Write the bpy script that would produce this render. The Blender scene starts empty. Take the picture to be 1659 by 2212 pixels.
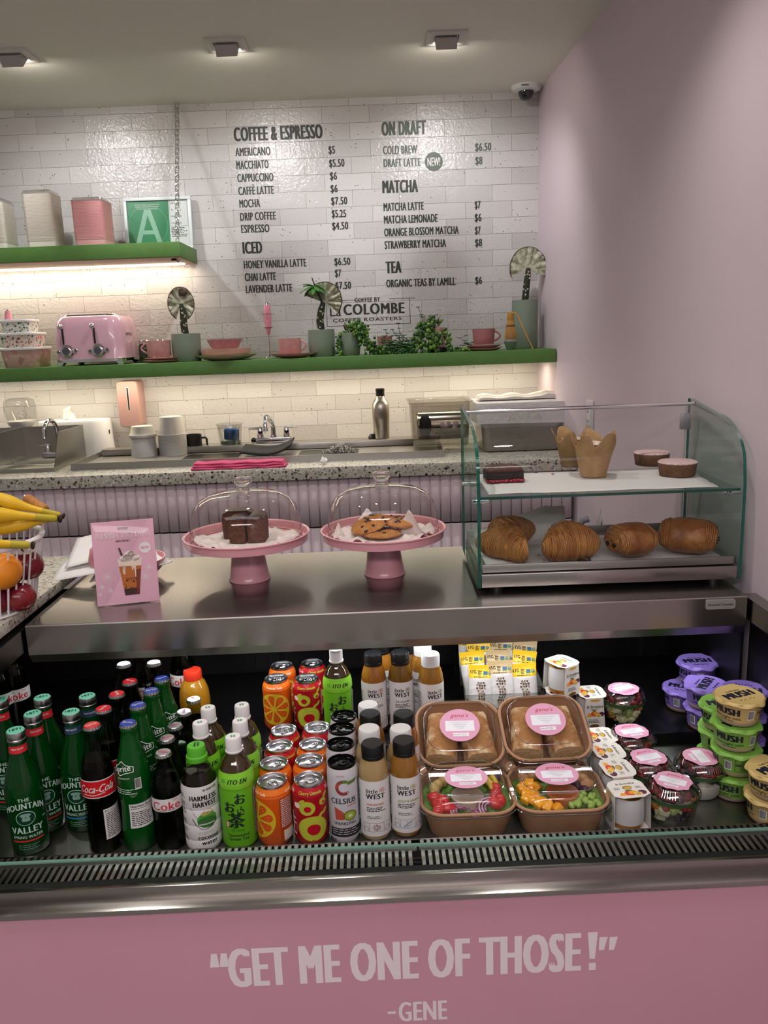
import bpy, bmesh, math, random
from mathutils import Vector, Matrix, noise
S = bpy.context.scene
C = S.collection
PI = math.pi
rnd = random.Random(7)

# ---------------------------------------------------------------- camera
FPX, TH, RO, EYE = 1740.0, math.radians(12.2), math.radians(2.1), 1.46
_c, _s, _cr, _sr = math.cos(TH), math.sin(TH), math.cos(RO), math.sin(RO)
FW = Vector((0, _c, -_s)); _u = Vector((0, _s, _c)); _r = Vector((1, 0, 0))
RT = _cr * _r - _sr * _u; UP = _sr * _r + _cr * _u
cd = bpy.data.cameras.new('camera'); cam = bpy.data.objects.new('camera', cd); C.objects.link(cam)
cd.sensor_fit = 'HORIZONTAL'; cd.sensor_width = 36; cd.lens = FPX / 1659 * 36; cd.clip_start = .02
cam.matrix_world = Matrix(((RT.x, UP.x, -FW.x, 0), (RT.y, UP.y, -FW.y, 0), (RT.z, UP.z, -FW.z, EYE), (0, 0, 0, 1)))
S.camera = cam

def at(px, py, X=None, Y=None, Z=None):
    """the point of a plane of the room seen at a pixel of the photograph"""
    d = FW + (px - 829.5) / FPX * RT + (1106 - py) / FPX * UP
    t = X / d.x if X is not None else Y / d.y if Y is not None else (Z - EYE) / d.z
    return Vector((0, 0, EYE)) + d * t

# ---------------------------------------------------------------- render look, world, lights
S.view_settings.view_transform = 'Standard'; S.view_settings.look = 'None'
S.view_settings.gamma = 1; S.view_settings.use_curve_mapping = False
S.view_settings.exposure = 0.0
S.cycles.max_bounces = 8; S.cycles.transparent_max_bounces = 24; S.cycles.transmission_bounces = 6
S.cycles.glossy_bounces = 4; S.cycles.diffuse_bounces = 3
S.cycles.caustics_reflective = False; S.cycles.caustics_refractive = False
S.cycles.sample_clamp_indirect = 3; S.cycles.use_denoising = True
w = bpy.data.worlds.new('world'); S.world = w; w.use_nodes = True
w.node_tree.nodes['Background'].inputs[0].default_value = (1, .95, .92, 1)
w.node_tree.nodes['Background'].inputs[1].default_value = .24

def light(name, kind, loc, tgt, energy, col=(1, 1, 1), **k):
    l = bpy.data.lights.new(name, kind); l.energy = energy; l.color = col
    for a, b in k.items(): setattr(l, a, b)
    o = bpy.data.objects.new(name, l); C.objects.link(o); o.location = loc
    o.rotation_euler = (Vector(tgt) - Vector(loc)).to_track_quat('-Z', 'Y').to_euler()
    return o
CEIL = 2.46; WALL_Y = 3.72
DOWN = [(-1.22, 3.06), (-.478, 3.033), (.272, 3.043)]
for x, y in DOWN:   # adjustable downlights washing the brick wall
    light('downlight_lamp', 'SPOT', (x, y + .02, CEIL - .012), (x + .06, 3.72, 1.35), 60, (.97, .98, 1), spot_size=math.radians(125), spot_blend=1, shadow_soft_size=.03)
for x, e in ((-.95, 30), (-.2, 26), (.45, 22)):   # service line of the same downlights, above the picture's top edge
    light('service_lamp', 'SPOT', (x, 1.75, CEIL - .01), (x, 1.9, .9), e, (1, .95, .9), spot_size=math.radians(110), spot_blend=1, shadow_soft_size=.035)
for y, e in ((.5, 10), (-1.2, 60)):            # unseen fill lights added above and behind the viewer to brighten the fronts
    light('shop_ceiling_panel', 'AREA', (-.3, y, CEIL - .02), (-.3, y + .001, 0), e, (1, .93, .95), shape='RECTANGLE', size=2.4, size_y=.5)
# ---------------------------------------------------------------- materials
def lin(h):
    h = h.lstrip('#'); r = [int(h[i:i + 2], 16) / 255 for i in (0, 2, 4)]
    return tuple(c / 12.92 if c <= .04045 else ((c + .055) / 1.055) ** 2.4 for c in r) + (1,)
MATS = {}
class N:
    """tiny node helper"""
    def __init__(s, m): s.t = m.node_tree; s.b = s.t.nodes.get('Principled BSDF')
    def n(s, kind, **k):
        x = s.t.nodes.new(kind)
        for a, v in k.items():
            if a.startswith('i_'):
                key = a[2:].replace('_', ' '); x.inputs[int(key) if key.isdigit() else key].default_value = v
            else: setattr(x, a, v)
        return x
    def l(s, a, b): s.t.links.new(a, b)
    def co(s, sc=None):
        tc = s.n('ShaderNodeTexCoord').outputs['Object']
        if sc is None: return tc
        mp = s.n('ShaderNodeMapping'); mp.inputs['Scale'].default_value = sc; s.l(tc, mp.inputs[0]); return mp.outputs[0]
    def ramp(s, src, *st, const=False):
        r = s.n('ShaderNodeValToRGB'); e = r.color_ramp.elements
        if const: r.color_ramp.interpolation = 'CONSTANT'
        while len(e) < len(st): e.new(.5)
        for q, (p, c) in zip(e, st): q.position = p; q.color = lin(c) if isinstance(c, str) else (c, c, c, 1)
        s.l(src, r.inputs[0]); return r.outputs[0]
    def bump(s, h, st=.3, d=.002):
        x = s.n('ShaderNodeBump', i_Strength=st, i_Distance=d); s.l(h, x.inputs['Height']); s.l(x.outputs[0], s.b.inputs['Normal']); return x
def mat(name, col='#808080', r=.5, m=0, tr=0, ior=1.45, e=0, coat=0, sss=0, al=1, var=None, bump=None, spec=.5):
    """var=(other colour, scale, low, high) mottles; bump=(scale, strength, metres, stretch)"""
    if name in MATS: return MATS[name]
    M = bpy.data.materials.new(name); M.use_nodes = True; k = N(M); b = k.b.inputs
    c = lin(col); b['Base Color'].default_value = c; b['Roughness'].default_value = r; b['Metallic'].default_value = m
    b['Transmission Weight'].default_value = tr; b['IOR'].default_value = ior; b['Coat Weight'].default_value = coat
    b['Alpha'].default_value = al; b['Specular IOR Level'].default_value = spec
    if sss: b['Subsurface Weight'].default_value = sss; b['Subsurface Radius'].default_value = (.01, .006, .004)
    if e: b['Emission Color'].default_value = c; b['Emission Strength'].default_value = e
    if var:
        t = k.n('ShaderNodeTexNoise', i_Scale=var[1], i_Detail=4.0); k.l(k.co(), t.inputs['Vector'])
        k.l(k.ramp(t.outputs[0], (var[2], col), (var[3], var[0])), b['Base Color'])
    if bump:
        t = k.n('ShaderNodeTexNoise', i_Scale=bump[0], i_Detail=3.0); k.l(k.co(bump[3] if len(bump) > 3 else None), t.inputs['Vector'])
        k.bump(t.outputs[0], bump[1], bump[2])
    MATS[name] = M; return M
def pane(name, col='#ffffff', gl=.06, rough=0.0, edge=.5):
    """thin clear sheet: lets light straight through, mirrors more at grazing angles"""
    if name in MATS: return MATS[name]
    M = bpy.data.materials.new(name); M.use_nodes = True; k = N(M); k.t.nodes.remove(k.b)
    t = k.n('ShaderNodeBsdfTransparent'); t.inputs[0].default_value = lin(col)
    g = k.n('ShaderNodeBsdfGlossy'); g.inputs['Roughness'].default_value = rough
    lw = k.n('ShaderNodeLayerWeight', i_Blend=.5)
    p = k.n('ShaderNodeMath', operation='POWER'); p.inputs[1].default_value = 4; k.l(lw.outputs['Facing'], p.inputs[0])
    f = k.n('ShaderNodeMath', operation='MULTIPLY_ADD'); f.inputs[1].default_value = edge; f.inputs[2].default_value = gl; k.l(p.outputs[0], f.inputs[0])
    x = k.n('ShaderNodeMixShader'); k.l(f.outputs[0], x.inputs[0]); k.l(t.outputs[0], x.inputs[1]); k.l(g.outputs[0], x.inputs[2])
    k.l(x.outputs[0], k.t.nodes['Material Output'].inputs[0]); MATS[name] = M; return M

def brick_mat():
    M = bpy.data.materials.new('glazed_white_brick'); M.use_nodes = True; k = N(M); b = k.b.inputs
    sx = k.n('ShaderNodeSeparateXYZ'); k.l(k.co(), sx.inputs[0]); cx = k.n('ShaderNodeCombineXYZ')
    k.l(sx.outputs['X'], cx.inputs[0])
    ad = k.n('ShaderNodeMath', operation='ADD'); ad.inputs[1].default_value = .0 - 1.2135 + .0677 * 40; k.l(sx.outputs['Z'], ad.inputs[0]); k.l(ad.outputs[0], cx.inputs[1])
    wob = k.n('ShaderNodeTexNoise', i_Scale=9.0, i_Detail=2.0); k.l(k.co(), wob.inputs['Vector'])
    wm = k.n('ShaderNodeVectorMath', operation='MULTIPLY_ADD'); wm.inputs[1].default_value = (.0025, .0025, 0); k.l(wob.outputs['Color'], wm.inputs[0]); k.l(cx.outputs[0], wm.inputs[2])
    br = k.n('ShaderNodeTexBrick', offset=.42, offset_frequency=2)
    for a, v in (('Scale', 1), ('Mortar Size', .0011), ('Mortar Smooth', .35), ('Bias', 0), ('Brick Width', .203), ('Row Height', .0677)): br.inputs[a].default_value = v
    br.inputs['Color1'].default_value = (0, 0, 0, 1); br.inputs['Color2'].default_value = (1, 1, 1, 1); br.inputs['Mortar'].default_value = (.5, .5, .5, 1)
    k.l(wm.outputs[0], br.inputs['Vector'])
    base = k.ramp(br.outputs['Color'], (0, '#bfbbb8'), (.35, '#ccc8c5'), (.7, '#d3cfcc'), (1, '#c4c0bd'))
    # kiln specks
    vo = k.n('ShaderNodeTexVoronoi', i_Scale=95.0); k.l(k.co(), vo.inputs['Vector'])
    cl = k.n('ShaderNodeTexNoise', i_Scale=14.0, i_Detail=2.0); k.l(k.co(), cl.inputs['Vector'])
    sc = k.n('ShaderNodeSeparateColor'); k.l(vo.outputs['Color'], sc.inputs[0])
    thr = k.n('ShaderNodeMath', operation='MULTIPLY'); k.l(k.ramp(cl.outputs[0], (.45, 0.0), (.7, 1.0)), thr.inputs[0]); thr.inputs[1].default_value = .24
    lt = k.n('ShaderNodeMath', operation='LESS_THAN'); k.l(sc.outputs[0], lt.inputs[0]); k.l(thr.outputs[0], lt.inputs[1])
    ds = k.n('ShaderNodeMath', operation='LESS_THAN'); k.l(vo.outputs['Distance'], ds.inputs[0]); ds.inputs[1].default_value = .22
    sp = k.n('ShaderNodeMath', operation='MULTIPLY'); k.l(lt.outputs[0], sp.inputs[0]); k.l(ds.outputs[0], sp.inputs[1])
    m1 = k.n('ShaderNodeMix', data_type='RGBA'); k.l(sp.outputs[0], m1.inputs['Factor']); k.l(base, m1.inputs['A']); m1.inputs['B'].default_value = lin('#6d625c')
    m2 = k.n('ShaderNodeMix', data_type='RGBA'); k.l(br.outputs['Fac'], m2.inputs['Factor']); k.l(m1.outputs['Result'], m2.inputs['A']); m2.inputs['B'].default_value = lin('#a59f9a')
    k.l(m2.outputs['Result'], b['Base Color'])
    k.l(k.ramp(br.outputs['Color'], (0, .28), (.5, .13), (1, .06)), b['Roughness'])
    g1 = k.n('ShaderNodeTexNoise', i_Scale=95.0, i_Detail=3.0); k.l(k.co(), g1.inputs['Vector'])
    inv = k.n('ShaderNodeMath', operation='MULTIPLY_ADD'); inv.inputs[1].default_value = -1.6; k.l(br.outputs['Fac'], inv.inputs[0]); k.l(g1.outputs[0], inv.inputs[2])
    h2 = k.n('ShaderNodeMath', operation='SUBTRACT'); k.l(inv.outputs[0], h2.inputs[0]); k.l(sp.outputs[0], h2.inputs[1])
    tl = k.n('ShaderNodeMath', operation='MULTIPLY_ADD'); tl.inputs[1].default_value = .5; k.l(br.outputs['Color'], tl.inputs[0]); k.l(h2.outputs[0], tl.inputs[2])
    k.bump(tl.outputs[0], .7, .0032); MATS[M.name] = M; return M
def terrazzo_mat():
    M = bpy.data.materials.new('terrazzo'); M.use_nodes = True; k = N(M); b = k.b.inputs
    vo = k.n('ShaderNodeTexVoronoi', distance='MANHATTAN', i_Scale=78.0); k.l(k.co(), vo.inputs['Vector']); sc = k.n('ShaderNodeSeparateColor'); k.l(vo.outputs['Color'], sc.inputs[0])
    chips = k.ramp(sc.outputs[0], (0, '#1d1c1c'), (.13, '#b9b5a6'), (.42, '#d8d4c8'), (.56, '#6d4437'), (.62, '#b5b1a2'), (.86, '#8d8a7d'), (.93, '#39352f'), const=True)
    ds = k.n('ShaderNodeMath', operation='LESS_THAN'); k.l(vo.outputs['Distance'], ds.inputs[0]); ds.inputs[1].default_value = .55
    v2 = k.n('ShaderNodeTexVoronoi', i_Scale=170.0); k.l(k.co(), v2.inputs['Vector']); s2 = k.n('ShaderNodeSeparateColor'); k.l(v2.outputs['Color'], s2.inputs[0])
    fine = k.ramp(s2.outputs[0], (0, '#6b675e'), (.12, '#b4b0a2'), (.7, '#c6c2b4'), const=True)
    m = k.n('ShaderNodeMix', data_type='RGBA'); k.l(ds.outputs[0], m.inputs['Factor']); k.l(fine, m.inputs['A']); k.l(chips, m.inputs['B'])
    k.l(m.outputs['Result'], b['Base Color']); b['Roughness'].default_value = .35; MATS[M.name] = M; return M
def steel_mat(name, col, r, stretch, grain=(.02, 1, 1)):
    M = mat(name, col, r, 1); k = N(M)
    t = k.n('ShaderNodeTexNoise', i_Scale=1.0, i_Detail=1.0); k.l(k.co(stretch), t.inputs['Vector'])
    k.l(k.ramp(t.outputs[0], (.3, r * .98), (.7, r * 1.02)), k.b.inputs['Roughness'])
    k.b.inputs['Anisotropic'].default_value = .75; tg = k.n('ShaderNodeCombineXYZ'); tg.inputs[0].default_value, tg.inputs[1].default_value, tg.inputs[2].default_value = grain; k.l(tg.outputs[0], k.b.inputs['Tangent']); return M
BRICK = brick_mat(); TERR = terrazzo_mat()
STEEL = steel_mat('brushed_steel', '#a39e99', .22, (6, 900, 900))
SINKS = steel_mat('sink_steel', '#a9a6a0', .3, (8, 700, 700))
CHROME = mat('chrome', '#d9d9dc', .08, 1)
GOLD = mat('gold_foil', '#b98b3c', .3, 1, bump=(160, .6, .001))
BLACK = mat('black_plastic', '#101011', .35); WHITE = mat('white_plastic', '#e9e8e6', .4)
PAPER = mat('white_paper', '#ece9e6', .7); INK = mat('black_ink', '#141414', .6); DINK = mat('dark_green_ink', '#2b2f28', .5)
PINK = mat('pink_enamel', '#e59aa6', .28); GREEN = mat('green_paint', '#557f3c', .55, var=('#5d8843', 30, .3, .8))
WALLP = mat('pale_pink_wall_paint', '#e0ced7', .55, var=('#dccad3', 3, .3, .8)); CEILM = mat('white_ceiling_paint', '#e8e5d8', .7)
GLASS = pane('clear_glass'); PLAST = pane('clear_plastic', '#f4f4f2', .09, .05, .6); GEDGE = mat('green_glass_edge', '#0d5a4c', .08, tr=.3, spec=.8)
def I(col, r=.55): return mat('ink_' + col[1:], col, r)

# ---------------------------------------------------------------- mesh building
class B:
    def __init__(s): s.v = []; s.f = []; s.m = []
    def add(s, vs, fs, m=0):
        o = len(s.v); s.v += [tuple(p) for p in vs]; s.f += [tuple(i + o for i in f) for f in fs]; s.m += [m] * len(fs) if isinstance(m, int) else m
        return s
    def box(s, x0, x1, y0, y1, z0, z1, m=0, bev=0, M=None, seg=2):
        if bev == 0:
            vs = [Vector((x, y, z)) for x in (x0, x1) for y in (y0, y1) for z in (z0, z1)]
            fs = [(0, 1, 3, 2), (4, 6, 7, 5), (0, 4, 5, 1), (2, 3, 7, 6), (0, 2, 6, 4), (1, 5, 7, 3)]
        else:
            q = bmesh.new(); bmesh.ops.create_cube(q, size=1)
            for p in q.verts: p.co = Vector(((x0 + x1) / 2 + p.co.x * (x1 - x0), (y0 + y1) / 2 + p.co.y * (y1 - y0), (z0 + z1) / 2 + p.co.z * (z1 - z0)))
            bmesh.ops.bevel(q, geom=list(q.edges), offset=bev, segments=seg, profile=.5, affect='EDGES')
            q.verts.index_update(); vs = [p.co.copy() for p in q.verts]; fs = [tuple(p.index for p in f.verts) for f in q.faces]; q.free()
        if M is not None: vs = [M @ p for p in vs]
        return s.add(vs, fs, m)
    def loft(s, rings, m=0, cap=(True, True), loop=True):
        n = len(rings[0]); o = len(s.v); fs = []; ms = []
        for r in rings: s.v += [tuple(p) for p in r]
        for i in range(len(rings) - 1):
            for j in range(n if loop else n - 1):
                k = (j + 1) % n; fs.append((o + i * n + j, o + i * n + k, o + (i + 1) * n + k, o + (i + 1) * n + j)); ms.append(m[i] if isinstance(m, list) else m)
        if cap[0]: fs.append(tuple(o + j for j in reversed(range(n)))); ms.append(m[0] if isinstance(m, list) else m)
        if cap[1]: fs.append(tuple(o + (len(rings) - 1) * n + j for j in range(n))); ms.append(m[-1] if isinstance(m, list) else m)
        s.f += fs; s.m += ms; return s
    def lathe(s, prof, n=32, m=0, c=(0, 0, 0), M=None, cap=(True, True), sc=(1, 1)):
        rings = []
        for r, z in prof:
            q = [Vector((c[0] + r * sc[0] * math.cos(2 * PI * j / n), c[1] + r * sc[1] * math.sin(2 * PI * j / n), c[2] + z)) for j in range(n)]
            rings.append([M @ p for p in q] if M is not None else q)
        return s.loft(rings, m, cap)
    def tube(s, pts, r, n=8, m=0, closed=False, cap=True):
        P = [Vector(p) for p in pts]; L = len(P); rings = []; up = None
        for i in range(L):
            a = P[(i - 1) % L] if (closed or i) else P[i]; b = P[(i + 1) % L] if (closed or i < L - 1) else P[i]
            t = (b - a).normalized()
            if up is None: up = t.orthogonal().normalized()
            up = (up - t * up.dot(t)); up = up.normalized() if up.length > 1e-6 else t.orthogonal().normalized()
            w2 = t.cross(up); rr = r[i] if isinstance(r, (list, tuple)) else r
            rings.append([P[i] + (up * math.cos(2 * PI * j / n) + w2 * math.sin(2 * PI * j / n)) * rr for j in range(n)])
        if closed: rings.append(rings[0]); cap = False
        return s.loft(rings, m, (cap, cap))
    def sph(s, c, r, m=0, n=16, k=10, M=None, fn=None):
        if not isinstance(r, (tuple, list)): r = (r, r, r)
        rings = []
        for i in range(1, k):
            a = PI * i / k - PI / 2; q = []
            for j in range(n):
                b = 2 * PI * j / n; d = Vector((math.cos(a) * math.cos(b), math.cos(a) * math.sin(b), math.sin(a)))
                g = fn(d) if fn else 1; p = Vector((d.x * r[0] * g, d.y * r[1] * g, d.z * r[2] * g)); p = M @ p if M is not None else p; q.append(p + Vector(c))
            rings.append(q)
        return s.loft(rings, m)
    def grid(s, fn, nu, nv, m=0):
        o = len(s.v); s.v += [tuple(fn(i / nu, j / nv)) for j in range(nv + 1) for i in range(nu + 1)]
        for j in range(nv):
            for i in range(nu): a = o + j * (nu + 1) + i; s.f.append((a, a + 1, a + nu + 2, a + nu + 1)); s.m.append(m)
        return s
    def slab(s, pts, h, m=0):
        """flat outline raised along h"""
        h = Vector(h); return s.loft([[Vector(p) for p in pts], [Vector(p) + h for p in pts]], m)
    def move(s, M, i0=0): s.v = s.v[:i0] + [tuple(M @ Vector(p)) for p in s.v[i0:]]; return s
    def obj(s, name, mats, parent=None, ang=40, sub=0, solid=0, smooth=True):
        me = bpy.data.meshes.new(name); me.from_pydata(s.v, [], s.f)
        for q in (mats if isinstance(mats, (list, tuple)) else [mats]): me.materials.append(q)
        me.polygons.foreach_set('material_index', s.m)
        if smooth:
            me.polygons.foreach_set('use_smooth', [True] * len(s.f)); me.set_sharp_from_angle(angle=math.radians(ang))
        me.update(); o = bpy.data.objects.new(name, me); C.objects.link(o)
        if parent: o.parent = parent
        if solid: q = o.modifiers.new('thickness', 'SOLIDIFY'); q.thickness = solid; q.offset = -1
        if sub: q = o.modifiers.new('round', 'SUBSURF'); q.levels = q.render_levels = sub
        return o
def rr(w, d, r, z, n=6, cx=0, cy=0):
    """ring of a rounded rectangle"""
    out = []
    for k, (sx, sy) in enumerate(((1, 1), (-1, 1), (-1, -1), (1, -1))):
        for i in range(n + 1):
            a = PI / 2 * (k + i / n); out.append(Vector((cx + sx * (w / 2 - r) + r * math.cos(a), cy + sy * (d / 2 - r) + r * math.sin(a), z)))
    return out
def arc(cx, cy, r, a0, a1, n=8): return [(cx + r * math.cos(math.radians(a0 + (a1 - a0) * i / n)), cy + r * math.sin(math.radians(a0 + (a1 - a0) * i / n))) for i in range(n + 1)]

# ---------------------------------------------------------------- flat artwork (printing on labels, signs and walls)
_tc = {}
def glyphs(t, bold):
    if (t, bold) not in _tc:
        c = bpy.data.curves.new('t', 'FONT'); c.body = t; c.size = 1; c.space_character = 1 + bold; c.resolution_u = 3
        o = bpy.data.objects.new('t', c); m = bpy.data.meshes.new_from_object(o)
        _tc[t, bold] = ([tuple(v.co[:2]) for v in m.vertices], [tuple(p.vertices) for p in m.polygons])
        bpy.data.objects.remove(o); bpy.data.meshes.remove(m); bpy.data.curves.remove(c)
    return _tc[t, bold]
class A:
    def __init__(s): s.it = []
    def poly(s, pts, m, l=1): s.it.append((m, l, list(pts), [tuple(range(len(pts)))])); return s
    def rect(s, u0, u1, v0, v1, m, l=1): return s.poly([(u0, v0), (u1, v0), (u1, v1), (u0, v1)], m, l)
    def disc(s, u, v, r, m, l=1, ry=None, n=24, a0=0, a1=360, rot=0):
        ry = ry or r; c, d = math.cos(rot), math.sin(rot); p = []
        for i in range(n if a1 - a0 >= 360 else n + 1):
            a = math.radians(a0 + (a1 - a0) * i / n); x, y = r * math.cos(a), ry * math.sin(a); p.append((u + x * c - y * d, v + x * d + y * c))
        return s.poly(p, m, l)
    def line(s, pts, w, m, l=1):
        for (a, b), (c, d) in zip(pts, pts[1:]):
            L = math.hypot(c - a, d - b) or 1e-9; nx, ny = -(d - b) / L * w / 2, (c - a) / L * w / 2; ex, ey = (c - a) / L * w * .25, (d - b) / L * w * .25
            s.poly([(a - nx - ex, b - ny - ey), (c - nx + ex, d - ny + ey), (c + nx + ex, d + ny + ey), (a + nx - ex, b + ny - ey)], m, l)
        return s
    def text(s, t, u, v, h, m, l=2, w=None, al='l', bold=0, rot=0, sh=0, wave=None, sx=1, gap=0):
        if bold:            # heavy letters: the outline overprinted beside itself
            dx = bold * h * 1.1
            for i, e in enumerate((-dx, 0, dx) if bold > .03 else (-dx, dx)): s.text(t, u + e * math.cos(rot), v + e * math.sin(rot), h, m, l + i * .5, w, al, 0, rot, sh, wave, sx, min(.16, bold * 2.6))
            return s
        vs, fs = glyphs(t, gap); x0 = min(p[0] for p in vs); x1 = max(p[0] for p in vs); k = h / .682
        kx = w / (x1 - x0) if w else k * sx; off = {'l': -x0, 'c': -(x0 + x1) / 2, 'r': -x1}[al]
        P = []; c, d = math.cos(rot), math.sin(rot)
        for x, y in vs:
            X = (x + off) * kx + y * k * sh; Y = y * k
            if wave: X, Y = wave(X, Y)
            P.append((u + X * c - Y * d, v + X * d + Y * c))
        s.it.append((m, l, P, fs)); return s
    def lines(s, u0, u1, v0, dv, n, m, h=None, l=2, seed=1):
        """rows of print too small to read"""
        q = random.Random(seed)
        for i in range(n):
            x = u0; v = v0 - i * dv
            end = u1 - (u1 - u0) * q.random() * .3
            while x < end:
                wd = min((u1 - u0) * (.06 + .16 * q.random()), end - x); s.rect(x, x + wd, v, v + (h or dv * .45), m, l); x += wd + (u1 - u0) * .03
        return s
    def bars(s, u0, u1, v0, v1, m, l=2, n=22, seed=3):
        q = random.Random(seed); x = u0; d = (u1 - u0) / n
        while x < u1 - d: wd = d * q.choice((.35, .5, .9)); s.rect(x, x + wd, v0, v1, m, l); x += wd + d * q.choice((.3, .5))
        return s
    def into(s, b, fn, du=0, dv=0, eps=.00012, mo=0):
        g = {}
        for m, l, P, F in s.it: g.setdefault((m, l), []).append((P, F))
        for (m, l), items in g.items():
            q = bmesh.new()
            for P, F in items:
                vs = [q.verts.new((x, y, 0)) for x, y in P]
                for f in F:
                    try: q.faces.new([vs[i] for i in f])
                    except ValueError: pass
            for ax, st in ((0, du), (1, dv)):
                if st and q.verts:
                    lo = min(p.co[ax] for p in q.verts); hi = max(p.co[ax] for p in q.verts); x = math.floor(lo / st) * st + st
                    while x < hi:
                        no = Vector((1, 0, 0)) if ax == 0 else Vector((0, 1, 0))
                        bmesh.ops.bisect_plane(q, geom=q.verts[:] + q.edges[:] + q.faces[:], dist=1e-7, plane_co=no * x, plane_no=no); x += st
            q.verts.index_update()
            b.add([fn(p.co.x, p.co.y, l * eps) for p in q.verts], [tuple(p.index for p in f.verts) for f in q.faces], m + mo); q.free()
        return b
def cyl(r, z0=0, a0=0):
    R = r if callable(r) else (lambda z: r); r0 = R(z0)
    def fn(u, v, o):
        z = z0 + v; a = u / r0 + a0; q = R(z) + o; return (q * math.sin(a), -q * math.cos(a), z)
    return fn
def plane(o, ux, vy):
    o, ux, vy = Vector(o), Vector(ux), Vector(vy); n = ux.cross(vy).normalized()
    return lambda u, v, q: o + ux * u + vy * v + n * q
def top(z): return plane((0, 0, z), (1, 0, 0), (0, 1, 0))

# ---------------------------------------------------------------- things
def tag(o, label, cat, group=None, kind=None):
    if label: o['label'] = label
    if cat: o['category'] = cat
    if group: o['group'] = group
    if kind: o['kind'] = kind
    return o
def thing(name, label, cat, loc=(0, 0, 0), rz=0, group=None, rot=None):
    o = bpy.data.objects.new(name, None); C.objects.link(o); o.empty_display_size = .02
    o.location = loc; o.rotation_euler = rot or (0, 0, rz); return tag(o, label, cat, group)
def struct(o): o['kind'] = 'structure'; return o
def dup(r, loc, rz=0, label=None, rot=None, group=None, swap=None):
    """a copy of a thing with copies of its parts and sub-parts; swap gives some parts another mesh"""
    n = r.copy(); C.objects.link(n); n.location = loc; n.rotation_euler = rot or (0, 0, rz)
    if label: n['label'] = label
    if group: n['group'] = group
    for ch in list(r.children):
        c = ch.copy(); C.objects.link(c); c.parent = n
        if swap and ch.name.split('.')[0] in swap: c.data = swap[ch.name.split('.')[0]]
        for g in ch.children: d = g.copy(); C.objects.link(d); d.parent = c
    return n
# ================================================================ the room
WX = lambda y: .7235 + .040 * (WALL_Y - y)          # the right wall runs very slightly outwards
b = B(); b.box(-3.2, .9, WALL_Y, WALL_Y + .1, 0, CEIL); wall_back = struct(b.obj('wall_back', BRICK))
b = B(); y0 = -3.0
b.slab([(WX(WALL_Y), WALL_Y, 0), (WX(y0), y0, 0), (WX(y0), y0, CEIL), (WX(WALL_Y), WALL_Y, CEIL)], (.1, 0, 0)); struct(b.obj('wall_right', WALLP))
b = B(); b.box(-3.2, 1.05, -3.0, WALL_Y + .1, CEIL, CEIL + .08); struct(b.obj('ceiling', CEILM))
b = B(); b.box(-3.2, 1.05, -3.0, WALL_Y + .1, -.06, 0); struct(b.obj('floor', mat('grey_floor', '#8b8681', .5)))

# menu lettering on the bricks; coordinates read off the photograph at the wall's own distance
def wp(u, v): p = at(480 + u / 2.304, 230 + v / 2.304, Y=WALL_Y); return p.x, p.z
wallmap = plane((0, WALL_Y, 0), (1, 0, 0), (0, 0, 1))
def lettering(name, rows, mats=(DINK,), extra=None):
    a = A()
    for t, u0, u1, v, h in rows:
        x0, z0 = wp(u0, v); x1, _ = wp(u1, v - (u1 - u0) * .037); a.text(t, x0, z0, h * .00091, 0, w=x1 - x0, bold=.055 if h > 45 else .02 if t == 'La' else .04)
    if extra: extra(a)
    bb = B(); a.into(bb, wallmap, eps=.0004); return bb.obj(name, list(mats), wall_back, smooth=False)
lettering('coffee_menu', [('COFFEE & ESPRESSO', 63, 498, 174, 60), ('AMERICANO', 68, 240, 248, 36), ('MACCHIATO', 73, 231, 313, 36), ('CAPPUCCINO', 78, 255, 377, 36), ('CAFFÈ LATTE', 83, 257, 441, 36),
    ('MOCHA', 88, 188, 504, 36), ('DRIP COFFEE', 92, 267, 569, 36), ('ESPRESSO', 97, 235, 630, 36), ('$5', 531, 561, 236, 34), ('$5.50', 534, 608, 302, 34), ('$6', 538, 571, 365, 34), ('$6', 541, 574, 428, 34), ('$7.50', 544, 622, 490, 34), ('$5.25', 547, 616, 553, 34), ('$4.50', 549, 627, 614, 34)])
lettering('iced_menu', [('ICED', 106, 198, 733, 54), ('HONEY VANILLA LATTE', 110, 418, 807, 36), ('CHAI LATTE', 115, 267, 869, 36), ('LAVENDER LATTE', 120, 348, 929, 36), ('$6.50', 560, 637, 791, 34), ('$7', 563, 591, 848, 34), ('$7.50', 565, 641, 910, 34)])
def badge(a):
    x, z = wp(1053, 275); a.disc(x, z, .039, 0, 1, n=40); a.text('NEW!', x, z - .0165, .033, 1, 2, w=.054, al='c', bold=.02)
lettering('draft_menu', [('ON DRAFT', 797, 1012, 146, 60), ('COLD BREW', 802, 970, 239, 36), ('DRAFT LATTE', 805, 986, 303, 36), ('$6.50', 1260, 1338, 222, 34), ('$8', 1261, 1294, 289, 34)], (mat('sage_ink', '#4d5a48', .45), PAPER), badge)
lettering('matcha_menu', [('MATCHA', 801, 972, 432, 56), ('MATCHA LATTE', 805, 1002, 521, 36), ('MATCHA LEMONADE', 807, 1071, 584, 36), ('ORANGE BLOSSOM MATCHA', 808, 1176, 647, 36), ('STRAWBERRY MATCHA', 810, 1113, 710, 36), ('$7', 1258, 1285, 509, 34), ('$6', 1258, 1289, 572, 34), ('$7', 1259, 1285, 635, 34), ('$8', 1260, 1292, 697, 34)])
lettering('tea_menu', [('TEA', 817, 890, 830, 54), ('ORGANIC TEAS BY LAMILL', 818, 1160, 901, 36), ('$6', 1260, 1292, 884, 34)])
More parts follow.
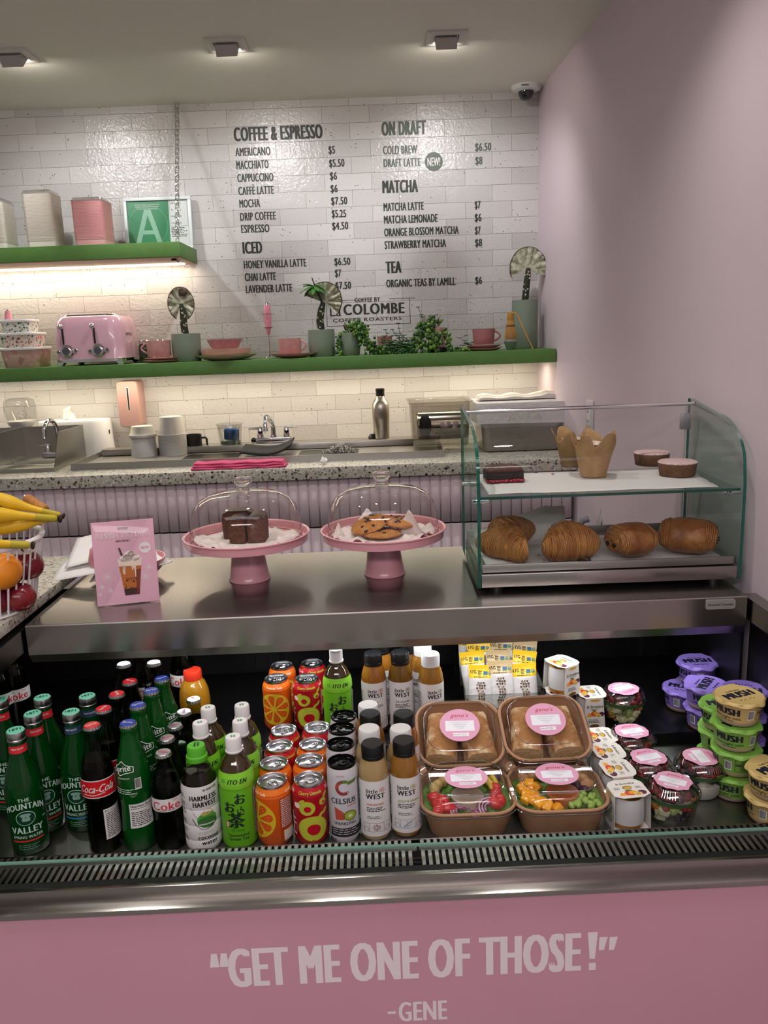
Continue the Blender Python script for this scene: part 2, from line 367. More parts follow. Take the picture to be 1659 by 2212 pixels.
def frame(a):
    x0, z0 = wp(522, 1096); x1, z1 = wp(934, 952); t = .0025
    a.rect(x0, x1, z0, z0 + t, 0); a.rect(x0, x0 + t, z0, z1, 0); a.rect(x1 - t, x1, z0, z1, 0)
    for u0, u1 in ((522, 655), (792, 934)): a.rect(wp(u0, 0)[0] + (.005 if u0 > 600 else 0), wp(u1, 0)[0] + (0 if u0 > 600 else .005), z1 - t, z1, 0)
    a.rect(x1 - t, x1, z1 - t, z1, 0)
lettering('roaster_logo', [('COFFEE BY', 660, 785, 974, 20), ('La', 538, 592, 1044, 42), ('COLOMBE', 607, 905, 1038, 50), ('COFFEE ROASTERS', 552, 893, 1074, 15)], extra=frame)

# ceiling downlights: square trim, tilted lamp box, glowing lens
def downlight(x, y, label):
    t = thing('downlight', label, 'ceiling light', (x, y, CEIL), 0, 'square ceiling downlights')
    b = B(); b.loft([rr(.135, .135, .004, 0), rr(.135, .135, .004, -.006)] + [rr(.125, .125, .004, -.009), rr(.085, .085, .003, -.009), rr(.085, .085, .003, -.002)], cap=(True, True)); b.obj('trim', mat('downlight_trim', '#dad4ce', .5), t)
    b = B(); M = Matrix.Translation((0, -.006, -.006)) @ Matrix.Rotation(math.radians(38), 4, 'X'); b.box(-.036, .036, -.034, .034, -.024, .014, M=M, bev=.002); b.obj('lamp_box', mat('lamp_box_paint', '#b9b2ae', .5), t)
    b = B(); b.lathe([(.024, -.0246), (.0, -.0246)], 20, M=M, cap=(True, False)); b.obj('lens', mat('lit_lens', '#fff6ea', .3, e=220), t)
for (x, y), l in zip(DOWN, ('square downlight at the left end of the ceiling, cut by the picture edge', 'square ceiling downlight above the coffee and espresso heading', 'square ceiling downlight above the draft menu, right of the three')): downlight(x, y, l)
t = thing('security_camera', 'small white dome camera with dark glass in the ceiling corner', 'security camera', (.655, 3.64, CEIL))
b = B(); b.lathe([(.0, 0), (.062, 0), (.062, -.006), (.056, -.016), (.036, -.022), (.0, -.022)], 36, cap=(False, False)); b.obj('mount_ring', WHITE, t)
b = B(); b.lathe([(.033, -.02), (.032, -.034), (.025, -.048), (.013, -.055), (0.0005, -.057)], 28); b.obj('dome', mat('dark_dome', '#15161a', .06, coat=1), t)
b = B(); b.box(-.03, .0, -.061, -.0595, -.014, -.0085); b.obj('name_strip', mat('grey_print', '#77777a', .5), t)

# green shelves with light strips beneath
def shelf(name, x0, x1, y0, z0, z1, label):
    t = thing(name, label, 'shelf', (0, 0, 0)); b = B(); b.box(x0, x1, y0, WALL_Y, z0, z1, bev=.002); b.obj('board', [GREEN], t); return t
sh_low = shelf('wall_shelf', -1.95, WX(3.38) - .004, 3.378, 1.336, 1.391, 'long green wall shelf holding toaster, cups and plants')
sh_up = shelf('wall_shelf', -1.95, -.7835, 3.41, 1.811, 1.869, 'short green upper shelf hung on a clear chain at left')
UNDER = mat('shelf_underside', '#b79a85', .6); LED = mat('led_strip', '#fff0d8', .4, e=14)
b = B(); b.box(-1.945, -.79, 3.415, WALL_Y - .002, 1.8085, 1.8112); b.obj('underside', UNDER, sh_up)
b = B(); b.box(-1.9, -.83, 3.655, 3.672, 1.802, 1.8086); b.obj('light_strip', LED, sh_up)
b = B(); b.box(-.835, -.815, 3.46, 3.475, 1.800, 1.8086); b.tube([(-.82, 3.47, 1.803), (-.81, 3.475, 1.796), (-.805, 3.47, 1.803)], .002, 6); b.obj('hook', BLACK, sh_up)
b = B(); b.box(-1.9, .70, 3.52, 3.535, 1.3335, 1.3362); b.obj('light_strip', LED, sh_low)
light('shelf_lamp', 'AREA', (-1.35, 3.655, 1.797), (-1.35, 3.66, 0), 2.2, (1, .86, .68), shape='RECTANGLE', size=1.1, size_y=.02)
light('shelf_lamp', 'AREA', (-.6, 3.56, 1.328), (-.6, 3.60, 0), 6.0, (1, .86, .66), shape='RECTANGLE', size=2.55, size_y=.02)
# clear chain from the wall top to the shelf front
t = thing('chain', 'clear plastic chain running from ceiling edge to the upper shelf', 'chain', (0, 0, 0)); CHN = pane('clear_chain', '#e9e9e6', .28, .08, .7)
p0 = at(382, 224, Y=WALL_Y - .02); p1 = Vector((-.80, 3.44, 1.869)); n = 30
for k in range(n):
    d = (p1 - p0); c = p0 + d * (k + .5) / n; q = d.to_track_quat('Z', 'Y').to_matrix().to_4x4(); L = d.length / n * .72; ring = []
    for j in range(16):
        a = 2 * PI * j / 16; x = math.cos(a) * .0085; z = math.sin(a) * .0085 + (L - .0085) * (1 if math.sin(a) > 0 else -1); ring.append((x, 0, z))
    b = B(); b.tube(ring, .0026, 6, closed=True); b.move(Matrix.Translation(c) @ q @ Matrix.Rotation(PI / 2 * (k % 2) + .4, 4, 'Z')); b.obj('link', CHN, t)

# back counter: fluted pink drawers, terrazzo top
FL = mat('pink_fluted_panel', '#cbbac1', .5); CY = 3.075
t = thing('back_counter', 'pink fluted base cabinets along the brick wall', 'cabinet', (0, 0, 0))
b = B(); b.box(-1.95, .705, CY + .012, WALL_Y - .02, .06, .936); b.obj('carcass', mat('dark_gap', '#1a1718', .7), t)
for z0, z1 in ((.745, .934), (.34, .739)):
    ring = []; x = -1.95; fw = .0395
    while x < .70:
        ring += [(x + fw * (.5 - .5 * math.cos(PI * i / 8)), CY + .012 - .010 * math.sin(PI * i / 8) ** .6) for i in range(8)]; x += fw
    ring += [(x, CY + .012)]
    b = B(); b.loft([[(p[0], p[1], z) for p in ring] for z in (z0, z1)], loop=False, cap=(False, False)); 
    b.obj('fluted_panel', FL, t, ang=60, solid=.002)
b = B(); q = at(186, 1172, Y=CY - .02); b.box(q.x - .012, q.x + .012, q.y, q.y + .018, q.z - .028, q.z + .024, bev=.006); b.lathe([(.006, -.001), (.0, -.001)], 12, M=Matrix.Translation((q.x + .002, q.y, q.z + .012)) @ Matrix.Rotation(PI / 2, 4, 'X'), m=1); b.obj('pull', [mat('tan_leather', '#b59a84', .6), BLACK], t)
CT = .984
b = B(); b.box(-1.95, WX(3.06) - .003, 3.055, WALL_Y - .001, .937, CT, bev=.002); tag(b.obj('countertop', TERR), 'speckled terrazzo worktop on the pink fluted cabinets', 'countertop')
# terrazzo counter beside the fridge
CZ = .896
b = B(); b.box(-1.9, -.777, 1.25, 2.085, CZ + .001, CZ + .026, bev=.003); tag(b.obj('side_countertop', TERR), 'terrazzo counter slab under the fruit basket, left of the fridge', 'countertop')
# ================================================================ refrigerated case
FX0, FX1 = -.757, .772
case = thing('refrigerated_case', 'open stainless drinks fridge with pink lettered front panel', 'fridge', (1.25 * math.sin(.0148), 1.25 * (1 - math.cos(.0148)), 0), .0148)
DARK = mat('case_interior', '#0b0b0d', .4); prof = [(2.125, .896), (1.6235, .896), (1.6215, .8955), (1.620, .893), (1.620, .830), (1.633, .8085), (1.70, .8085), (1.70, .835), (2.125, .835)]
b = B(); b.loft([[(x, y, z) for y, z in prof] for x in (FX0, FX1)]); b.obj('canopy', STEEL, case, ang=25)
b = B(); b.box(-.94, .788, 2.08, 2.12, .50, .835); a = A(); q = random.Random(2)
for i in range(9):
    for j in range(5):
        for k in range(4): u = -.72 + i * .165 + j * .017; a.rect(u, u + .003, .60 + k * .06 + (j % 2) * .03, .60 + k * .06 + (j % 2) * .03 + .022, 1, 1)
for i in range(5): a.rect(-.62 + i * .33, -.606 + i * .33, .5, .835, 1, 1)
a.into(b, plane((0, 2.0795, 0), (1, 0, 0), (0, 0, 1))); b.obj('back_panel', [mat('case_back', '#2a2829', .35, .6), mat('slot_black', '#030303', .8)], case, smooth=False)
DZ, BZ = .545, .575
b = B(); b.box(-.935, .795, 1.2582, 1.642, DZ - .02, DZ - .0004); b.obj('front_deck', steel_mat('deck_steel', '#96988f', .32, (7, 500, 500)), case)
b = B(); b.box(-.935, .785, 1.642, 2.0795, DZ - .02, BZ - .0004, bev=.002); b.obj('rear_deck', mat('black_deck', '#101012', .25), case)
b = B(); b.box(-.94, .80, 1.2545, 1.258, .53, .6005); b.obj('deck_lip', steel_mat('lip_steel', '#8c8986', .14, (6, 600, 600)), case)
GRS = steel_mat('grille_steel', '#b5b2ad', .26, (300, 40, 300))
for x0, x1 in ((-.95, .036), (.040, .815)):
    b = B(); n = int((x1 - x0 - .012) / .0118); z = .584
    for y0, y1, dz in ((1.2005, 1.2045, .0), (1.2495, 1.2548, 0)): b.box(x0, x1, y0, y1, z - .0015, z)
    for i in range(n + 1):
        x = x0 + .006 + i * .0118; b.box(x - .0031, x + .0031, 1.2040, 1.2500, z - .0015, z)
        for y, s in ((1.2058, 1), (1.2482, -1)): b.slab([(x + .003, y - s * .002, z - .001), (x + .0065, y - s * .002, z - .001), (x + .003, y + s * .002, z - .001)][::s], (0, 0, .001)); b.slab([(x + .0058, y - s * .002, z - .001), (x + .0088, y + s * .002, z - .001), (x + .0088, y - s * .002, z - .001)][::-s], (0, 0, .001))
    b.obj('air_grille', GRS, case)
b = B(); b.box(-.95, .815, 1.2, 1.2545, .50, .52); b.obj('grille_well', mat('well_black', '#050506', .6), case)
b = B(); b.box(-1.0, .815, 1.1945, 1.2003, .58, .629, m=0); b.box(-1.0, .815, 1.1943, 1.2005, .629, .6315, m=1); b.obj('front_glass', [pane('front_glass', '#eef6f2', .02, 0, .18), mat('glass_rim', '#7fae9d', .12, tr=.4)], case)
b = B(); b.box(-1.0, .818, 1.1862, 1.2022, .56, .5885); b.obj('gasket', mat('gasket', '#0a0a09', .6, bump=(90, .6, .002)), case)
b = B(); b.box(-1.0, .818, 1.1755, 1.186, .545, .5905, bev=.0015); b.obj('sill', STEEL, case)
b = B(); b.loft([[(x, y, z) for y, z in [(1.18, .5695), (1.156, .5688), (1.1505, .567), (1.150, .5655), (1.150, .5585), (1.18, .5585)]] for x in (-1.0, .818)]); b.obj('trim_ledge', STEEL, case, ang=25)
# pink front with painted lettering
b = B(); b.box(-1.0, .818, 1.166, 1.18, .0, .5585); pa = A(); py = 1.166
def gp(px, y): p = at(px, y, Y=py); return p.x, p.z
X0, Z0 = gp(500, 2128); X1, _ = gp(1250, 2090); pa.text('GET ME ONE OF THOSE', X0, Z0, .0735, 1, w=X1 - X0, bold=.045)
for u, v in ((452, 2071), (473, 2070)): x, z = gp(u, v); pa.poly([(x, z - .013), (x + .016, z - .013), (x + .0135, z + .0135), (x + .0035, z + .0135)], 1, 4.5)
x, z = gp(1268, 2100); pa.poly([(x + .004, z + .022), (x + .013, z + .022), (x + .017, z + .074), (x, z + .074)], 1, 2); pa.rect(x + .003, x + .0145, z, z + .014, 1, 2)
for u in (1294, 1316): x, z = gp(u, 2044); pa.poly([(x, z - .012), (x + .0085, z - .012), (x + .0145, z + .0135), (x + .0005, z + .0135)], 1, 2)
x, z = gp(862, 2206); x1, _ = gp(963, 2200); pa.text('GENE', x, z, .038, 1, w=x1 - x, bold=.035); x, z = gp(836, 2190); pa.rect(x, x + .014, z, z + .005, 1, 2)
pa.into(b, plane((0, py, 0), (1, 0, 0), (0, 0, 1))); b.obj('front_panel', [mat('pink_panel', '#c593a3', .5, var=('#c18e9e', 4, .3, .8)), mat('pale_lettering', '#e2d6d9', .55)], case, smooth=False)
# end rails with glass cheeks
for x0, x1 in ((-.95, -.7625), (.7785, .808)):
    b = B(); b.loft([[(x, y, z) for y, z in [(1.66, .888), (1.23, .886), (1.23, .852), (1.245, .84), (1.66, .84)]] for x in (x0, x1)]); b.obj('end_rail', STEEL, case, ang=25)
    xm = -.94 if x0 < 0 else .8035; b = B(); b.box(xm - .003, xm + .003, 1.262, 1.66, .545, .84); xr = xm if x0 < 0 else .786; b.box(xr - .003, xr + .003, 1.66, 2.1, .545, .84, m=1); b.obj('end_glass', [pane('end_glass', '#dfe9e4', .04, 0, .3) if x0 < 0 else DARK, DARK], case)
b = B(); b.box(FX0, FX1, 1.7005, 1.76, .820, .8349, m=0); b.box(FX0 + .03, FX1 - .03, 1.712, 1.734, .8185, .822, m=1); b.obj('light_rail', [mat('rail_grey', '#3a3a3b', .4), mat('case_led', '#f2f7ff', .3, e=3)], case)
light('case_lamp', 'AREA', (0, 1.722, .8178), (0, 1.70, .5), 2.2, (.93, .97, 1), shape='RECTANGLE', size=1.45, size_y=.02)
q = at(1566, 1308, Y=1.6195)
b = B(); b.loft([[(p.x + q.x, q.y - z, p.y + q.z) for p in rr(.063, .0215, .005, 0)] for z in (0, .002)][::-1]); b.loft([[(p.x + q.x, q.y - .002 - z, p.y + q.z) for p in rr(.058, .0165, .004, 0)] for z in (0, .0004)][::-1], m=1)
a = A().text('Structural Concepts', 0, -.0028, .0055, 2, w=.054, al='c', bold=.012); a.into(b, plane((q.x, q.y - .0026, q.z), (1, 0, 0), (0, 0, 1))); b.obj('maker_badge', [mat('badge_rim', '#b9b7b3', .35, .5), mat('badge_face', '#8e8b87', .4), INK], case)
# ================================================================ things on the lower green shelf
SZ = 1.391
def sx(px, Y=3.5, py=760): return at(px, py, Y=Y).x
def printed(name, bg, cols, scale, dens, r=.45):
    """white stock with scattered coloured blotches"""
    M = mat(name, bg, r); k = N(M); v = k.n('ShaderNodeTexVoronoi', i_Scale=scale); nz = k.n('ShaderNodeTexNoise', i_Scale=scale * 1.6, i_Detail=2.0); k.l(k.co(), nz.inputs['Vector'])
    mx = k.n('ShaderNodeVectorMath', operation='MULTIPLY_ADD'); mx.inputs[1].default_value = (1.1 / scale,) * 3; k.l(nz.outputs['Color'], mx.inputs[0]); k.l(k.co(), mx.inputs[2]); k.l(mx.outputs[0], v.inputs['Vector'])
    s = k.n('ShaderNodeSeparateColor'); k.l(v.outputs['Color'], s.inputs[0]); st = [(i / len(cols), c) for i, c in enumerate(cols)]
    c = k.ramp(s.outputs[0], *st, const=True); d = k.n('ShaderNodeMath', operation='LESS_THAN'); k.l(v.outputs['Distance'], d.inputs[0]); d.inputs[1].default_value = dens
    m = k.n('ShaderNodeMix', data_type='RGBA'); k.l(d.outputs[0], m.inputs['Factor']); m.inputs['A'].default_value = lin(bg); k.l(c, m.inputs['B']); k.l(m.outputs['Result'], k.b.inputs['Base Color']); return M
def tub(label, x, y, z, w, d, h, m):
    t = thing('food_container', label, 'container', (x, y, z), rnd.uniform(-.03, .03), 'stacked patterned food containers')
    b = B(); b.loft([rr(w * .84, d * .84, .02, 0), rr(w * .86, d * .86, .022, .003), rr(w * .97, d * .97, .026, h - .006), rr(w * .97, d * .97, .026, h)]); b.obj('body', m, t)
    b = B(); b.loft([rr(w * .99, d * .99, .026, h - .005), rr(w * 1.03, d * 1.03, .028, h - .004), rr(w * 1.03, d * 1.03, .028, h + .003), rr(w * .98, d * .98, .026, h + .006), rr(w * .92, d * .92, .022, h + .0045)]); b.obj('lid', WHITE, t)
x = sx(56, 3.53)
tub('clear pink-printed food container at the bottom of the stack of three', x + .002, 3.53, SZ, .172, .16, .078, printed('pink_leaf_print', '#caa39b', ['#c98d8a', '#d6b3a8', '#b5847b', '#cfc0a0'], 30, .35, .2))
tub('food container with a bright flower print, middle of the stack of three', x - .004, 3.53, SZ + .084, .157, .145, .055, printed('flower_print', '#e6dfd2', ['#c7544f', '#3f6f52', '#d38a58', '#b14a63', '#2f6f6a', '#d9a3a0'], 75, .42))
tub('small white food container with green leaf print, top of the stack', x - .010, 3.53, SZ + .145, .132, .125, .048, printed('leaf_print', '#e9e6dc', ['#2f6f6a', '#3d7c58', '#e9e6dc', '#56705a'], 95, .40))
t = thing('egg_cup', 'small pink slanted cup standing on the topmost food container', 'cup', (x - .042, 3.50, SZ + .1985)); b = B(); b.lathe([(.016, 0), (.0165, .002), (.011, .038), (.0095, .0385), (.009, .03)], 20); b.obj('body', PINK, t); b = B(); b.lathe([(.0095, .0375), (.0105, .0385), (.008, .041), (.0, .0405)], 20, cap=(False, False)); b.obj('rim', CHROME, t)
# ---- toaster
tx0, tx1 = sx(117, 3.43, 780), sx(268, 3.43, 780); tw = tx1 - tx0; TPK = mat('toaster_pink', '#e3b3c3', .16, coat=.6)
t = thing('toaster', 'glossy pink retro four slice toaster with chrome levers and dials', 'toaster', ((tx0 + tx1) / 2, 3.565, SZ)); dp = .27
b = B(); b.loft([rr(tw, dp, .035, .026), rr(tw * 1.0, dp, .045, .032), rr(tw, dp * .995, .05, .09), rr(tw * .985, dp * .98, .055, .15), rr(tw * .96, dp * .95, .06, .178), rr(tw * .90, dp * .88, .06, .196), rr(tw * .82, dp * .78, .055, .203)], cap=(True, True)); b.obj('body', TPK, t, ang=80)
b = B(); b.loft([rr(tw * .80, dp * .76, .05, .2028), rr(tw * .78, dp * .74, .05, .2085), rr(tw * .72, dp * .68, .045, .2095)]); [b.box(-tw * .33, tw * .33, y - .009, y + .009, .2094, .2098, m=1) for y in (-.06, -.022, .022, .06)]; b.obj('top_plate', [CHROME, BLACK], t, ang=50)
b = B(); b.loft([rr(tw * .99, dp * .98, .04, .014), rr(tw * 1.0, dp * .99, .04, .0265)]); b.obj('base_band', CHROME, t)
for sxn in (-1, 1):
    for syn in (-1, 1): b = B(); b.loft([rr(.022, .022, .006, 0, cx=sxn * (tw / 2 - .02), cy=syn * (dp / 2 - .018)), rr(.036, .03, .008, .016, cx=sxn * (tw / 2 - .024), cy=syn * (dp / 2 - .022))]); b.obj('foot', CHROME, t)
fy = -dp / 2
for u in (-.098, .033):
    b = B(); b.box(u - .0035, u + .0035, fy - .002, fy + .008, .088, .156, bev=.002); b.obj('lever_slot', BLACK, t)
    b = B(); b.sph((u, fy - .016, .160), .0115); b.tube([(u, fy - .014, .16), (u, fy + .012, .158)], .004, 8); b.obj('lever', CHROME, t)
    b = B(); M = Matrix.Translation((u + .013, fy + .004, .060)) @ Matrix.Rotation(PI / 2, 4, 'X'); b.lathe([(.027, 0), (.027, .008), (.0235, .010), (.022, .020), (.019, .0215)], 28, M=M); b.lathe([(.0165, .0216), (.0, .022)], 24, m=1, M=M, cap=(False, False)); d = b.obj('dial', [CHROME, mat('dial_grey', '#55535a', .4)], t)
    a = A().text('STOP', 0, -.0018, .0036, 0, w=.014, al='c'); b = B(); a.into(b, plane((u + .013, fy - .0182, .060), (1, 0, 0), (0, 0, 1))); o = b.obj('dial_print', BLACK, d, smooth=False)
    for du, z in ((-.024, .058), (.048, .062)):
        b = B(); M = Matrix.Translation((u + du, fy + .004, z)) @ Matrix.Rotation(PI / 2, 4, 'X'); b.lathe([(.0085, 0), (.0085, .006), (.007, .0075)], 20, M=M); b.lathe([(.0055, .0076), (0, .0078)], 16, m=1, M=M, cap=(False, False)); b.obj('button', [CHROME, mat('dial_grey'), ], t)
a = A().text('SMEG', 0, 0, .013, 0, w=.085, al='c', bold=.02); b = B(); a.into(b, plane((tw / 2 + .0005, -.03, .118), (0, 1, 0), (-.06, 0, 1))); b.obj('letters', mat('dark_chrome', '#3d3b40', .25, .8), t, smooth=False)
b = B(); b.tube([(tw / 2 - .02, .08, .012), (tw / 2 + .03, .09, .006), (tw / 2 + .05, .03, .004), (tw / 2 + .02, -.02, .004)], .004, 8); b.obj('power_cord', BLACK, t)
# ---- crockery
def ring_prof(r, h, foot=.6, th=.0035, curve=.5):
    o = [(r * foot, 0), (r * (foot + (1 - foot) * curve), h * .25), (r * .98, h * .8), (r, h)]; return o + [(r - th, h), (r * .97 - th, h * .8), (r * (foot + (1 - foot) * curve) - th, h * .25 + th), (0.0005, th)]
CP1 = mat('rose_glaze', '#b98588', .3, var=('#ab787b', 60, .4, .7)); CP2 = mat('salmon_glaze', '#c9958f', .3, var=('#bb837e', 50, .4, .75)); CP3 = mat('blush_glaze', '#dfb0a2', .3); CP4 = mat('sand_glaze', '#b9b08f', .35, var=('#a89f80', 40, .4, .7)); CP5 = mat('clay_pink', '#bd8580', .45)
def dish(name, label, cat, x, y, z, r, h, m, foot=.6, group=None, curve=.5):
    t = thing(name, label, cat, (x, y, z), 0, group); b = B(); b.lathe(ring_prof(r, h, foot, .0035, curve), 48); b.obj('body', m, t, ang=50); return t
def cup(label, x, y, z, r, h, m, ha, group=None, taper=.9, band=None):
    t = thing('cup', label, 'cup', (x, y, z), 0, group); b = B()
    b.lathe([(r * taper * .95, 0), (r * taper, .003), (r * (taper + 1) / 2, h * .5), (r, h), (r - .003, h), (r * (taper + 1) / 2 - .003, h * .5), (r * taper - .004, .006), (.0005, .005)], 40, m=[1, 0, 0, 0, 0, 0, 0] if band else 0); b.obj('body', [m, band] if band else m, t, ang=50)
    b = B(); c, s_ = math.cos(ha), math.sin(ha); b.tube([((r * .96 + .024 * math.sin(PI * i / 10)) * c, (r * .96 + .024 * math.sin(PI * i / 10)) * s_, h * .86 - h * .66 * i / 10) for i in range(11)], .0042, 8); b.obj('handle', m, t); return t
y = 3.47; x = sx(348, y); dish('saucer', 'lower grey-rimmed pink saucer under the cup beside the toaster', 'saucer', x, y, SZ, .077, .011, CP5, .55); dish('saucer', 'upper pink saucer under the cup beside the toaster', 'saucer', x + .003, y, SZ + .0105, .073, .011, CP2, .55)
cup('straight pink cup with handle to the left, beside the toaster', sx(344, y), y, SZ + .0255, .05, .066, CP2, PI * 1.03, taper=.98, band=CP3)
for px, l in ((315, 'dark green lidded jar behind the toaster-side cup, at left'), (350, 'dark green lidded jar behind the toaster-side cup, at right')):
    t = thing('spice_jar', l, 'jar', (sx(px, 3.62), 3.62, SZ), 0, 'dark jars behind the cup'); b = B(); b.lathe([(.027, 0), (.03, .003), (.03, .06), (.028, .074), (.024, .08), (.0005, .08)], 28); b.obj('glass', mat('jar_green', '#22331c', .12, coat=.5), t); b = B(); b.lathe([(.0265, .08), (.0275, .082), (.0275, .093), (.025, .0955), (.0005, .0955)], 28); b.obj('lid', CHROME, t)
y = 3.485; x = sx(489, y); dish('plate', 'wide sand-green plate at the bottom of the bowl stack', 'plate', x, y, SZ, .126, .024, CP4, .5); dish('plate', 'blush rimmed plate in the middle of the bowl stack', 'plate', x - .002, y, SZ + .0215, .107, .028, CP3, .85, curve=.7); dish('bowl', 'rose pink bowl on top of two stacked plates', 'bowl', x - .004, y, SZ + .045, .073, .043, CP1, .62)
y = 3.47; x = sx(633, y); dish('saucer', 'wide salmon saucer under the cup next to the frother', 'saucer', x, y, SZ, .1, .02, CP2, .4); cup('salmon pink cup with handle at right, next to the frother', sx(627, y), y, SZ + .0165, .05, .064, CP2, -.25)
y = 3.50; x = sx(1045, y); dish('saucer', 'lower dark-edged saucer under the dusky cup at the right end', 'saucer', x, y, SZ, .074, .012, CP5, .6); dish('saucer', 'upper dark-edged saucer under the dusky cup at the right end', 'saucer', x, y, SZ + .0115, .073, .012, CP5, .6); cup('dusky pink cup with handle at right, near the bamboo whisk', x, y, SZ + .0265, .048, .064, mat('dusky_glaze', '#a96f70', .35), -.3)
# milk frother on its stand
t = thing('milk_frother', 'pink handheld milk frother standing upright on a wire stand', 'frother', (sx(583, 3.60), 3.60, SZ)); b = B(); b.lathe([(.003, .098), (.008, .105), (.013, .135), (.0165, .165), (.0155, .20), (.0135, .222), (.011, .226)], 24); b.obj('handle', mat('frother_pink', '#df8fa0', .3), t)
b = B(); b.lathe([(.011, .226), (.0105, .233), (.006, .236), (.0005, .236)], 20); b.obj('cap', CHROME, t); b = B(); b.tube([(0, 0, .004), (0, 0, .10)], .0018, 8); b.tube([(.022 * math.cos(a), .022 * math.sin(a), .002) for a in [PI * i / 8 for i in range(17)]], .0016, 6); b.obj('stand', CHROME, t)
b = B(); [b.tube([(-.019, -.004, z), (.0, -.018, z), (.019, -.004, z)], .0016, 6) for z in (.13, .187)]; b.obj('clip', mat('clip_grey', '#6a6367', .4), t)
a = A().line([(-.004, .003), (-.002, 0), (.002, 0), (.004, .003)], .0009, 0).line([(0, .004), (0, .0075)], .0012, 0).line([(-.005, -.002), (.005, -.002)], .0009, 0); b = B(); a.into(b, cyl(.0166, .167)); b.obj('emblem', INK, t, smooth=False)
# ---- potted crested succulents
POT = mat('sage_pot', '#7f8c7b', .5); SOIL = mat('soil', '#2a211b', .9, bump=(120, .8, .004)); STEM = mat('dark_stem', '#26301f', .7, bump=(90, .5, .003)); SPOT = mat('pale_scar', '#c9b99b', .8); LEAF = mat('leaf_green', '#3f7a2c', .4); CREST = mat('crest_flesh', '#8f9077', .6, var=('#c3c2aa', 55, .42, .62), bump=(90, .6, .003)); CRIM = mat('crest_rim', '#5d4a40', .7)
def pot(label, x, y, r, h, name='potted_succulent'):
    t = thing(name, label, 'plant', (x, y, SZ)); b = B(); b.lathe([(r * .9, 0), (r * .96, .004), (r, h * .5), (r, h), (r - .004, h), (r - .005, h - .012)], 40, cap=(True, False)); b.obj('pot', POT, t); b = B(); b.lathe([(r - .0045, h - .010), (.0005, h - .006)], 28, cap=(False, True)); b.obj('soil', SOIL, t); return t
def crest(t, h, pts, rs, fan, tilt=0, yaw=0, lo=-15, hi=195, fold=.012):
    """fluted fan growing from the stem top; fan=(radius x, radius z)"""
    b = B(); b.tube([(p[0], p[1], h - .012 + p[2]) for p in pts], rs, 10); b.obj('stem', STEM, t)
    q = random.Random(len(t.name) + int(h * 999)); b = B(); P = [Vector((p[0], p[1], h - .012 + p[2])) for p in pts]
    for i in range(16):
        k = q.random() * .9; j = min(int(k * (len(P) - 1)), len(P) - 2); c = P[j].lerp(P[j + 1], k * (len(P) - 1) - j); a = -PI / 2 + q.uniform(-1.2, 1.2); r = rs[j] * .98; b.sph(c + Vector((math.cos(a) * r, math.sin(a) * r, 0)), (.0034, .0034, .0042), n=8, k=5)
    b.obj('leaf_scar', SPOT, t); M = Matrix.Translation(P[-1]) @ Matrix.Rotation(yaw, 4, 'Z') @ Matrix.Rotation(tilt, 4, 'Y')
    n, m = 84, 14
    def fn(u, v, sd):
        a = math.radians(lo + (hi - lo) * u); r = .04 + .96 * v; w = math.sin(u * PI * 13 + sd) * fold * v * v + math.sin(u * PI * 64) * .0016 * v
        return M @ Vector((fan[0] * r * math.cos(a), w + sd * .0035 * (1 - v * .55), fan[1] * r * math.sin(a)))
    b = B(); b.grid(lambda u, v: fn(u, v, -1), n, m); b.grid(lambda u, v: fn(1 - u, v, 1), n, m); b.obj('crest', CREST, t, ang=80)
    b = B(); b.tube([(fn(i / 260, 1, -1) + fn(i / 260, 1, 1)) / 2 for i in range(261)], .0022, 6)
    for i in range(0, 260, 3): p = (fn(i / 260, 1, -1) + fn(i / 260, 1, 1)) / 2; b.sph(p + (p - P[-1]).normalized() * .002, .0024, n=6, k=4)
    b.obj('crest_edge', CRIM, t)
y = 3.50; t = pot('crested succulent in a sage pot between jars and bowl stack', sx(404, y), y, .061, .116); crest(t, .116, [(0, 0, 0), (-.004, 0, .05), (-.002, 0, .10), (-.008, 0, .135)], [.016, .015, .014, .008], (.052, .066), yaw=.25, lo=-75, hi=245); b = B(); b.sph((.004, 0, .285), (.022, .012, .016), fn=lambda d: 1 + .15 * math.sin(d.x * 30)); b.obj('crest_bud', CRIM, t)
y = 3.52; t = pot('leafy crested succulent in a sage pot in front of the lettering', sx(696, y), y, .057, .112); crest(t, .112, [(0, 0, 0), (-.003, 0, .05), (.004, 0, .09), (.016, 0, .125)], [.017, .016, .015, .010], (.075, .082), tilt=.55, yaw=-.1, lo=-10, hi=190)
for i in range(13):
    a = 2 * PI * i / 13 + .3; el = rnd.uniform(-.5, .9); c = Vector((-.018, -.02, .29)); L = rnd.uniform(.05, .072); d = Vector((math.cos(a), math.sin(a) * .8 - .2, el * .6)).normalized(); sd = d.cross(Vector((0, 0, 1))).normalized(); b = B()
    b.grid(lambda u, v: c + d * (L * u) + sd * ((v - .5) * .026 * math.sin(PI * min(1, .08 + .92 * u)) ** .7) + Vector((0, 0, -.02 * u * u - .006 * abs(v - .5))), 8, 4); b.obj('leaf', LEAF, t, solid=.0008)
b = B(); b.tube([(.012, -.005, .22), (-.004, -.016, .26), (-.018, -.02, .30), (-.026, -.02, .325)], [.005, .004, .003, .002], 8); b.obj('leaf_stem', STEM, t)
y = 3.585; t = pot('crested succulent in the tall sage pot at the shelf end', sx(1134, y), y, .055, .205); crest(t, .205, [(0, 0, 0), (.003, 0, .04), (.007, 0, .08), (.012, 0, .12), (.013, 0, .145)], [.016, .015, .015, .013, .009], (.076, .085), lo=-25, hi=205, fold=.007)
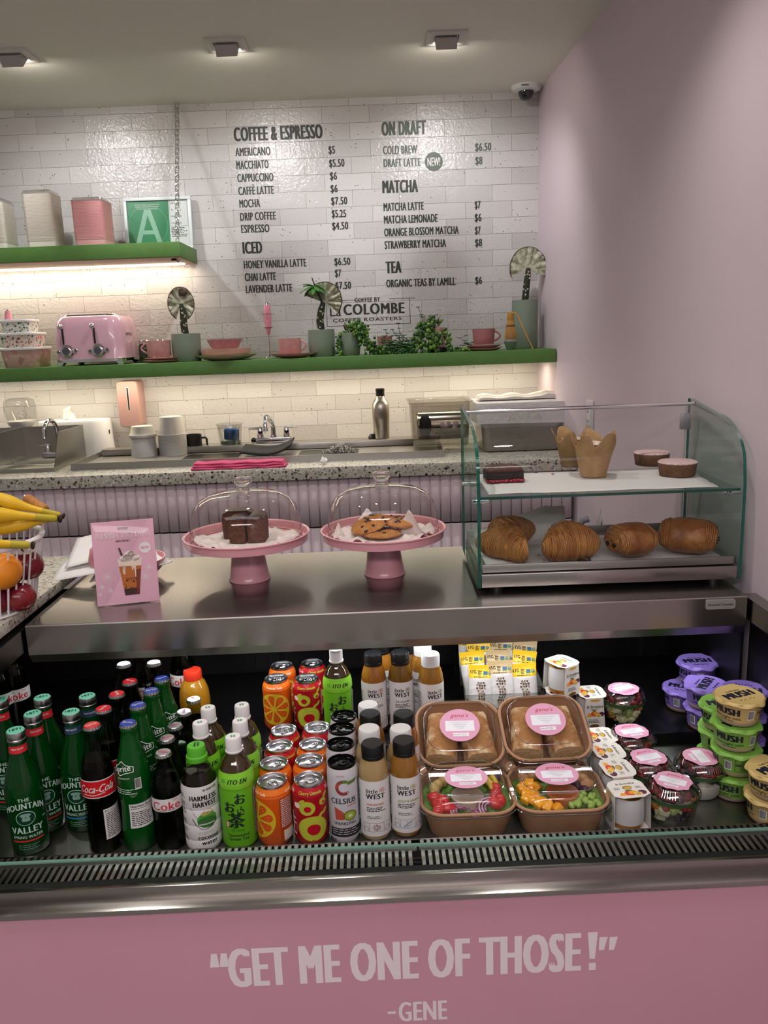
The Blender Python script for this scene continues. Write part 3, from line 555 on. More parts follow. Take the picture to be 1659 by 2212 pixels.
# ---- trailing pearls and sprigs
PEARL = mat('pearl_green', '#47722a', .3, var=('#7d9c46', 40, .35, .7)); PEARLD = mat('pearl_deep', '#23451d', .35, var=('#375f27', 40, .35, .7)); SPRIG = mat('sprig_green', '#35682e', .45); TWIG = mat('dry_twig', '#3f3328', .8)
def pearls(b, pts, n, sp, r0, q):
    P = [Vector(p) for p in pts]
    for i in range(n):
        k = q.random() * (len(P) - 1); j = min(int(k), len(P) - 2); c = P[j].lerp(P[j + 1], k - j); r = r0 * q.uniform(.7, 1.15)
        c = c + Vector((q.gauss(0, sp), q.gauss(0, sp * .7), q.gauss(0, sp * .8))); c.z = max(c.z, r); b.sph(c, (r, r, r * 1.1), m=0 if q.random() < .45 else 1, n=8, k=6)
def trail(name, label, x, y, strands, extra=None):
    t = thing(name, label, 'plant', (x, y, SZ)); q = random.Random(int(abs(x) * 1000)); b = B()
    for pts, n, sp, r in strands: pearls(b, pts, n, sp, r, q)
    b.obj('pearls', [PEARL, PEARLD], t); b = B(); [b.tube(s[0], .0012, 5) for s in strands]; b.obj('vines', SPRIG, t)
    if extra: extra(t, q)
def spot3(t, q):
    b = B(); b.lathe([(.036, 0), (.04, .004), (.044, .05), (.044, .096), (.04, .096), (.039, .086), (.0005, .088)], 36); b.obj('pot', POT, t)
    b = B(); [b.tube([(q.uniform(-.03, .03), q.uniform(-.02, .02), .085), (q.uniform(-.035, .04), q.uniform(-.03, .02), .12 + q.random() * .02)], .0016, 5) for i in range(26)]; b.obj('twigs', TWIG, t)
y = 3.50; trail('string_of_pearls', 'string of pearls spilling from a sage pot beneath the roaster logo', sx(757, y), y, [([(-.02, -.02, .10), (-.046, -.03, .075), (-.052, -.035, .02), (-.04, -.05, .006)], 46, .006, .0062), ([(.02, 0, .12), (.045, -.03, .11), (.062, -.04, .07), (.085, -.05, .03), (.12, -.05, .012), (.155, -.05, .01)], 330, .013, .0066), ([(.0, -.01, .115), (.05, -.03, .118), (.075, -.04, .085)], 60, .010, .008)], spot3)
def sprigs(name, label, x, y, spec, seed):
    t = thing(name, label, 'plant', (x, y, SZ)); q = random.Random(seed); b = B(); bl = B()
    for px_, h, dy in spec:
        pts = [(px_ + q.uniform(-.004, .004) * i, dy + q.uniform(-.002, .002), h * i / 6) for i in range(7)]; b.tube(pts, .0011, 5)
        for i in range(1, 7):
            for k in range(4): a = PI / 2 * k + i * .8; c = Vector(pts[i]); r = .0085 * (1.1 - i * .1); bl.sph(c + Vector((math.cos(a) * r, math.sin(a) * r, .002)), (.0052, .0052, .0022), n=6, k=4)
    b.obj('stems', TWIG, t); bl.obj('leaves', SPRIG, t); return t
t = sprigs('creeping_sedum', 'low creeping sprigs growing around the little pink pot', sx(862, 3.48), 3.48, [(rnd.uniform(-.075, .07), rnd.choice((.02, .03, .04, .055, .075)), rnd.uniform(-.03, .03)) for i in range(64)] + [(-.062, .10, 0), (.012, .125, 0), (-.005, .10, .0)], 3)
t = thing('flower_pot', 'small dusky pink pot behind the creeping sprigs', 'pot', (sx(832, 3.60), 3.60, SZ)); b = B(); b.lathe([(.027, .0), (.033, .072), (.0335, .076), (.030, .076), (.028, .066), (.0005, .066)], 32); b.obj('body', CP5, t)
def potp(t, q):
    b = B(); b.lathe([(.028, .02), (.03, .022), (.03, .103), (.027, .103), (.026, .095), (.0005, .095)], 32, c=(.043, .01, 0)); b.obj('pot', mat('blush_pot', '#cfa698', .5), t); b = B(); b.lathe([(.032, 0), (.042, .004), (.044, .02), (.0005, .02)], 32, c=(.043, .01, 0)); b.obj('dish', mat('black_dish', '#1b1b1b', .5), t)
    b = B(); [b.tube([(.03 + q.uniform(-.02, .02), .01, .09), (.02 + q.uniform(-.05, .05), q.uniform(-.02, .02), .13 + .03 * q.random()), (q.uniform(-.04, .06), q.uniform(-.03, .01), .11)], .0013, 5) for i in range(16)]; b.obj('twigs', TWIG, t)
trail('string_of_pearls', 'mound of pearl plant beside a blush pot on a black dish', sx(925, 3.50), 3.50, [([(.03, -.02, .125), (-.01, -.03, .115), (-.04, -.03, .07), (-.055, -.04, .02)], 190, .014, .0072), ([(.0, -.04, .08), (.03, -.05, .05), (.0, -.05, .02)], 120, .015, .0085), ([(.07, -.02, .09), (.085, -.03, .05), (.09, -.04, .01), (.14, -.05, .006), (.17, -.05, .006)], 110, .006, .006)], potp)
sprigs('creeping_sedum', 'tall thin leafy sprig rising behind the pearl mound', sx(913, 3.56), 3.56, [(0, .19, 0), (.006, .15, .01), (-.008, .12, 0)], 8)
sprigs('creeping_sedum', 'two lone sprigs standing left of the dusky cup', sx(1003, 3.56), 3.56, [(0, .065, 0), (.03, .035, 0), (.028, .03, .01)], 9)
# ---- matcha tools
t = thing('whisk_holder', 'sage ceramic holder under the bamboo whisk', 'holder', (sx(1103, 3.45), 3.45, SZ)); b = B(); b.lathe([(.015, 0), (.017, .001), (.027, .03), (.0275, .036), (.024, .043), (.017, .045), (.016, .036)], 32, m=[0, 0, 0, 1, 1, 1]); b.obj('body', [mat('moss_glaze', '#5d7558', .5), mat('taupe_glaze', '#8d8079', .5)], t)
t = thing('bamboo_whisk', 'bamboo matcha whisk resting tines down on its holder', 'whisk', (sx(1103, 3.45), 3.45, SZ + .045)); BAM = mat('bamboo', '#c9974f', .5, var=('#b9863f', 40, .3, .7))
b = B(); b.lathe([(.0135, .073), (.0145, .075), (.0145, .108), (.0125, .109), (.0005, .106)], 24); b.obj('handle', BAM, t); b = B()
for k in range(44): a = 2 * PI * k / 44; b.tube([(r * math.cos(a), r * math.sin(a), z) for r, z in ((.0135, .076), (.0165, .05), (.0225, .028), (.0245, .008), (.022, .0))], .0011, 5)
b.obj('tines', BAM, t); b = B(); [b.tube([(r * math.cos(2 * PI * i / 24), r * math.sin(2 * PI * i / 24), z) for i in range(24)], .0014, 5, closed=True) for r, z in ((.0172, .052), (.0165, .056))]; b.obj('binding', mat('dark_thread', '#4d3a22', .8), t)
p0 = Vector((sx(1113, 3.44, 674), 3.44, 0)); p1 = Vector((sx(1152, 3.40, 747), 3.405, 0))
t = thing('bamboo_scoop', 'slim bamboo scoop leaning between the whisk and the tall pot', 'scoop', (p1.x, p1.y, SZ)); dx, dy = p0.x - p1.x, p0.y - p1.y; b = B(); b.tube([(0, 0, .0015), (dx * .5, dy * .5, .078), (dx * .8, dy * .8, .13), (dx * .93, dy, .148), (dx * 1.12, dy, .152), (dx * 1.3, dy, .142)], [.0024, .0026, .0028, .003, .0036, .003], 8); b.obj('body', BAM, t)
# ================================================================ upper shelf
UZ = 1.869
def cartons(px0, px1, y, n, col, col2, label, group, pitch=.0049):
    x0, x1 = at(px0, 530, Y=y).x, at(px1, 530, Y=y).x; w = x1 - x0; m = mat('carton_' + col[1:], col, .6); proto = None; me = None
    for k in range(n):
        z = UZ + k * pitch; o = None
        if me is None:
            b = B(); h = .026; b.loft([rr(w, w, .012, 0), rr(w * 1.035, w * 1.035, .013, h - .002), rr(w * 1.065, w * 1.065, .014, h - .0014), rr(w * 1.065, w * 1.065, .014, h), rr(w * 1.035 - .0006, w * 1.035 - .0006, .013, h), rr(w - .0006, w - .0006, .012, .0004)], cap=(True, True)); o = b.obj('paper_tub', m); me = o.data
        else: o = bpy.data.objects.new('paper_tub', me); C.objects.link(o)
        o.location = ((x0 + x1) / 2 + rnd.uniform(-.0007, .0007), y + w / 2 + .005 + rnd.uniform(-.0007, .0007), z); tag(o, label, 'tub', group)
    t = thing('tub_lid', 'clear lid topping the ' + col2, 'lid', ((x0 + x1) / 2, y + w / 2 + .005, UZ + (n - 1) * pitch + .026)); b = B(); b.loft([rr(w * 1.09, w * 1.09, .014, -.001), rr(w * 1.09, w * 1.09, .014, .0012), rr(w * 1.0, w * 1.0, .012, .002), rr(w * .98, w * .98, .012, .012), rr(w * .94, w * .94, .01, .013)]); b.obj('sheet', pane('lid_plastic', '#f1efee', .16, .1, .6), t)
cartons(59, 119, 3.43, 38, '#f3ecdf', 'tall cream stack of paper tubs', 'cream square paper tub nested in the tall stack', 'cream paper tubs in the tall stack')
cartons(163, 228, 3.43, 31, '#ffc3c3', 'pink stack of paper tubs', 'pink square paper tub nested in the pink stack', 'pink paper tubs in the stack')
cartons(-48, 13, 3.43, 33, '#ece6da', 'cream stack cut by the picture edge', 'cream square paper tub in the stack cut by the left edge', 'cream paper tubs at the left edge')
fy = 3.672; x0, x1 = at(268, 480, Y=fy).x, at(414, 480, Y=fy).x; zt = at(340, 424, Y=fy).z; W, Hh = x1 - x0, zt - UZ
t = thing('framed_certificate', 'white framed green inspection grade card leaning on the brick wall', 'picture frame', (x0, fy, UZ), 0, rot=(math.radians(-5), 0, 0)); b = B(); fw = .014
for q in ((0, W, 0, fw), (0, W, Hh - fw, Hh), (0, fw, fw, Hh - fw), (W - fw, W, fw, Hh - fw)): b.box(q[0], q[1], -.008, .01, q[2], q[3], bev=.002)
b.obj('frame', mat('frame_white', '#d7dcdc', .35), t); b = B(); b.box(fw, W - fw, 0, .008, fw, Hh - fw); a = A(); gx = W * .665
a.rect(fw, gx, fw, Hh - fw, 1, 1); a.rect(gx, W - fw, fw, Hh - fw, 2, 1); cx, cy = gx * .52, Hh * .46
a.poly([(cx - .058, cy - .072), (cx - .014, cy + .068), (cx + .014, cy + .068), (cx + .058, cy - .072), (cx + .036, cy - .072), (cx, cy + .045), (cx - .036, cy - .072)], 3, 3); a.poly([(cx - .026, cy - .035), (cx + .026, cy - .035), (cx + .02, cy - .018), (cx - .02, cy - .018)], 3, 3)
for i in range(40): r0 = .085; a.line([(cx + r0 * math.cos(PI * i / 20), cy + r0 * math.sin(PI * i / 20)), (cx + r0 * math.cos(PI * (i + 1) / 20), cy + r0 * math.sin(PI * (i + 1) / 20))], .001, 3, 2)
for i, s_ in enumerate(('THE MOST RECENT FOOD INSPECTION', 'REPORT IS AVAILABLE FOR REVIEW', 'AT THIS FACILITY UPON REQUEST.')): a.text(s_, cx, Hh - fw - .018 - i * .0085, .0045, 5, al='c', w=.108 - .008 * i, l=3)
a.lines(gx + .006, W - fw - .006, Hh * .40, .007, 6, 4, seed=5); a.line([(gx + .004, Hh * .44), (W - fw - .004, Hh * .44), (W - fw - .004, Hh - fw - .004), (gx + .004, Hh - fw - .004), (gx + .004, Hh * .44)], .0009, 4, 2)
for i, s_ in enumerate(('08/27/25', 'A. Lee', '004 1988', "Gene's Cafe")): a.text(s_, gx + .008, Hh * (.86 - .125 * i), .0075, 4, w=.045, l=3)
a.text('Public Health', gx + .014, fw + .006, .005, 4, w=.042, bold=.02)
a.into(b, plane((0, -.0002, 0), (1, 0, 0), (0, 0, 1))); b.obj('card', [PAPER, mat('grade_green', '#2f8a5c', .35), mat('form_paper', '#dfe3e0', .4), mat('grade_mint', '#8fc3a6', .35), INK, PAPER], t, smooth=False)
b = B(); b.box(fw, W - fw, -.0035, -.002, fw, Hh - fw); b.obj('glazing', pane('picture_glass', '#ffffff', .05, .03, .4), t)
# ================================================================ back counter, left to right
def cz(px, py): return at(px, py, Z=CT)
# snack bag cut by the frame
p = cz(-6, 925); t = thing('snack_bag', 'yellow and red snack bag at the left picture edge by the sink', 'bag', (p.x, 3.62, CT)); b = B()
b.loft([rr(.10, .05, .012, .0), rr(.115, .07, .02, .03), rr(.115, .065, .02, .10), rr(.11, .04, .01, .16), rr(.108, .012, .004, .185), rr(.108, .006, .002, .20)]); a = A().rect(-.05, .055, .05, .125, 1, 1).disc(.03, .13, .022, 1, 1).text('Tr', .028, .075, .03, 2, l=2, sh=.2, bold=.02); a.into(b, plane((0, -.0355, 0), (1, 0, 0), (0, .06, 1))); b.obj('bag', [mat('snack_yellow', '#d9b867', .4), mat('snack_red', '#b3201f', .4), PAPER], t)
p = cz(47, 935); t = thing('coffee_grinder', 'white grinder with ribbed body and clear hopper behind the hand sink', 'grinder', (at(45, 900, Y=3.62).x, 3.62, CT)); b = B(); n = 72
rb = lambda z, r: [Vector(((r + (.0012 if j % 2 else -.0008)) * math.cos(2 * PI * j / n), (r + (.0012 if j % 2 else -.0008)) * math.sin(2 * PI * j / n), z)) for j in range(n)]
b.loft([rb(0, .05), rb(.125, .05)]); b.obj('body', WHITE, t); b = B(); b.lathe([(.03, .125), (.033, .135), (.058, .16), (.06, .172), (.055, .172), (.03, .14), (.0005, .138)], 40); b.obj('funnel', mat('funnel_grey', '#c9c6c2', .4), t)
b = B(); b.lathe([(.058, .172), (.066, .20), (.068, .235), (.062, .262), (.04, .272), (.0005, .274)], 40, cap=(False, False)); b.obj('hopper', PLAST, t)
# tissue dispenser
xa, xb = at(78, 930, Y=3.60).x, at(237, 930, Y=3.60).x; t = thing('tissue_dispenser', 'white oval paper towel dispenser with a sheet poking out on top', 'dispenser', ((xa + xb) / 2, 3.638, CT + .0003)); W = xb - xa; b = B(); b.loft([rr(W * 1.0, .155, .074, 0, 10), rr(W * .98, .15, .072, .155, 10), rr(W * .96, .145, .07, .164, 10), rr(W * .9, .135, .06, .166, 10)]); b.box(W * .46, W * .49, -.03, -.026, .10, .118, m=1); b.obj('body', [WHITE, mat('dark_gap')], t)
b = B(); c = Vector((-.02, 0, .162)); b.grid(lambda u, v: c + Vector((-.032 + .062 * u + .02 * v * math.sin(u * 5), .012 * math.sin(u * 7 + v * 2) - .01 + v * .01, .068 * v * (1 - .75 * abs(u - .42) ** 1.2) + .004 * math.sin(u * 9))), 14, 8); b.obj('tissue', mat('tissue', '#ece6da', .8), t, solid=.0006)
a = A().line([(-.004, 0), (0, .004), (.004, 0)], .001, 0); b = B(); a.into(b, plane((-.02, -.0757, .145), (1, 0, 0), (0, 0, 1))); b.obj('emblem', mat('grey_print'), t, smooth=False)
# wall dispenser
xa, xb = at(246, 850, Y=3.62).x, at(293, 850, Y=3.62).x; zt = at(268, 823, Y=3.62).z; t = thing('soap_dispenser', 'rose gold dispenser with a dark slit fixed to the bricks', 'dispenser', ((xa + xb) / 2 + .01, WALL_Y, zt - .205)); w = xb - xa; b = B()
b.loft([[Vector((p.x, -.0 - y, p.y + .1025)) for p in rr(w * k, .205 * k2, .014, 0)] for y, k, k2 in ((.0, 1, 1), (.08, 1, 1), (.094, .97, .985), (.098, .9, .96))][::-1], m=0); b.obj('body', mat('rose_gold', '#d2a59b', .32, .35), t)
b = B(); b.loft([[Vector((p.x + .002, -.0985 - y, p.y + .125)) for p in rr(.0065, .10, .003, 0)] for y in (0, .0008)][::-1]); b.obj('window', BLACK, t); b = B(); b.loft([[Vector((p.x + .002, -.0982 - y, p.y + .125)) for p in rr(.0095, .104, .0045, 0)] for y in (0, .0004)][::-1]); b.obj('window_rim', PAPER, t); b = B(); b.lathe([(.008, -.012), (.008, .004)], 12, c=(.02, -.06, 0)); b.obj('nozzle', BLACK, t)
# hand sink with splash guards
fr = at(118, 1019, Z=CT); bk = 3.55; sx0 = -1.93; sx1 = fr.x
t = thing('hand_sink', 'stainless hand sink with tall side splash guards', 'sink', (0, 0, CT)); b = B(); gz = .15
b.loft([[(x, y, z) for x, y in ((sx0, fr.y), (sx1, fr.y), (sx1, bk), (sx0, bk))] for z in (.0, .016)], cap=(True, False)); q = [rr(sx1 - sx0, bk - fr.y, .01, .016, cx=(sx0 + sx1) / 2, cy=(fr.y + bk) / 2), rr(sx1 - sx0 - .05, bk - fr.y - .16, .05, .0165, cx=(sx0 + sx1) / 2, cy=(fr.y + bk) / 2 - .055), rr(sx1 - sx0 - .07, bk - fr.y - .18, .06, .003, cx=(sx0 + sx1) / 2, cy=(fr.y + bk) / 2 - .055)]
b.loft(q, cap=(False, True)); b.obj('basin', SINKS, t)
for nm, pts in (('back_guard', [(sx0, bk, .016), (sx1, bk, .016), (sx1, bk, gz + .0), (sx0, bk, gz)]),): b = B(); b.slab(pts, (0, .003, 0)); b.obj('splash_guard', SINKS, t, smooth=False)
for x in (sx1, at(48, 915, Y=bk).x): b = B(); b.slab([(x, fr.y + .005, .016), (x, bk, .016), (x, bk, gz), (x, fr.y + .085, gz)], (-.003, 0, 0)); b.obj('splash_guard', SINKS, t, smooth=False)
fc = at(122, 985, Y=bk - .045); t = thing('faucet', 'chrome gooseneck faucet over the hand sink', 'faucet', (fc.x, bk - .045, CT + .0172)); b = B(); b.box(-.055, .045, -.02, .02, 0, .026, bev=.004); b.obj('base', CHROME, t)
b = B(); b.tube([(.02, 0, .02), (.018, -.0, .10), (.016, -.003, .13)] + [(.016 - .002 * i, -.004 - .045 * (1 - math.cos(PI * i / 8)), .13 + .035 * math.sin(PI * i / 8)) for i in range(1, 9)] + [(-.002, -.095, .105), (-.002, -.095, .095)], [.0095] * 11 + [.0085, .0105], 12); b.lathe([(.013, .022), (.013, .04), (.009, .042)], 16, c=(.02, 0, 0)); b.obj('spout', CHROME, t)
b = B(); b.lathe([(.014, .022), (.0125, .055), (.009, .062)], 20, c=(-.032, 0, 0)); b.tube([(-.032, 0, .055), (-.065, -.01, .056)], .003, 8); b.obj('lever', CHROME, t)
# long prep sink
f0, f1 = cz(153, 1017), cz(963, 990); t = thing('prep_sink', 'long low stainless drainboard sink in front of the brick wall', 'sink', (0, 0, CT)); x0, x1, y0, y1 = f0.x, f1.x, f0.y, 3.60; h = .028; b = B(); cx, cy = (x0 + x1) / 2, (y0 + y1) / 2; W, D = x1 - x0, y1 - y0
b.loft([rr(W, D, .004, 0, cx=cx, cy=cy), rr(W, D, .004, h, cx=cx, cy=cy), rr(W - .012, D - .012, .006, h, cx=cx, cy=cy), rr(W - .03, D - .03, .012, .010, cx=cx, cy=cy)], cap=(True, True)); b.obj('rim', SINKS, t, ang=30)
b = B(); b.box(x0 + .02, x1 - .02, y1 - .085, y1 - .004, .012, h + .012, bev=.003); b.obj('faucet_ledge', SINKS, t)
for pa_, pb_ in ((388, 522), (640, 780)):
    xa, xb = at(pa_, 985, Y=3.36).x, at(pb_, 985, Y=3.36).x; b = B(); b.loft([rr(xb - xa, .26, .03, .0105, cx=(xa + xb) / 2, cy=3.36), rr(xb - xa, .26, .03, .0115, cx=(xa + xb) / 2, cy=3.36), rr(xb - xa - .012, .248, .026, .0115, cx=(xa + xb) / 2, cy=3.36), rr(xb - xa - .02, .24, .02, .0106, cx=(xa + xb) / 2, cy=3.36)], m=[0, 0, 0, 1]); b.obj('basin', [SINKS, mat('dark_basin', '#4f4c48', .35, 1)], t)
xf = at(592, 955, Y=3.56).x; t = thing('faucet', 'two handled chrome faucet behind the prep sink', 'faucet', (xf, 3.56, CT + h + .012)); b = B(); b.box(-.078, .078, -.022, .022, 0, .026, bev=.005); b.obj('base', CHROME, t)
b = B(); b.tube([(.0, 0, .024), (.0, -.0, .07)] + [(-.02 * i / 6, -.09 * (i / 6), .07 + .05 * math.sin(PI * .62 * i / 6)) for i in range(1, 7)] + [(-.02, -.10, .09), (-.02, -.10, .062)], [.0115] * 8 + [.010, .012], 12); b.lathe([(.014, .022), (.014, .034)], 16); b.obj('spout', CHROME, t)
for s_ in (-1, 1): b = B(); b.lathe([(.015, .024), (.015, .04), (.011, .042), (.011, .052), (.013, .053), (.011, .064)], 18, c=(s_ * .058, 0, 0), m=[0, 0, 1, 1, 0]); b.box(s_ * .05, s_ * .105, -.006, .005, .062, .068, bev=.002); b.obj('handle', [CHROME, mat('dark_chrome')], t)
b = B(); b.lathe([(.009, .0), (.012, .012), (.006, .02)], 14, c=(-.09, 0, .004)); b.obj('side_knob', BLACK, t)
xa = at(580, 978, Y=3.40).x; t = thing('sink_mat', 'black rubber mat draped in the prep sink', 'mat', (xa, 3.37, CT + .0128)); b = B(); b.grid(lambda u, v: Vector((-.105 + .21 * u, -.07 + .16 * v, .012 + .034 * (2 * u - 1) ** 2 * (.35 + .65 * u) - .006 * v + .02 * v)), 18, 4); b.obj('sheet', mat('black_rubber', '#0d0d0e', .8), t, solid=.006)
xa = at(735, 982, Y=3.36).x; q = random.Random(4); t = thing('soap_suds', 'white soap foam in the right basin of the prep sink', 'foam', (xa, 3.35, CT + .0115)); t['kind'] = 'stuff'; b = B()
for i in range(170): u = q.gauss(0, .028); r = q.uniform(.003, .0085); b.sph((u, q.gauss(0, .03), max(r, .026 * math.exp(-(u / .04) ** 2) * q.random() + r)), r, n=8, k=5)
b.obj('bubbles', pane('suds', '#f2f2f0', .35, .05, .5), t)['kind'] = 'stuff'
# towel, paper, stopper
p0, p1 = at(413, 1017, Z=CT), at(622, 1003, Z=CT); TW = mat('pink_towel', '#d4577f', .9, bump=(350, .5, .001)); t = thing('towel', 'folded bright pink cloth on the terrazzo edge before the prep sink', 'towel', ((p0.x + p1.x) / 2, p0.y + .035, CT)); L = p1.x - p0.x; b = B()
for k, (dx, d, z) in enumerate(((0, .075, .0), (.008, .07, .009), (.012, .06, .018))): b.loft([[Vector((-L / 2 + L * i / 10 + dx * (1 - i / 5), y * (1 + .12 * math.sin(i * 1.7 + k)), zz + .002 * math.sin(i * 2.1 + k))) for y, zz in ((-d / 2, z + .002), (-d / 2 + .004, z), (d / 2, z), (d / 2, z + .008), (-d / 2 + .004, z + .0095), (-d / 2 - .002, z + .006))] for i in range(11)])
b.obj('cloth', TW, t)
def crumple(name, label, cat, loc, r, m, seed):
    t = thing(name, label, cat, loc); q = random.Random(seed); b = B(); b.sph((0, 0, r * .8), r, n=12, k=8, fn=lambda d: .75 + .45 * noise.noise(d * 2.6 + Vector((seed, 0, 0)))); b.obj('body', m, t, ang=10); return t
p = at(700, 1003, Z=CT); crumple('crumpled_paper', 'tiny ball of crumpled paper on the worktop edge', 'paper', p, .017, PAPER, 3)
p = at(804, 948, Y=3.58); t = thing('bottle_stopper', 'small black stopper beside the steel bottle', 'stopper', (p.x, 3.575, CT + h + .012)); b = B(); b.lathe([(.016, 0), (.018, .006), (.013, .013), (.008, .02), (.0005, .021)], 14); b.obj('body', BLACK, t)
# upturned deli tubs
DELI = mat('deli_plastic', '#d8d4cc', .35, sss=.3)
xa = at(308, 935, Y=3.50).x; t = thing('deli_tub', 'upturned translucent deli tub with a second tub on it, left', 'tub', (xa, 3.50, CT)); b = B(); b.lathe([(.056, 0), (.0565, .004), (.051, .092), (.0005, .092)], 40); b.obj('lower_tub', DELI, t); b = B(); b.lathe([(.057, .092), (.058, .094), (.058, .104), (.054, .108), (.046, .140), (.0005, .141)], 40); b.obj('upper_tub', DELI, t)
xa = at(371, 930, Y=3.52).x; q = 22
for k in range(q):
    t = None; z = CT + .0046 * k; b = B(); b.lathe([(.0605, .0), (.061, .001), (.0605, .0035), (.0575, .0042), (.048, .078), (.0005, .078)] if k == q - 1 else [(.0605, .0), (.061, .001), (.0605, .0035), (.0575, .0042), (.057, .0042), (.0570, .0005), (.0585, .0)], 36, cap=(k == q - 1, k == q - 1)); o = b.obj('deli_tub', DELI); o.location = (xa, 3.52, z); tag(o, 'translucent tub in the tall upturned nest beside the black mug', 'tub', 'nested translucent tubs')
xa = at(419, 950, Y=3.56).x; t = thing('mug', 'black straight mug beside the nested tubs', 'mug', (xa, 3.56, CT + .001)); b = B(); b.lathe([(.034, 0), (.035, .003), (.034, .088), (.031, .088), (.031, .06), (.0005, .06)], 32); b.obj('body', mat('mug_black', '#131315', .4), t); b = B(); b.tube([(.033, 0, .072), (.052, 0, .072), (.057, 0, .066), (.057, 0, .01)], .0045, 8); b.obj('handle', mat('mug_black'), t)
xa = at(498, 945, Y=3.57).x; t = thing('sponge_tub', 'clear tub holding a blue sponge behind the prep sink', 'tub', (xa, 3.565, CT + h + .0125)); b = B(); b.lathe([(.044, 0), (.046, .002), (.055, .084), (.058, .086), (.058, .09), (.0555, .09)], 36, cap=(True, False)); b.obj('wall', pane('frosted_tub', '#e6e6e2', .16, .15, .5), t)
b = B(); b.lathe([(.043, .002), (.0445, .016), (.0005, .016)], 30); b.obj('soap_liquid', mat('teal_soap', '#0e6f55', .1, coat=.5), t); t2 = thing('sponge', 'blue sponge inside the clear tub', 'sponge', (xa + .008, 3.565, CT + h + .030)); b = B(); b.box(-.034, .028, -.02, .02, 0, .05, bev=.006, M=Matrix.Rotation(.08, 4, 'Y')); b.obj('body', mat('blue_sponge', '#27508f', .9, bump=(200, .8, .002)), t2)
# steel bottle
xa = at(824, 930, Y=3.60).x; t = thing('steel_bottle', 'brushed steel bottle with black neck cap by the bricks', 'bottle', (xa, 3.575, CT + h + .0125)); b = B(); b.lathe([(.032, 0), (.0345, .004), (.0385, .12), (.0375, .15), (.029, .168), (.021, .178), (.020, .186)], 40); b.obj('body', steel_mat('bottle_steel', '#b9b2a6', .3, (500, 500, 8), (1, .3, .02)), t); b = B(); b.lathe([(.0195, .186), (.0185, .205), (.020, .207), (.020, .217), (.017, .219), (.0005, .219)], 30); b.obj('cap', BLACK, t)
# clear bins
CAM = pane('clear_bin', '#eceae6', .10, .04, .6); xa, xb = at(886, 950, Y=3.42).x, at(1012, 950, Y=3.42).x
def bin_(label, cx, cy, w, d, h, z):
    t = thing('storage_bin', label, 'bin', (cx, cy, z)); b = B(); b.loft([rr(w * .9, d * .9, .03, 0), rr(w * .92, d * .92, .034, .006), rr(w * .985, d * .985, .03, h - .008), rr(w * 1.06, d * 1.06, .02, h - .006), rr(w * 1.07, d * 1.07, .02, h), rr(w * 1.03, d * 1.03, .02, h), rr(w * .975, d * .975, .03, h - .006), rr(w * .915, d * .915, .03, .007)], cap=(True, True)); b.obj('body', CAM, t); return t
t = bin_('clear bin holding steel canister at the right end of the prep sink', (xa + xb) / 2, 3.42, xb - xa, .26, .185, CT + .0285)
t = thing('steel_canister', 'shiny steel canister lying in the clear bin', 'canister', ((xa + xb) / 2 + .01, 3.42, CT + .105)); b = B(); M = Matrix.Rotation(PI / 2, 4, 'Y'); b.lathe([(.0005, -.105), (.056, -.104), (.060, -.1), (.060, .1), (.056, .104), (.0005, .105)], 36, M=M); b.obj('body', mat('mirror_steel', '#aaa49a', .18, 1), t)
b = B(); b.sph((-.075, -.066, .005), (.022, .006, .05), n=14, k=8, fn=lambda d: 1 + .35 * max(0, d.x) ** 2); b.obj('strap', BLACK, t); b = B(); q = random.Random(6); [b.sph((.03 + q.uniform(-.03, .04), -.058, q.uniform(-.02, .02)), (q.uniform(.008, .016), .005, q.uniform(.008, .014)), n=8, k=6) for i in range(6)]; b.obj('sticker', mat('lilac_patch', '#d3c0c6', .5), t)
x0, x1 = at(1030, 950, Y=3.40).x, at(1205, 950, Y=3.40).x; w, d = x1 - x0, .30; t = bin_('clear bin wrapped in film behind the pastry case, in the wall corner', (x0 + x1) / 2, 3.42, w, d, .195, CT + .0002); b = B()
b.loft([[p * (1 + .012 * noise.noise(p * 14)) + Vector((0, 0, .007 * noise.noise(p * 20))) for p in rr(w * k, d * k, .03, z, 10)] for k, z in ((1.085, .118), (1.095, .15), (1.10, .19), (1.085, .2), (.9, .1975))], cap=(False, True)); b.obj('film', mat('white_film', '#cfcaca', .35, bump=(40, .8, .006)), t)
b = B(); b.loft([rr(w * .9, d * .9, .03, .004), rr(w * .955, d * .955, .03, .12)], cap=(True, True)); b.obj('contents', mat('dough_bag', '#b6b1ad', .4, bump=(22, .9, .02)), t); tz = CT + .2005
t = thing('towel', 'folded white towel lying on the film-wrapped bin in the wall corner', 'towel', ((x0 + x1) / 2 + .01, 3.47, tz)); b = B(); L = w * .98; b.loft([[Vector((-L / 2 + L * i / 14, y, z * (1 + .25 * math.sin(i * 1.3)) + .012 * (i > 11) * (z > .005))) for y, z in ((-.06, .002), (.05, 0), (.06, .012), (.02, .022), (-.045, .02), (-.066, .012))] for i in range(15)]); b.obj('cloth', mat('white_towel', '#ded7d2', .9, bump=(260, .4, .001)), t)
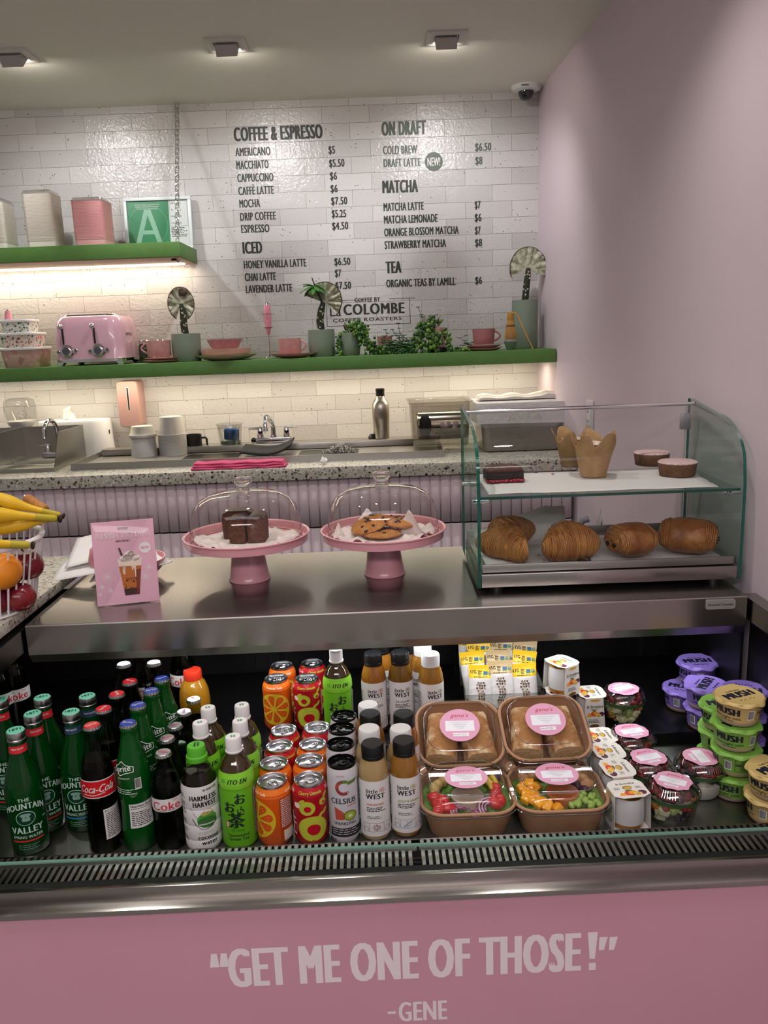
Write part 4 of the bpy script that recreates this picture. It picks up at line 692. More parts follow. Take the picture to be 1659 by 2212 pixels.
# right wall outlets, ladder and bottle behind the pastry case
for py, l in ((899, 'white wall outlet on the pink wall behind the top of the pastry case'),):
    p = at(1281, py, X=WX(2.72)); t = thing('wall_outlet', l, 'outlet', (WX(p.y) - .0005, p.y, p.z), .038); b = B(); b.box(-.008, 0, -.036, .036, -.058, .058, bev=.003); b.obj('plate', mat('plate_white', '#d5ced0', .4), t); b = B(); b.box(-.0105, -.007, -.017, .017, -.034, .034, bev=.002); [b.box(-.0112, -.010, y - .0015, y + .0015, z - .005, z + .005, m=1) for y in (-.006, .006) for z in (-.017, .017)]; b.obj('socket', [PAPER, INK], t)
t = thing('step_ladder', 'folded metal step ladder with grey feet leaning by the pink wall', 'ladder', (0, 0, 0)); RL = mat('ladder_grey', '#8b8886', .35, .8); a0, a1 = at(1292, 1145, Y=2.75), at(1318, 1050, Y=2.78); d = a1 - a0; lo = a0 - d * (a0.z / d.z)
for dx in (0, .018): b = B(); b.tube([lo + Vector((dx, 0, 0)), a0 + Vector((dx, 0, 0)), a1 + Vector((dx, 0, 0)), a1 + d * .15 + Vector((dx, 0, 0))], .011, 8); b.obj('rail', RL, t)
for px, py, l in ((1258, 1125, 0), (1325, 1125, 1)):
    p = at(px, py, Y=2.8); b = B(); b.tube([p + Vector((.0, 0, .02)), p + Vector((.03, 0, -.01)), p + Vector((.06, .0, -.05)), p + Vector((.07, 0, -.12))] if l else [p + Vector((-.03, 0, -.14)), p + Vector((-.01, 0, -.02)), p, p + Vector((.022, 0, .006))], [.012, .012, .012, .012], 10); b.obj('foot', mat('grey_rubber', '#76767a', .5), t)
p = at(1336, 990, Y=2.78); lz = (a1 + d * .15).z
b = B(); b.box(p.x - .06, p.x + .07, 2.70, 2.86, p.z - .03, p.z - .012, bev=.003); b.obj('top_step', RL, t)
t = thing('cleaning_bottle', 'pink two-tier plastic bottle behind the muffins by the wall', 'bottle', (p.x, 2.78, p.z - .0118)); b = B(); b.lathe([(.019, 0), (.020, .003), (.020, .078), (.014, .082), (.0145, .12), (.0135, .124), (.0005, .124)], 28); b.obj('body', mat('hot_pink_plastic', '#c75f85', .35), t)
# ================================================================ on the steel canopy
KZ = .8962
ST = mat('stand_pink', '#e6a6ad', .25, coat=.3); WAX = mat('wax_paper', '#e3d8d4', .6); WAXD = mat('baking_paper', '#d7d3cf', .65)
def paper(b, cx, cy, z, pts, lift, seed, n=12, m=0):
    """crumpled sheet: quad pts (x, y), lift(u, v) raises corners"""
    P = [Vector((x, y, 0)) for x, y in pts]
    def fn(u, v):
        p = P[0].lerp(P[1], u).lerp(P[3].lerp(P[2], u), v); h = lift(u, v); return Vector((cx + p.x, cy + p.y, z + h + .003 * abs(noise.noise(Vector((u * 4 + seed, v * 4, 0))))))
    return b.grid(fn, n, n, m)
def cake_stand(label, x, y, seed, dlabel):
    t = thing('cake_stand', label, 'cake stand', (x, y, KZ), 0, 'pink cake stands'); b = B(); b.lathe([(.0495, 0), (.0505, .002), (.0485, .004), (.046, .02), (.036, .085), (.033, .093)], 48, cap=(True, False)); b.obj('foot', ST, t)
    b = B(); b.lathe([(.034, .0925), (.139, .0915), (.146, .094), (.1475, .110), (.1512, .1125), (.1516, .1155), (.1495, .1165), (.146, .1135), (.1435, .098), (.137, .0955), (.0005, .0955)], 72, cap=(True, True)); b.obj('plate', ST, t)
    d = thing('glass_dome', dlabel, 'cloche', (x, y, KZ + .0960), 0, 'glass domes on the cake stands'); b = B(); b.lathe([(.1340, .0), (.1350, .002), (.1345, .02), (.131, .058), (.123, .083), (.106, .103), (.082, .114), (.045, .1195), (.016, .121)], 72, cap=(False, False)); b.obj('shell', pane('dome_glass', '#f7f5f4', .055, 0, 1.0), d)
    b = B(); b.lathe([(.016, .121), (.0145, .126), (.0165, .131), (.0155, .136), (.021, .142), (.0225, .149), (.019, .155), (.0005, .157)], 36); b.obj('knob', mat('knob_glass', '#f4f1f0', .02, tr=1, ior=1.45), d); b = B(); b.tube([(.1347 * math.cos(2 * PI * i / 64), .1347 * math.sin(2 * PI * i / 64), .0012) for i in range(64)], .0014, 6, closed=True); b.obj('rim', pane('dome_rim', '#dfe3e0', .3, .02, .5), d)
    return t
c1 = (-.3335, 1.893); c2 = (-.0035, 1.897); z0 = KZ + .0957
cake_stand('pink enamel cake stand with chocolate loaf slices under glass', *c1, 1, 'glass dome covering the chocolate loaf slices'); cake_stand('pink enamel cake stand with chocolate chip cookies under glass', *c2, 2, 'glass dome covering the chocolate chip cookies')
for k, (c, seed, l) in enumerate(((c1, 3, 'crumpled pale paper under the chocolate loaf slices'), (c2, 9, 'crumpled pale paper with raised corners under the cookies'))):
    t = thing('paper_liner', l, 'paper', (c[0], c[1], z0 + .0006)); b = B(); nz = lambda p: abs(noise.noise(p + Vector((seed, 0, 0))))
    def fn(u, v):
        g = 2 * PI * u; R = .126 * (.86 + .14 * abs(math.cos(2 * g + seed))); p = Vector((R * v * math.cos(g), R * v * math.sin(g), 0)); return p + Vector((0, 0, .0008 + .016 * nz(p * 38) * min(1, v * 1.5) * (.25 if v < .55 else 1) + .022 * max(0, v - .72) * 3 * nz(p * 11)))
    b.grid(fn, 72, 14)
    for fx, fy_, w_, h_ in (((-.045, .075, .10, .055),) if k == 0 else ((-.065, .055, .085, .05), (.040, -.02, .075, .062), (-.118, -.01, .03, .03))):
        b.grid(lambda u, v: Vector((fx + w_ * u * (1 - .3 * v), fy_ + .012 * math.sin(u * 4) - (.035 * u if fx > 0 else 0) + .012 * v, .003 + h_ * v * max(.25, 1 - 1.5 * abs(u - .45)) + .004 * nz(Vector((u * 6, v * 6, 2))))), 12, 8)
    b.obj('sheet', WAX, t, solid=.0004, ang=25)
CAKE = mat('loaf_crumb', '#4c2a1b', .85, var=('#6b3f28', 140, .35, .7), bump=(260, .9, .002)); CTOP = mat('loaf_crust', '#2b120b', .35, var=('#3d1c10', 60, .35, .7), bump=(90, .5, .002))
def slice_(label, x, y, w, d, h, rz):
    t = thing('chocolate_loaf_slice', label, 'cake', (x, y, z0 + .0048), rz, 'chocolate loaf slices under the dome'); b = B(); prof = [(-w / 2 * .94, 0), (w / 2 * .94, 0), (w / 2, h * .7), (w / 2 * .92, h * .9), (w / 2 * .6, h), (-w / 2 * .6, h), (-w / 2 * .92, h * .9), (-w / 2, h * .7)]
    b.loft([[(px, yy, pz * (1 - .02 * abs(k))) for px, pz in prof] for k, yy in enumerate((-d / 2, -d / 2 + .003, d / 2 - .003, d / 2))], cap=(True, True)); b.m = [0] * len(b.f)
    b.obj('crumb', CAKE, t, ang=25); b = B(); top_ = prof[3:7]; b.loft([[(px * 1.012, yy, pz + dz) for px, pz in top_ for dz in (.0015,)] + [(px * .98, yy, pz - .004) for px, pz in reversed(top_)] for yy in (-d / 2 - .001, 0, d / 2 + .001)]); b.obj('crust', CTOP, t, ang=50)
slice_('chocolate loaf slice at the back of the three', c1[0] - .022, c1[1] + .030, .078, .038, .066, .06); slice_('chocolate loaf slice in front at left', c1[0] - .014, c1[1] - .012, .040, .055, .062, -.08); slice_('chocolate loaf slice in front at right', c1[0] + .030, c1[1] - .010, .042, .055, .063, -.04)
COOK = mat('cookie_dough', '#a9682d', .75, var=('#c08a48', 60, .35, .7), bump=(130, .8, .003)); CHIP = mat('chocolate_chip', '#2a1710', .4)
def cookie(label, loc, rot, r, seed):
    t = thing('cookie', label, 'cookie', loc, 0, 'cookies under the dome', rot); q = random.Random(seed); b = B(); b.sph((0, 0, .008), (r, r * .95, .0105), n=36, k=10, fn=lambda d: 1 + .06 * noise.noise(d * 3 + Vector((seed, 0, 0))) + .03 * noise.noise(d * 9)); b.obj('dough', COOK, t)
    b = B(); [b.sph((r * k * math.cos(a), r * k * math.sin(a), .0085 + .0095 * math.sqrt(max(0, 1 - k * k))), (q.uniform(.003, .006), q.uniform(.003, .005), .0028), n=8, k=5) for k, a in [(q.uniform(.1, .93), q.uniform(0, 6.28)) for i in range(16)]]; b.obj('chips', CHIP, t)
cookie('chocolate chip cookie lying flat at the bottom of the pile', (c2[0] - .005, c2[1] - .028, z0 + .005), (0, 0, 0), .048, 1); cookie('chocolate chip cookie leaning up at left on the others', (c2[0] - .030, c2[1] - .010, z0 + .024), (.12, -.32, .4), .047, 5); cookie('chocolate chip cookie at right behind the paper corner', (c2[0] + .034, c2[1] + .006, z0 + .0235), (.06, .14, 0), .046, 9)
# sign in its acrylic block
L, Rr_ = at(207, 1317, Z=KZ), at(343, 1303, Z=KZ); ang = math.atan2(Rr_.y - L.y, Rr_.x - L.x); W = (Rr_ - L).length; Hh = .195; lean = math.radians(-11)
t = thing('sign_holder', 'clear acrylic stand with a pink pumpkin latte card', 'sign', ((L.x + Rr_.x) / 2, (L.y + Rr_.y) / 2 + .012, KZ + .0022), 0, rot=(lean, 0, ang)); b = B(); b.box(-W / 2, W / 2, -.002, -.0002, 0, Hh, bev=.0006); b.box(-W / 2, W / 2, .0016, .0095, 0, Hh, bev=.0006); b.box(-W / 2 + .01, W / 2 - .01, .0095, .07, 0.0, .004, M=Matrix.Rotation(-lean, 4, 'X')); b.obj('acrylic', pane('acrylic', '#f9f7f8', .012, 0, .2), t)
b = B(); b.box(-W / 2 + .0005, W / 2 - .0005, -.0002, .0014, .0008, Hh - .008); a = A(); h = Hh; c = .0
a.text('TRY OUR NEW', c, h * .855, .0056, 1, w=.022, al='c', bold=.03); a.text('- LIMITED TIME ONLY -', c - .002, h * .715, .0045, 1, w=.034, al='c', bold=.03)
a.text('PUMPKIN SPICE LATTE', c, h * .765, .0125, 2, w=W * .86, al='c', bold=.04); a.text('PUMPKIN SPICE LATTE', c, h * .7665, .0108, 0, l=5, w=W * .848, al='c')
a.disc(W * .33, h * .63, .0125, 2, 2); a.text('NEW', W * .33, h * .614, .0065, 3, l=3, w=.017, al='c', bold=.05)
bx, by = W * .07, h * .10; cw = lambda f: .0155 + .0105 * f; ch = .082
a.poly([(bx - cw(0), by), (bx + cw(0), by), (bx + cw(1), by + ch), (bx - cw(1), by + ch)], 4, 2); a.poly([(bx - cw(0), by), (bx + cw(0), by), (bx + cw(.18), by + ch * .18), (bx - cw(.18), by + ch * .18)], 5, 3); a.poly([(bx - cw(.8), by + ch * .8), (bx + cw(.8), by + ch * .78), (bx + cw(1.06), by + ch), (bx - cw(1.06), by + ch)], 6, 3); a.poly([(bx + cw(.55) * .45, by + .004), (bx + cw(.05), by + .004), (bx + cw(.7), by + ch * .7), (bx + cw(.5) * .55, by + ch * .68)], 10, 3)
q = random.Random(5)
for i in range(9): u, f = q.uniform(-.8, .8), q.uniform(.12, .42); a.poly([(bx + u * cw(f) + q.uniform(-.004, .004), by + ch * f + q.uniform(-.004, .004)) for k in range(5)], 5, 4)
for i in range(7): u = q.uniform(-.75, .75); f = q.uniform(.45, .72); a.poly([(bx + u * cw(f) - .0016, by + ch * .82), (bx + u * cw(f) + .0016, by + ch * .82), (bx + u * cw(f) * .98 + .0009, by + ch * f), (bx + u * cw(f) * .98 - .0009, by + ch * f)], 6, 4)
for dx, dy, r in ((-.012, .002, .010), (.0, .010, .012), (.012, .003, .0105), (-.004, .004, .011), (.005, .012, .008)): a.disc(bx + dx, by + ch + dy - .002, r, 7, 3, ry=r * .75)
for dx, dy in ((-.006, .004), (.004, .012), (.010, .005)): a.line([(bx + dx - .005, by + ch + dy), (bx + dx, by + ch + dy + .003), (bx + dx + .006, by + ch + dy + .001)], .0013, 8, 5)
a.line([(bx - .016, by + ch + .008), (bx - .0205, by + ch + .024)], .0045, 1, 4); a.text('gene', bx, by + ch * .42, .006, 9, l=6, w=.022, al='c', rot=.05)
for u, v, r in ((-.30, .33, .012), (.37, .40, .0095), (.30, .30, .012), (-.40, .22, .005), (-.27, .17, .006), (-.44, .135, .004)):
    for k in range(6): g = PI * k / 6; x, y = W * u, h * v; a.line([(x - r * math.cos(g), y - r * math.sin(g)), (x + r * math.cos(g), y + r * math.sin(g))], .0007, 2, 2)
a.into(b, plane((0, -.0003, 0), (1, 0, 0), (0, 0, 1))); b.obj('card', [mat('card_pink', '#eebccd', .5), mat('card_brown', '#4a3038', .5), PAPER, mat('card_rose', '#d98fae', .5), mat('latte_amber', '#b8691f', .4), mat('latte_dark', '#3a120c', .4), mat('latte_foam', '#ecd9c6', .5), mat('cream', '#f0e6da', .5), mat('cinnamon', '#8d5535', .5), mat('latte_red', '#6d1d12', .4), mat('latte_brown', '#7d3415', .4)], t, smooth=False)
for x, z in ((-W / 2 + .009, .012), (W / 2 - .009, .012), (-W / 2 + .009, Hh - .014), (W / 2 - .009, Hh - .014)): b = B(); b.lathe([(.0028, -.0022), (.0024, -.0036), (.0005, -.004)], 14, M=Matrix.Translation((x, 0, z)) @ Matrix.Rotation(-PI / 2, 4, 'X') @ Matrix.Scale(-1, 4, (0, 0, 1))); b.obj('screw', CHROME, t)
# napkin bowl behind the sign
p = at(270, 1262, Z=KZ); t = thing('bowl', 'pink bowl of paper napkins half hidden behind the pink sign', 'bowl', (p.x + .0, 1.93, KZ), 0); b = B(); b.lathe([(.045, 0), (.05, .002), (.078, .025), (.0885, .05), (.0895, .053), (.086, .053), (.074, .028), (.048, .006), (.0005, .005)], 48); b.obj('body', mat('bowl_pink', '#e09aa0', .3), t)
bx_, by_ = p.x, 1.93
for i in range(7):
    t = thing('napkin', 'white paper napkin in the pink bowl behind the sign', 'napkin', (bx_ + .008 * (i - 3) + .01, by_ - .004 * i, KZ + .03 + .0042 * i), 0, 'napkins in the bowl', rot=(.15, -.22 + .07 * i, .2 * i)); b = B(); b.box(-.075, .075, -.045, .045, 0, .0022, bev=.0007); b.obj('sheet', PAPER, t)
t = thing('parchment_sheet', 'loose white paper sheets draped left out of the napkin bowl', 'paper', (bx_ - .09, by_ - .02, KZ + .045)); b = B(); b.grid(lambda u, v: Vector((-.075 + .14 * u, -.06 + .12 * v, .022 * v - .022 * (1 - u) + .008 * math.sin(v * 3))), 10, 8); b.grid(lambda u, v: Vector((-.05 + .13 * u, -.03 + .10 * v, .030 + .05 * v - .028 * (1 - u))), 10, 8); b.obj('sheets', PAPER, t, solid=.0006)
t = thing('pink_wedge', 'pink curved tongs handle tucked among the napkins', 'utensil', (bx_ - .06, by_ - .05, KZ + .052)); b = B(); b.tube([(.0, 0, -.012), (-.012, 0, .012), (-.004, 0, .035), (.012, .004, .05)], [.005, .009, .011, .008], 10); b.obj('body', mat('bowl_pink'), t)
# ---- fruit basket
bc = Vector((-.893, 1.655)); BZ0 = CZ + .0262; WIRE = mat('white_wire', '#e4e0df', .35); t = thing('fruit_basket', 'white wire fruit basket with wooden grip at the left edge', 'basket', (bc.x, bc.y, BZ0)); rb0, rt0, bh = .128, .158, .150
ell = lambda r, z, n=56: [(r * math.cos(2 * PI * i / n), r * math.sin(2 * PI * i / n), z) for i in range(n)]
b = B(); b.tube(ell(rt0, bh), .0058, 8, closed=True); b.obj('rim', WIRE, t); b = B(); b.tube(ell(rb0, .004), .0032, 6, closed=True); b.tube(ell(rb0 * .93, .004), .002, 6, closed=True); b.obj('base_ring', WIRE, t)
for k in range(46): a_ = 2 * PI * k / 46; b = B(); b.tube([(rb0 * math.cos(a_), rb0 * math.sin(a_), .004), (rt0 * math.cos(a_), rt0 * math.sin(a_), bh)], .0022, 6); b.obj('wire', WIRE, t)
b = B(); [b.tube([(-rb0 * math.cos(g), -rb0 * math.sin(g), .003), (rb0 * math.cos(g), rb0 * math.sin(g), .003)], .002, 6) for g in (0, .6, 1.2, 1.8, 2.4)]; b.obj('floor_wires', WIRE, t)
hx, hy = .150, .05; b = B(); b.tube([(hx, hy, bh), (hx + .004, hy + .004, bh + .03), (hx + .004, hy + .004, bh + .045), (hx - .05, hy + .05, bh + .075)], .0028, 8); b.obj('handle_wire', WIRE, t); b = B(); M = Matrix.Translation((hx - .010, hy + .010, bh + .062)) @ (Vector((-.06, .045, .022))).to_track_quat('Z', 'Y').to_matrix().to_4x4(); b.lathe([(.0085, -.035), (.0115, -.032), (.0115, .032), (.0085, .035)], 20, M=M); b.obj('grip', mat('turned_wood', '#b57a3c', .55, var=('#9a6430', 60, .35, .7)), t)
BANA = mat('banana_skin', '#e0b824', .45, var=('#cfa21b', 14, .4, .75)); BTIP = mat('banana_stem', '#b3a12c', .55); BEND = mat('banana_end', '#2a1c12', .8); BSP = mat('banana_bruise', '#6b4415', .7)
def banana(label, pts, r, spots, seed):
    P = [Vector(p) for p in pts]; t = thing('banana', label, 'banana', P[0], 0, 'bananas in the basket'); n = 22; Q = []
    for i in range(n + 1):
        k = i / n * (len(P) - 1); j = min(int(k), len(P) - 2); f = k - j; a = P[max(j - 1, 0)]; bb_ = P[j]; c = P[j + 1]; d = P[min(j + 2, len(P) - 1)]; Q.append(.5 * ((2 * bb_) + (c - a) * f + (2 * a - 5 * bb_ + 4 * c - d) * f * f + (3 * bb_ - a - 3 * c + d) * f ** 3) - P[0])
    R = [r * min(1, .35 + (i / n) * 4, .40 + max(0, (1 - i / n) - .17) * 3.6) for i in range(n + 1)]; b = B(); b.tube(Q, R, 7, m=0); mm = []
    for i in range(n): mm += [1 if i > n - 4 else 0] * 7
    b.m = mm + [2, 2]; b.tube([Q[-1], Q[-1] + (Q[-1] - Q[-2]) * .9], [R[-1] * 1.12, R[-1] * 1.3], 7, m=2); b.obj('fruit', [BANA, BTIP, BEND], t, ang=70, sub=1)
    q = random.Random(seed); b = B()
    for i in range(spots): j = q.randint(4, n - 7); a_ = q.uniform(-2.4, -.4); c = Q[j] + Vector((q.uniform(-.3, .3) * r, -math.cos(a_ + PI / 2) * r * .93, math.sin(a_ + PI / 2) * r * .93)); s_ = q.uniform(.0018, .004); b.sph(c, (s_ * q.uniform(1, 2.4), s_ * .6, s_), n=8, k=5)
    if spots: b.obj('bruise', BSP, t)
W_ = lambda dx, dy, z: (bc.x + dx + .008, bc.y + dy, BZ0 + z + (.024 if z > .1 else 0))
banana('lowest front banana with a large dark spot, resting on the basket rim', [W_(-.17, -.13, .157), W_(-.08, -.150, .160), W_(.03, -.143, .158), W_(.10, -.110, .146), W_(.165, -.065, .128)], .0225, 7, 1)
banana('thick banana in the middle of the pile with brown blotch', [W_(-.15, -.04, .175), W_(-.06, -.07, .189), W_(.04, -.06, .193), W_(.11, -.02, .182), W_(.185, .035, .160)], .0225, 6, 2)
banana('banana behind the middle one sharing its stem end', [W_(-.08, .02, .19), W_(.0, .0, .214), W_(.07, .005, .214), W_(.12, .02, .193), W_(.19, .045, .165)], .0175, 2, 3)
banana('greenish banana tucked below the shared stem', [W_(-.05, .0, .148), W_(.03, -.01, .152), W_(.09, .0, .152), W_(.14, .02, .158), W_(.185, .045, .158)], .0165, 0, 4)
banana('topmost banana with its stem tip pointing up right', [W_(-.2, -.08, .205), W_(-.13, -.085, .212), W_(-.06, -.07, .215), W_(.0, -.03, .232), W_(.045, .01, .246)], .017, 2, 5)
banana('banana at the upper left picture edge', [W_(-.22, .05, .20), W_(-.12, .06, .245), W_(-.06, .055, .252), W_(-.01, .05, .225), W_(.02, .05, .2)], .018, 1, 6)
def fruit(name, label, loc, r, m, stem=False, dents=.06):
    t = thing(name, label, name.replace('_', ' '), loc, rnd.random() * 6); b = B(); b.sph((0, 0, 0), (r, r, r * .93), n=32, k=20, fn=lambda d: 1 - .16 * math.exp(-((1 - abs(d.z)) * 9)) * (dents > .03)); b.obj('fruit', m, t); b = B(); b.tube([(0, 0, r * .74), (.004, 0, r * .92), (.008, 0, r * 1.02)], .0018, 6) if stem else b.lathe([(.004, 0), (.003, .0012), (.0005, .0015)], 10, c=(0, 0, r * .925)); b.obj('stem', BEND if stem else BTIP, t)
ORNG = mat('orange_peel', '#e58a1a', .45, bump=(420, .35, .001)); APL = mat('apple_red', '#651320', .22, var=('#8a2a2c', 9, .45, .75))
P3 = lambda px, py, Y: tuple(at(px, py, Y=Y))
fruit('orange', 'orange seen through the basket wires at the left edge', P3(2, 1234, 1.59), .0415, ORNG, dents=0); fruit('apple', 'dark red apple high in the basket behind the wires', P3(57, 1222, 1.668), .036, APL, True); fruit('apple', 'dark red apple low at the front of the basket', P3(41, 1290, 1.62), .0345, APL, True); fruit('apple', 'dark red apple low in the basket by the orange', P3(-12, 1298, 1.60), .034, APL, True)
# ---- pastry display case
dx0, dx1, dy0, dy1 = .2015, .782, 1.70, 2.035; t = thing('pastry_case', 'curved glass countertop pastry case with steel base', 'display case', (0, 0, KZ)); Zb = .016; zs = at(1315, 1048, Y=1.80).z - KZ; zt = .388
prof = [(dy0, Zb), (dy0, .10), (dy0, .225), (dy0 + .006, .262)] + [(dy0 + .156 - .15 * math.cos(math.radians(g)), .262 + .104 * math.sin(math.radians(g))) for g in range(10, 91, 8)] + [(dy1 - .02, zt), (dy1, zt), (dy1, Zb)]
for x in (dx0, dx1 - .007):
    b = B(); b.loft([[(xx, y, z) for y, z in prof] for xx in (x, x + .007)], m=1); b.m[-1] = b.m[-2] = 0; b.obj('side_glass', [pane('side_glass', '#eaf3ef', .03, 0, .16), GEDGE], t, ang=30)
b = B(); pf = [(y + (.004 if y < dy0 + .1 else 0), z - (.003 if z > .3 else 0)) for y, z in prof[2:-3]] + [(dy1 - .05, zt - .010)]; b.loft([[(x, y, z) for y, z in pf] for x in (dx0 + .008, dx1 - .008)], loop=False, cap=(False, False)); pf2 = [(dy0 + .004, .052), (dy0 + .004, .225)]; b.loft([[(x, y, z) for y, z in pf2] for x in (dx0 + .008, dx1 - .008)], loop=False, cap=(False, False)); b.obj('front_glass', pane('curved_glass', '#f6f8f7', .02, 0, .55), t, ang=80)
b = B(); b.box(dx0 + .008, dx1 - .008, dy0 + .012, dy1 - .03, zs - .006, zs, bev=.0005); b.m = [0] * len(b.f); b.box(dx0 + .008, dx1 - .008, dy0 + .0115, dy0 + .012, zs - .006, zs, m=1); b.obj('glass_shelf', [pane('shelf_glass', '#e9f2ee', .05, 0, .4), GEDGE], t)
b = B(); b.tube([(dx0 + .006, dy1 - .045, zt - .010), (dx1 - .006, dy1 - .045, zt - .010)], .0048, 12); b.obj('top_bar', CHROME, t)
for x, s_ in ((dx0 + .007, 1), (dx1 - .007, -1)):
    for y in (dy0 + .045, dy1 - .07): b = B(); b.tube([(x - s_ * .012, y, zs - .014), (x + s_ * .024, y, zs - .014)], .0065, 12); b.tube([(x + s_ * .008, y, zs - .014), (x + s_ * .014, y, zs - .014)], .0085, 12); b.obj('shelf_peg', CHROME, t)
b = B(); b.box(dx1 - .034, dx1 - .008, dy1 - .03, dy1 - .02, zt - .075, zt - .035, bev=.002); b.lathe([(.004, 0), (.004, .002)], 10, M=Matrix.Translation((dx1 - .022, dy1 - .03, zt - .062)) @ Matrix.Rotation(PI / 2, 4, 'X')); b.obj('hinge', mat('hinge_grey', '#9b99a0', .3, .6), t)
b = B(); b.box(dx1 - .0165, dx1 - .0135, dy1 - .012, dy1 - .008, .05, zt - .02); b.obj('rear_door_edge', mat('rear_edge', '#b9bdbb', .3), t)
b = B(); b.box(dx0 + .008, dx1 - .009, dy0 + .001, dy1, Zb, .046, bev=.002); b.obj('base', STEEL, t); TR = .0545
b = B(); b.box(dx0 + .010, dx1 - .010, dy0 + .010, dy1 - .01, .0485, TR - .001, bev=.001); b.box(dx0 + .010, dx1 - .010, dy0 + .0075, dy0 + .012, .0485, TR + .012, bev=.001); b.box(dx0 + .010, dx1 - .010, dy1 - .02, dy1 - .016, .0485, TR + .018, bev=.001); b.obj('tray', SINKS, t)
for x in (dx0 + .045, dx1 - .05): 
    for y in (dy0 + .03, dy1 - .04): b = B(); b.lathe([(.016, 0), (.018, .016)], 16, c=(x, y, 0)); b.obj('foot', BLACK, t)
SHZ = KZ + zs; TRZ = KZ + TR
t = thing('parchment_sheet', 'white parchment sheet lining the glass shelf of the pastry case', 'paper', (0, 0, SHZ + .0004)); b = B(); paper(b, 0, 0, 0, [(.232, dy0 + .04), (.735, dy0 + .03), (.755, dy1 - .06), (.235, dy1 - .06)], lambda u, v: .006 * max(0, v - .8) * 5 * (1 - u), 1, 16); b.obj('sheet', WAXD, t, solid=.0003)
t = thing('parchment_sheet', 'white parchment sheet curling up at the back under the croissants', 'paper', (0, 0, TRZ + .0002)); b = B(); paper(b, 0, 0, 0, [(.225, dy0 + .03), (.43, dy0 + .035), (.455, dy1 - .05), (.225, dy1 - .05)], lambda u, v: .085 * max(0, v - .72) * 3.3 * (u + .25 if u < .8 else 1), 5, 14); b.obj('sheet', WAXD, t, solid=.0003)
t = thing('parchment_sheet', 'white parchment sheet lying flat under the chocolate pastries', 'paper', (0, 0, TRZ + .0002)); b = B(); paper(b, 0, 0, 0, [(.462, dy0 + .03), (.755, dy0 + .03), (.755, dy1 - .05), (.475, dy1 - .05)], lambda u, v: .008 * max(0, .2 - u) * 5 * v, 7, 14); b.obj('sheet', WAXD, t, solid=.0003)
def on(px, py, Z): p = at(px, py, Z=Z); return p.x, p.y
# brownie
BRN = mat('brownie_dark', '#1c0d0a', .6, bump=(120, .9, .003)); x, y = on(1092, 1046, SHZ); t = thing('brownie', 'glossy dark frosted brownie square on the upper glass shelf', 'brownie', (x, y + .035, SHZ + .0034), .02); b = B(); b.box(-.044, .044, -.031, .031, 0, .024, bev=.003); b.obj('cake', BRN, t); b = B(); b.grid(lambda u, v: Vector((-.044 + .088 * u, -.031 + .062 * v, .0245 + .011 * min(1, 9 * min(u, 1 - u, v, 1 - v)) ** .5 + .0018 * noise.noise(Vector((u * 6, v * 5, 1))))), 22, 18); b.obj('frosting', mat('frosting', '#4a2616', .45, bump=(60, .4, .002)), t, solid=.003); b = B(); q = random.Random(9); b.box(-.0448, .046, -.0325, .032, .0003, .0065, bev=.002); [b.sph((q.uniform(-.044, .048), -.031 + q.uniform(-.003, .002), q.uniform(.002, .006)), (.006, .004, .003), n=8, k=5) for i in range(14)]; b.obj('cherry_layer', mat('cherry_red', '#8e0f22', .3), t)
# muffins in tulip papers
TUL = mat('tulip_paper', '#b08d62', .7, var=('#9c784f', 30, .35, .7)); MUF = mat('muffin_crumb', '#8a552f', .8, var=('#a86f40', 60, .35, .7), bump=(130, .8, .003)); SUG = mat('icing_sugar', '#e9dcd6', .8, var=('#c9a894', 160, .45, .6))
def muffin(label, px, py, s_, rz):
    x, y = on(px, py, SHZ); t = thing('muffin', label, 'muffin', (x, y + .03 * s_, SHZ + .0033), rz, 'muffins in tulip papers'); b = B(); n = 64
    def rg(z, r, flare): return [Vector(((r + .6 * flare * (abs(math.cos(2.5 * j / n * 2 * PI + .35 * math.sin(3 * j / n * 2 * PI))) ** 1.5 * 1.0)) * math.cos(2 * PI * j / n), (r + flare * abs(math.cos(2.5 * j / n * 2 * PI + .35 * math.sin(3 * j / n * 2 * PI))) ** 1.5) * math.sin(2 * PI * j / n), z + flare * 1.9 * abs(math.cos(2.5 * j / n * 2 * PI + .35 * math.sin(3 * j / n * 2 * PI))) ** 1.5 - .006 * (z > .05) * (1 - abs(math.cos(2.5 * j / n * 2 * PI + .35 * math.sin(3 * j / n * 2 * PI))) ** 1.5))) * s_ for j in range(n)]
    b.loft([[p + Vector((p.x, p.y, 0)) * (.10 * noise.noise(p * 60 + Vector((px, 0, 0)))) for p in r_] for r_ in [rg(0, .0255, 0), rg(.002, .0265, 0), rg(.040, .034, 0), rg(.058, .0385, .003), rg(.066, .0395, .0085), rg(.070, .0405, .0125)]], cap=(True, False)); b.obj('tulip_paper', TUL, t, solid=.0006, ang=25)
    b = B(); b.sph((0, 0, .052 * s_), (.034 * s_, .034 * s_, .02 * s_), n=28, k=12, fn=lambda d: 1 + .07 * noise.noise(d * 4)); b.obj('crumb', MUF, t); b = B(); b.grid(lambda u, v: Vector((.026 * s_ * v * math.cos(2 * PI * u), .026 * s_ * v * math.sin(2 * PI * u), .0728 * s_ - .0055 * v * v * s_)), 24, 5); b.obj('sugar', SUG, t)
muffin('sugar dusted muffin in brown tulip paper, the one behind', 1242, 1014, 1.06, .5); muffin('sugar dusted muffin in brown tulip paper, the front one', 1290, 1036, 1.16, .2)
TART = mat('tart_brown', '#5e4028', .85, var=('#735135', 90, .35, .7), bump=(220, .6, .0015))
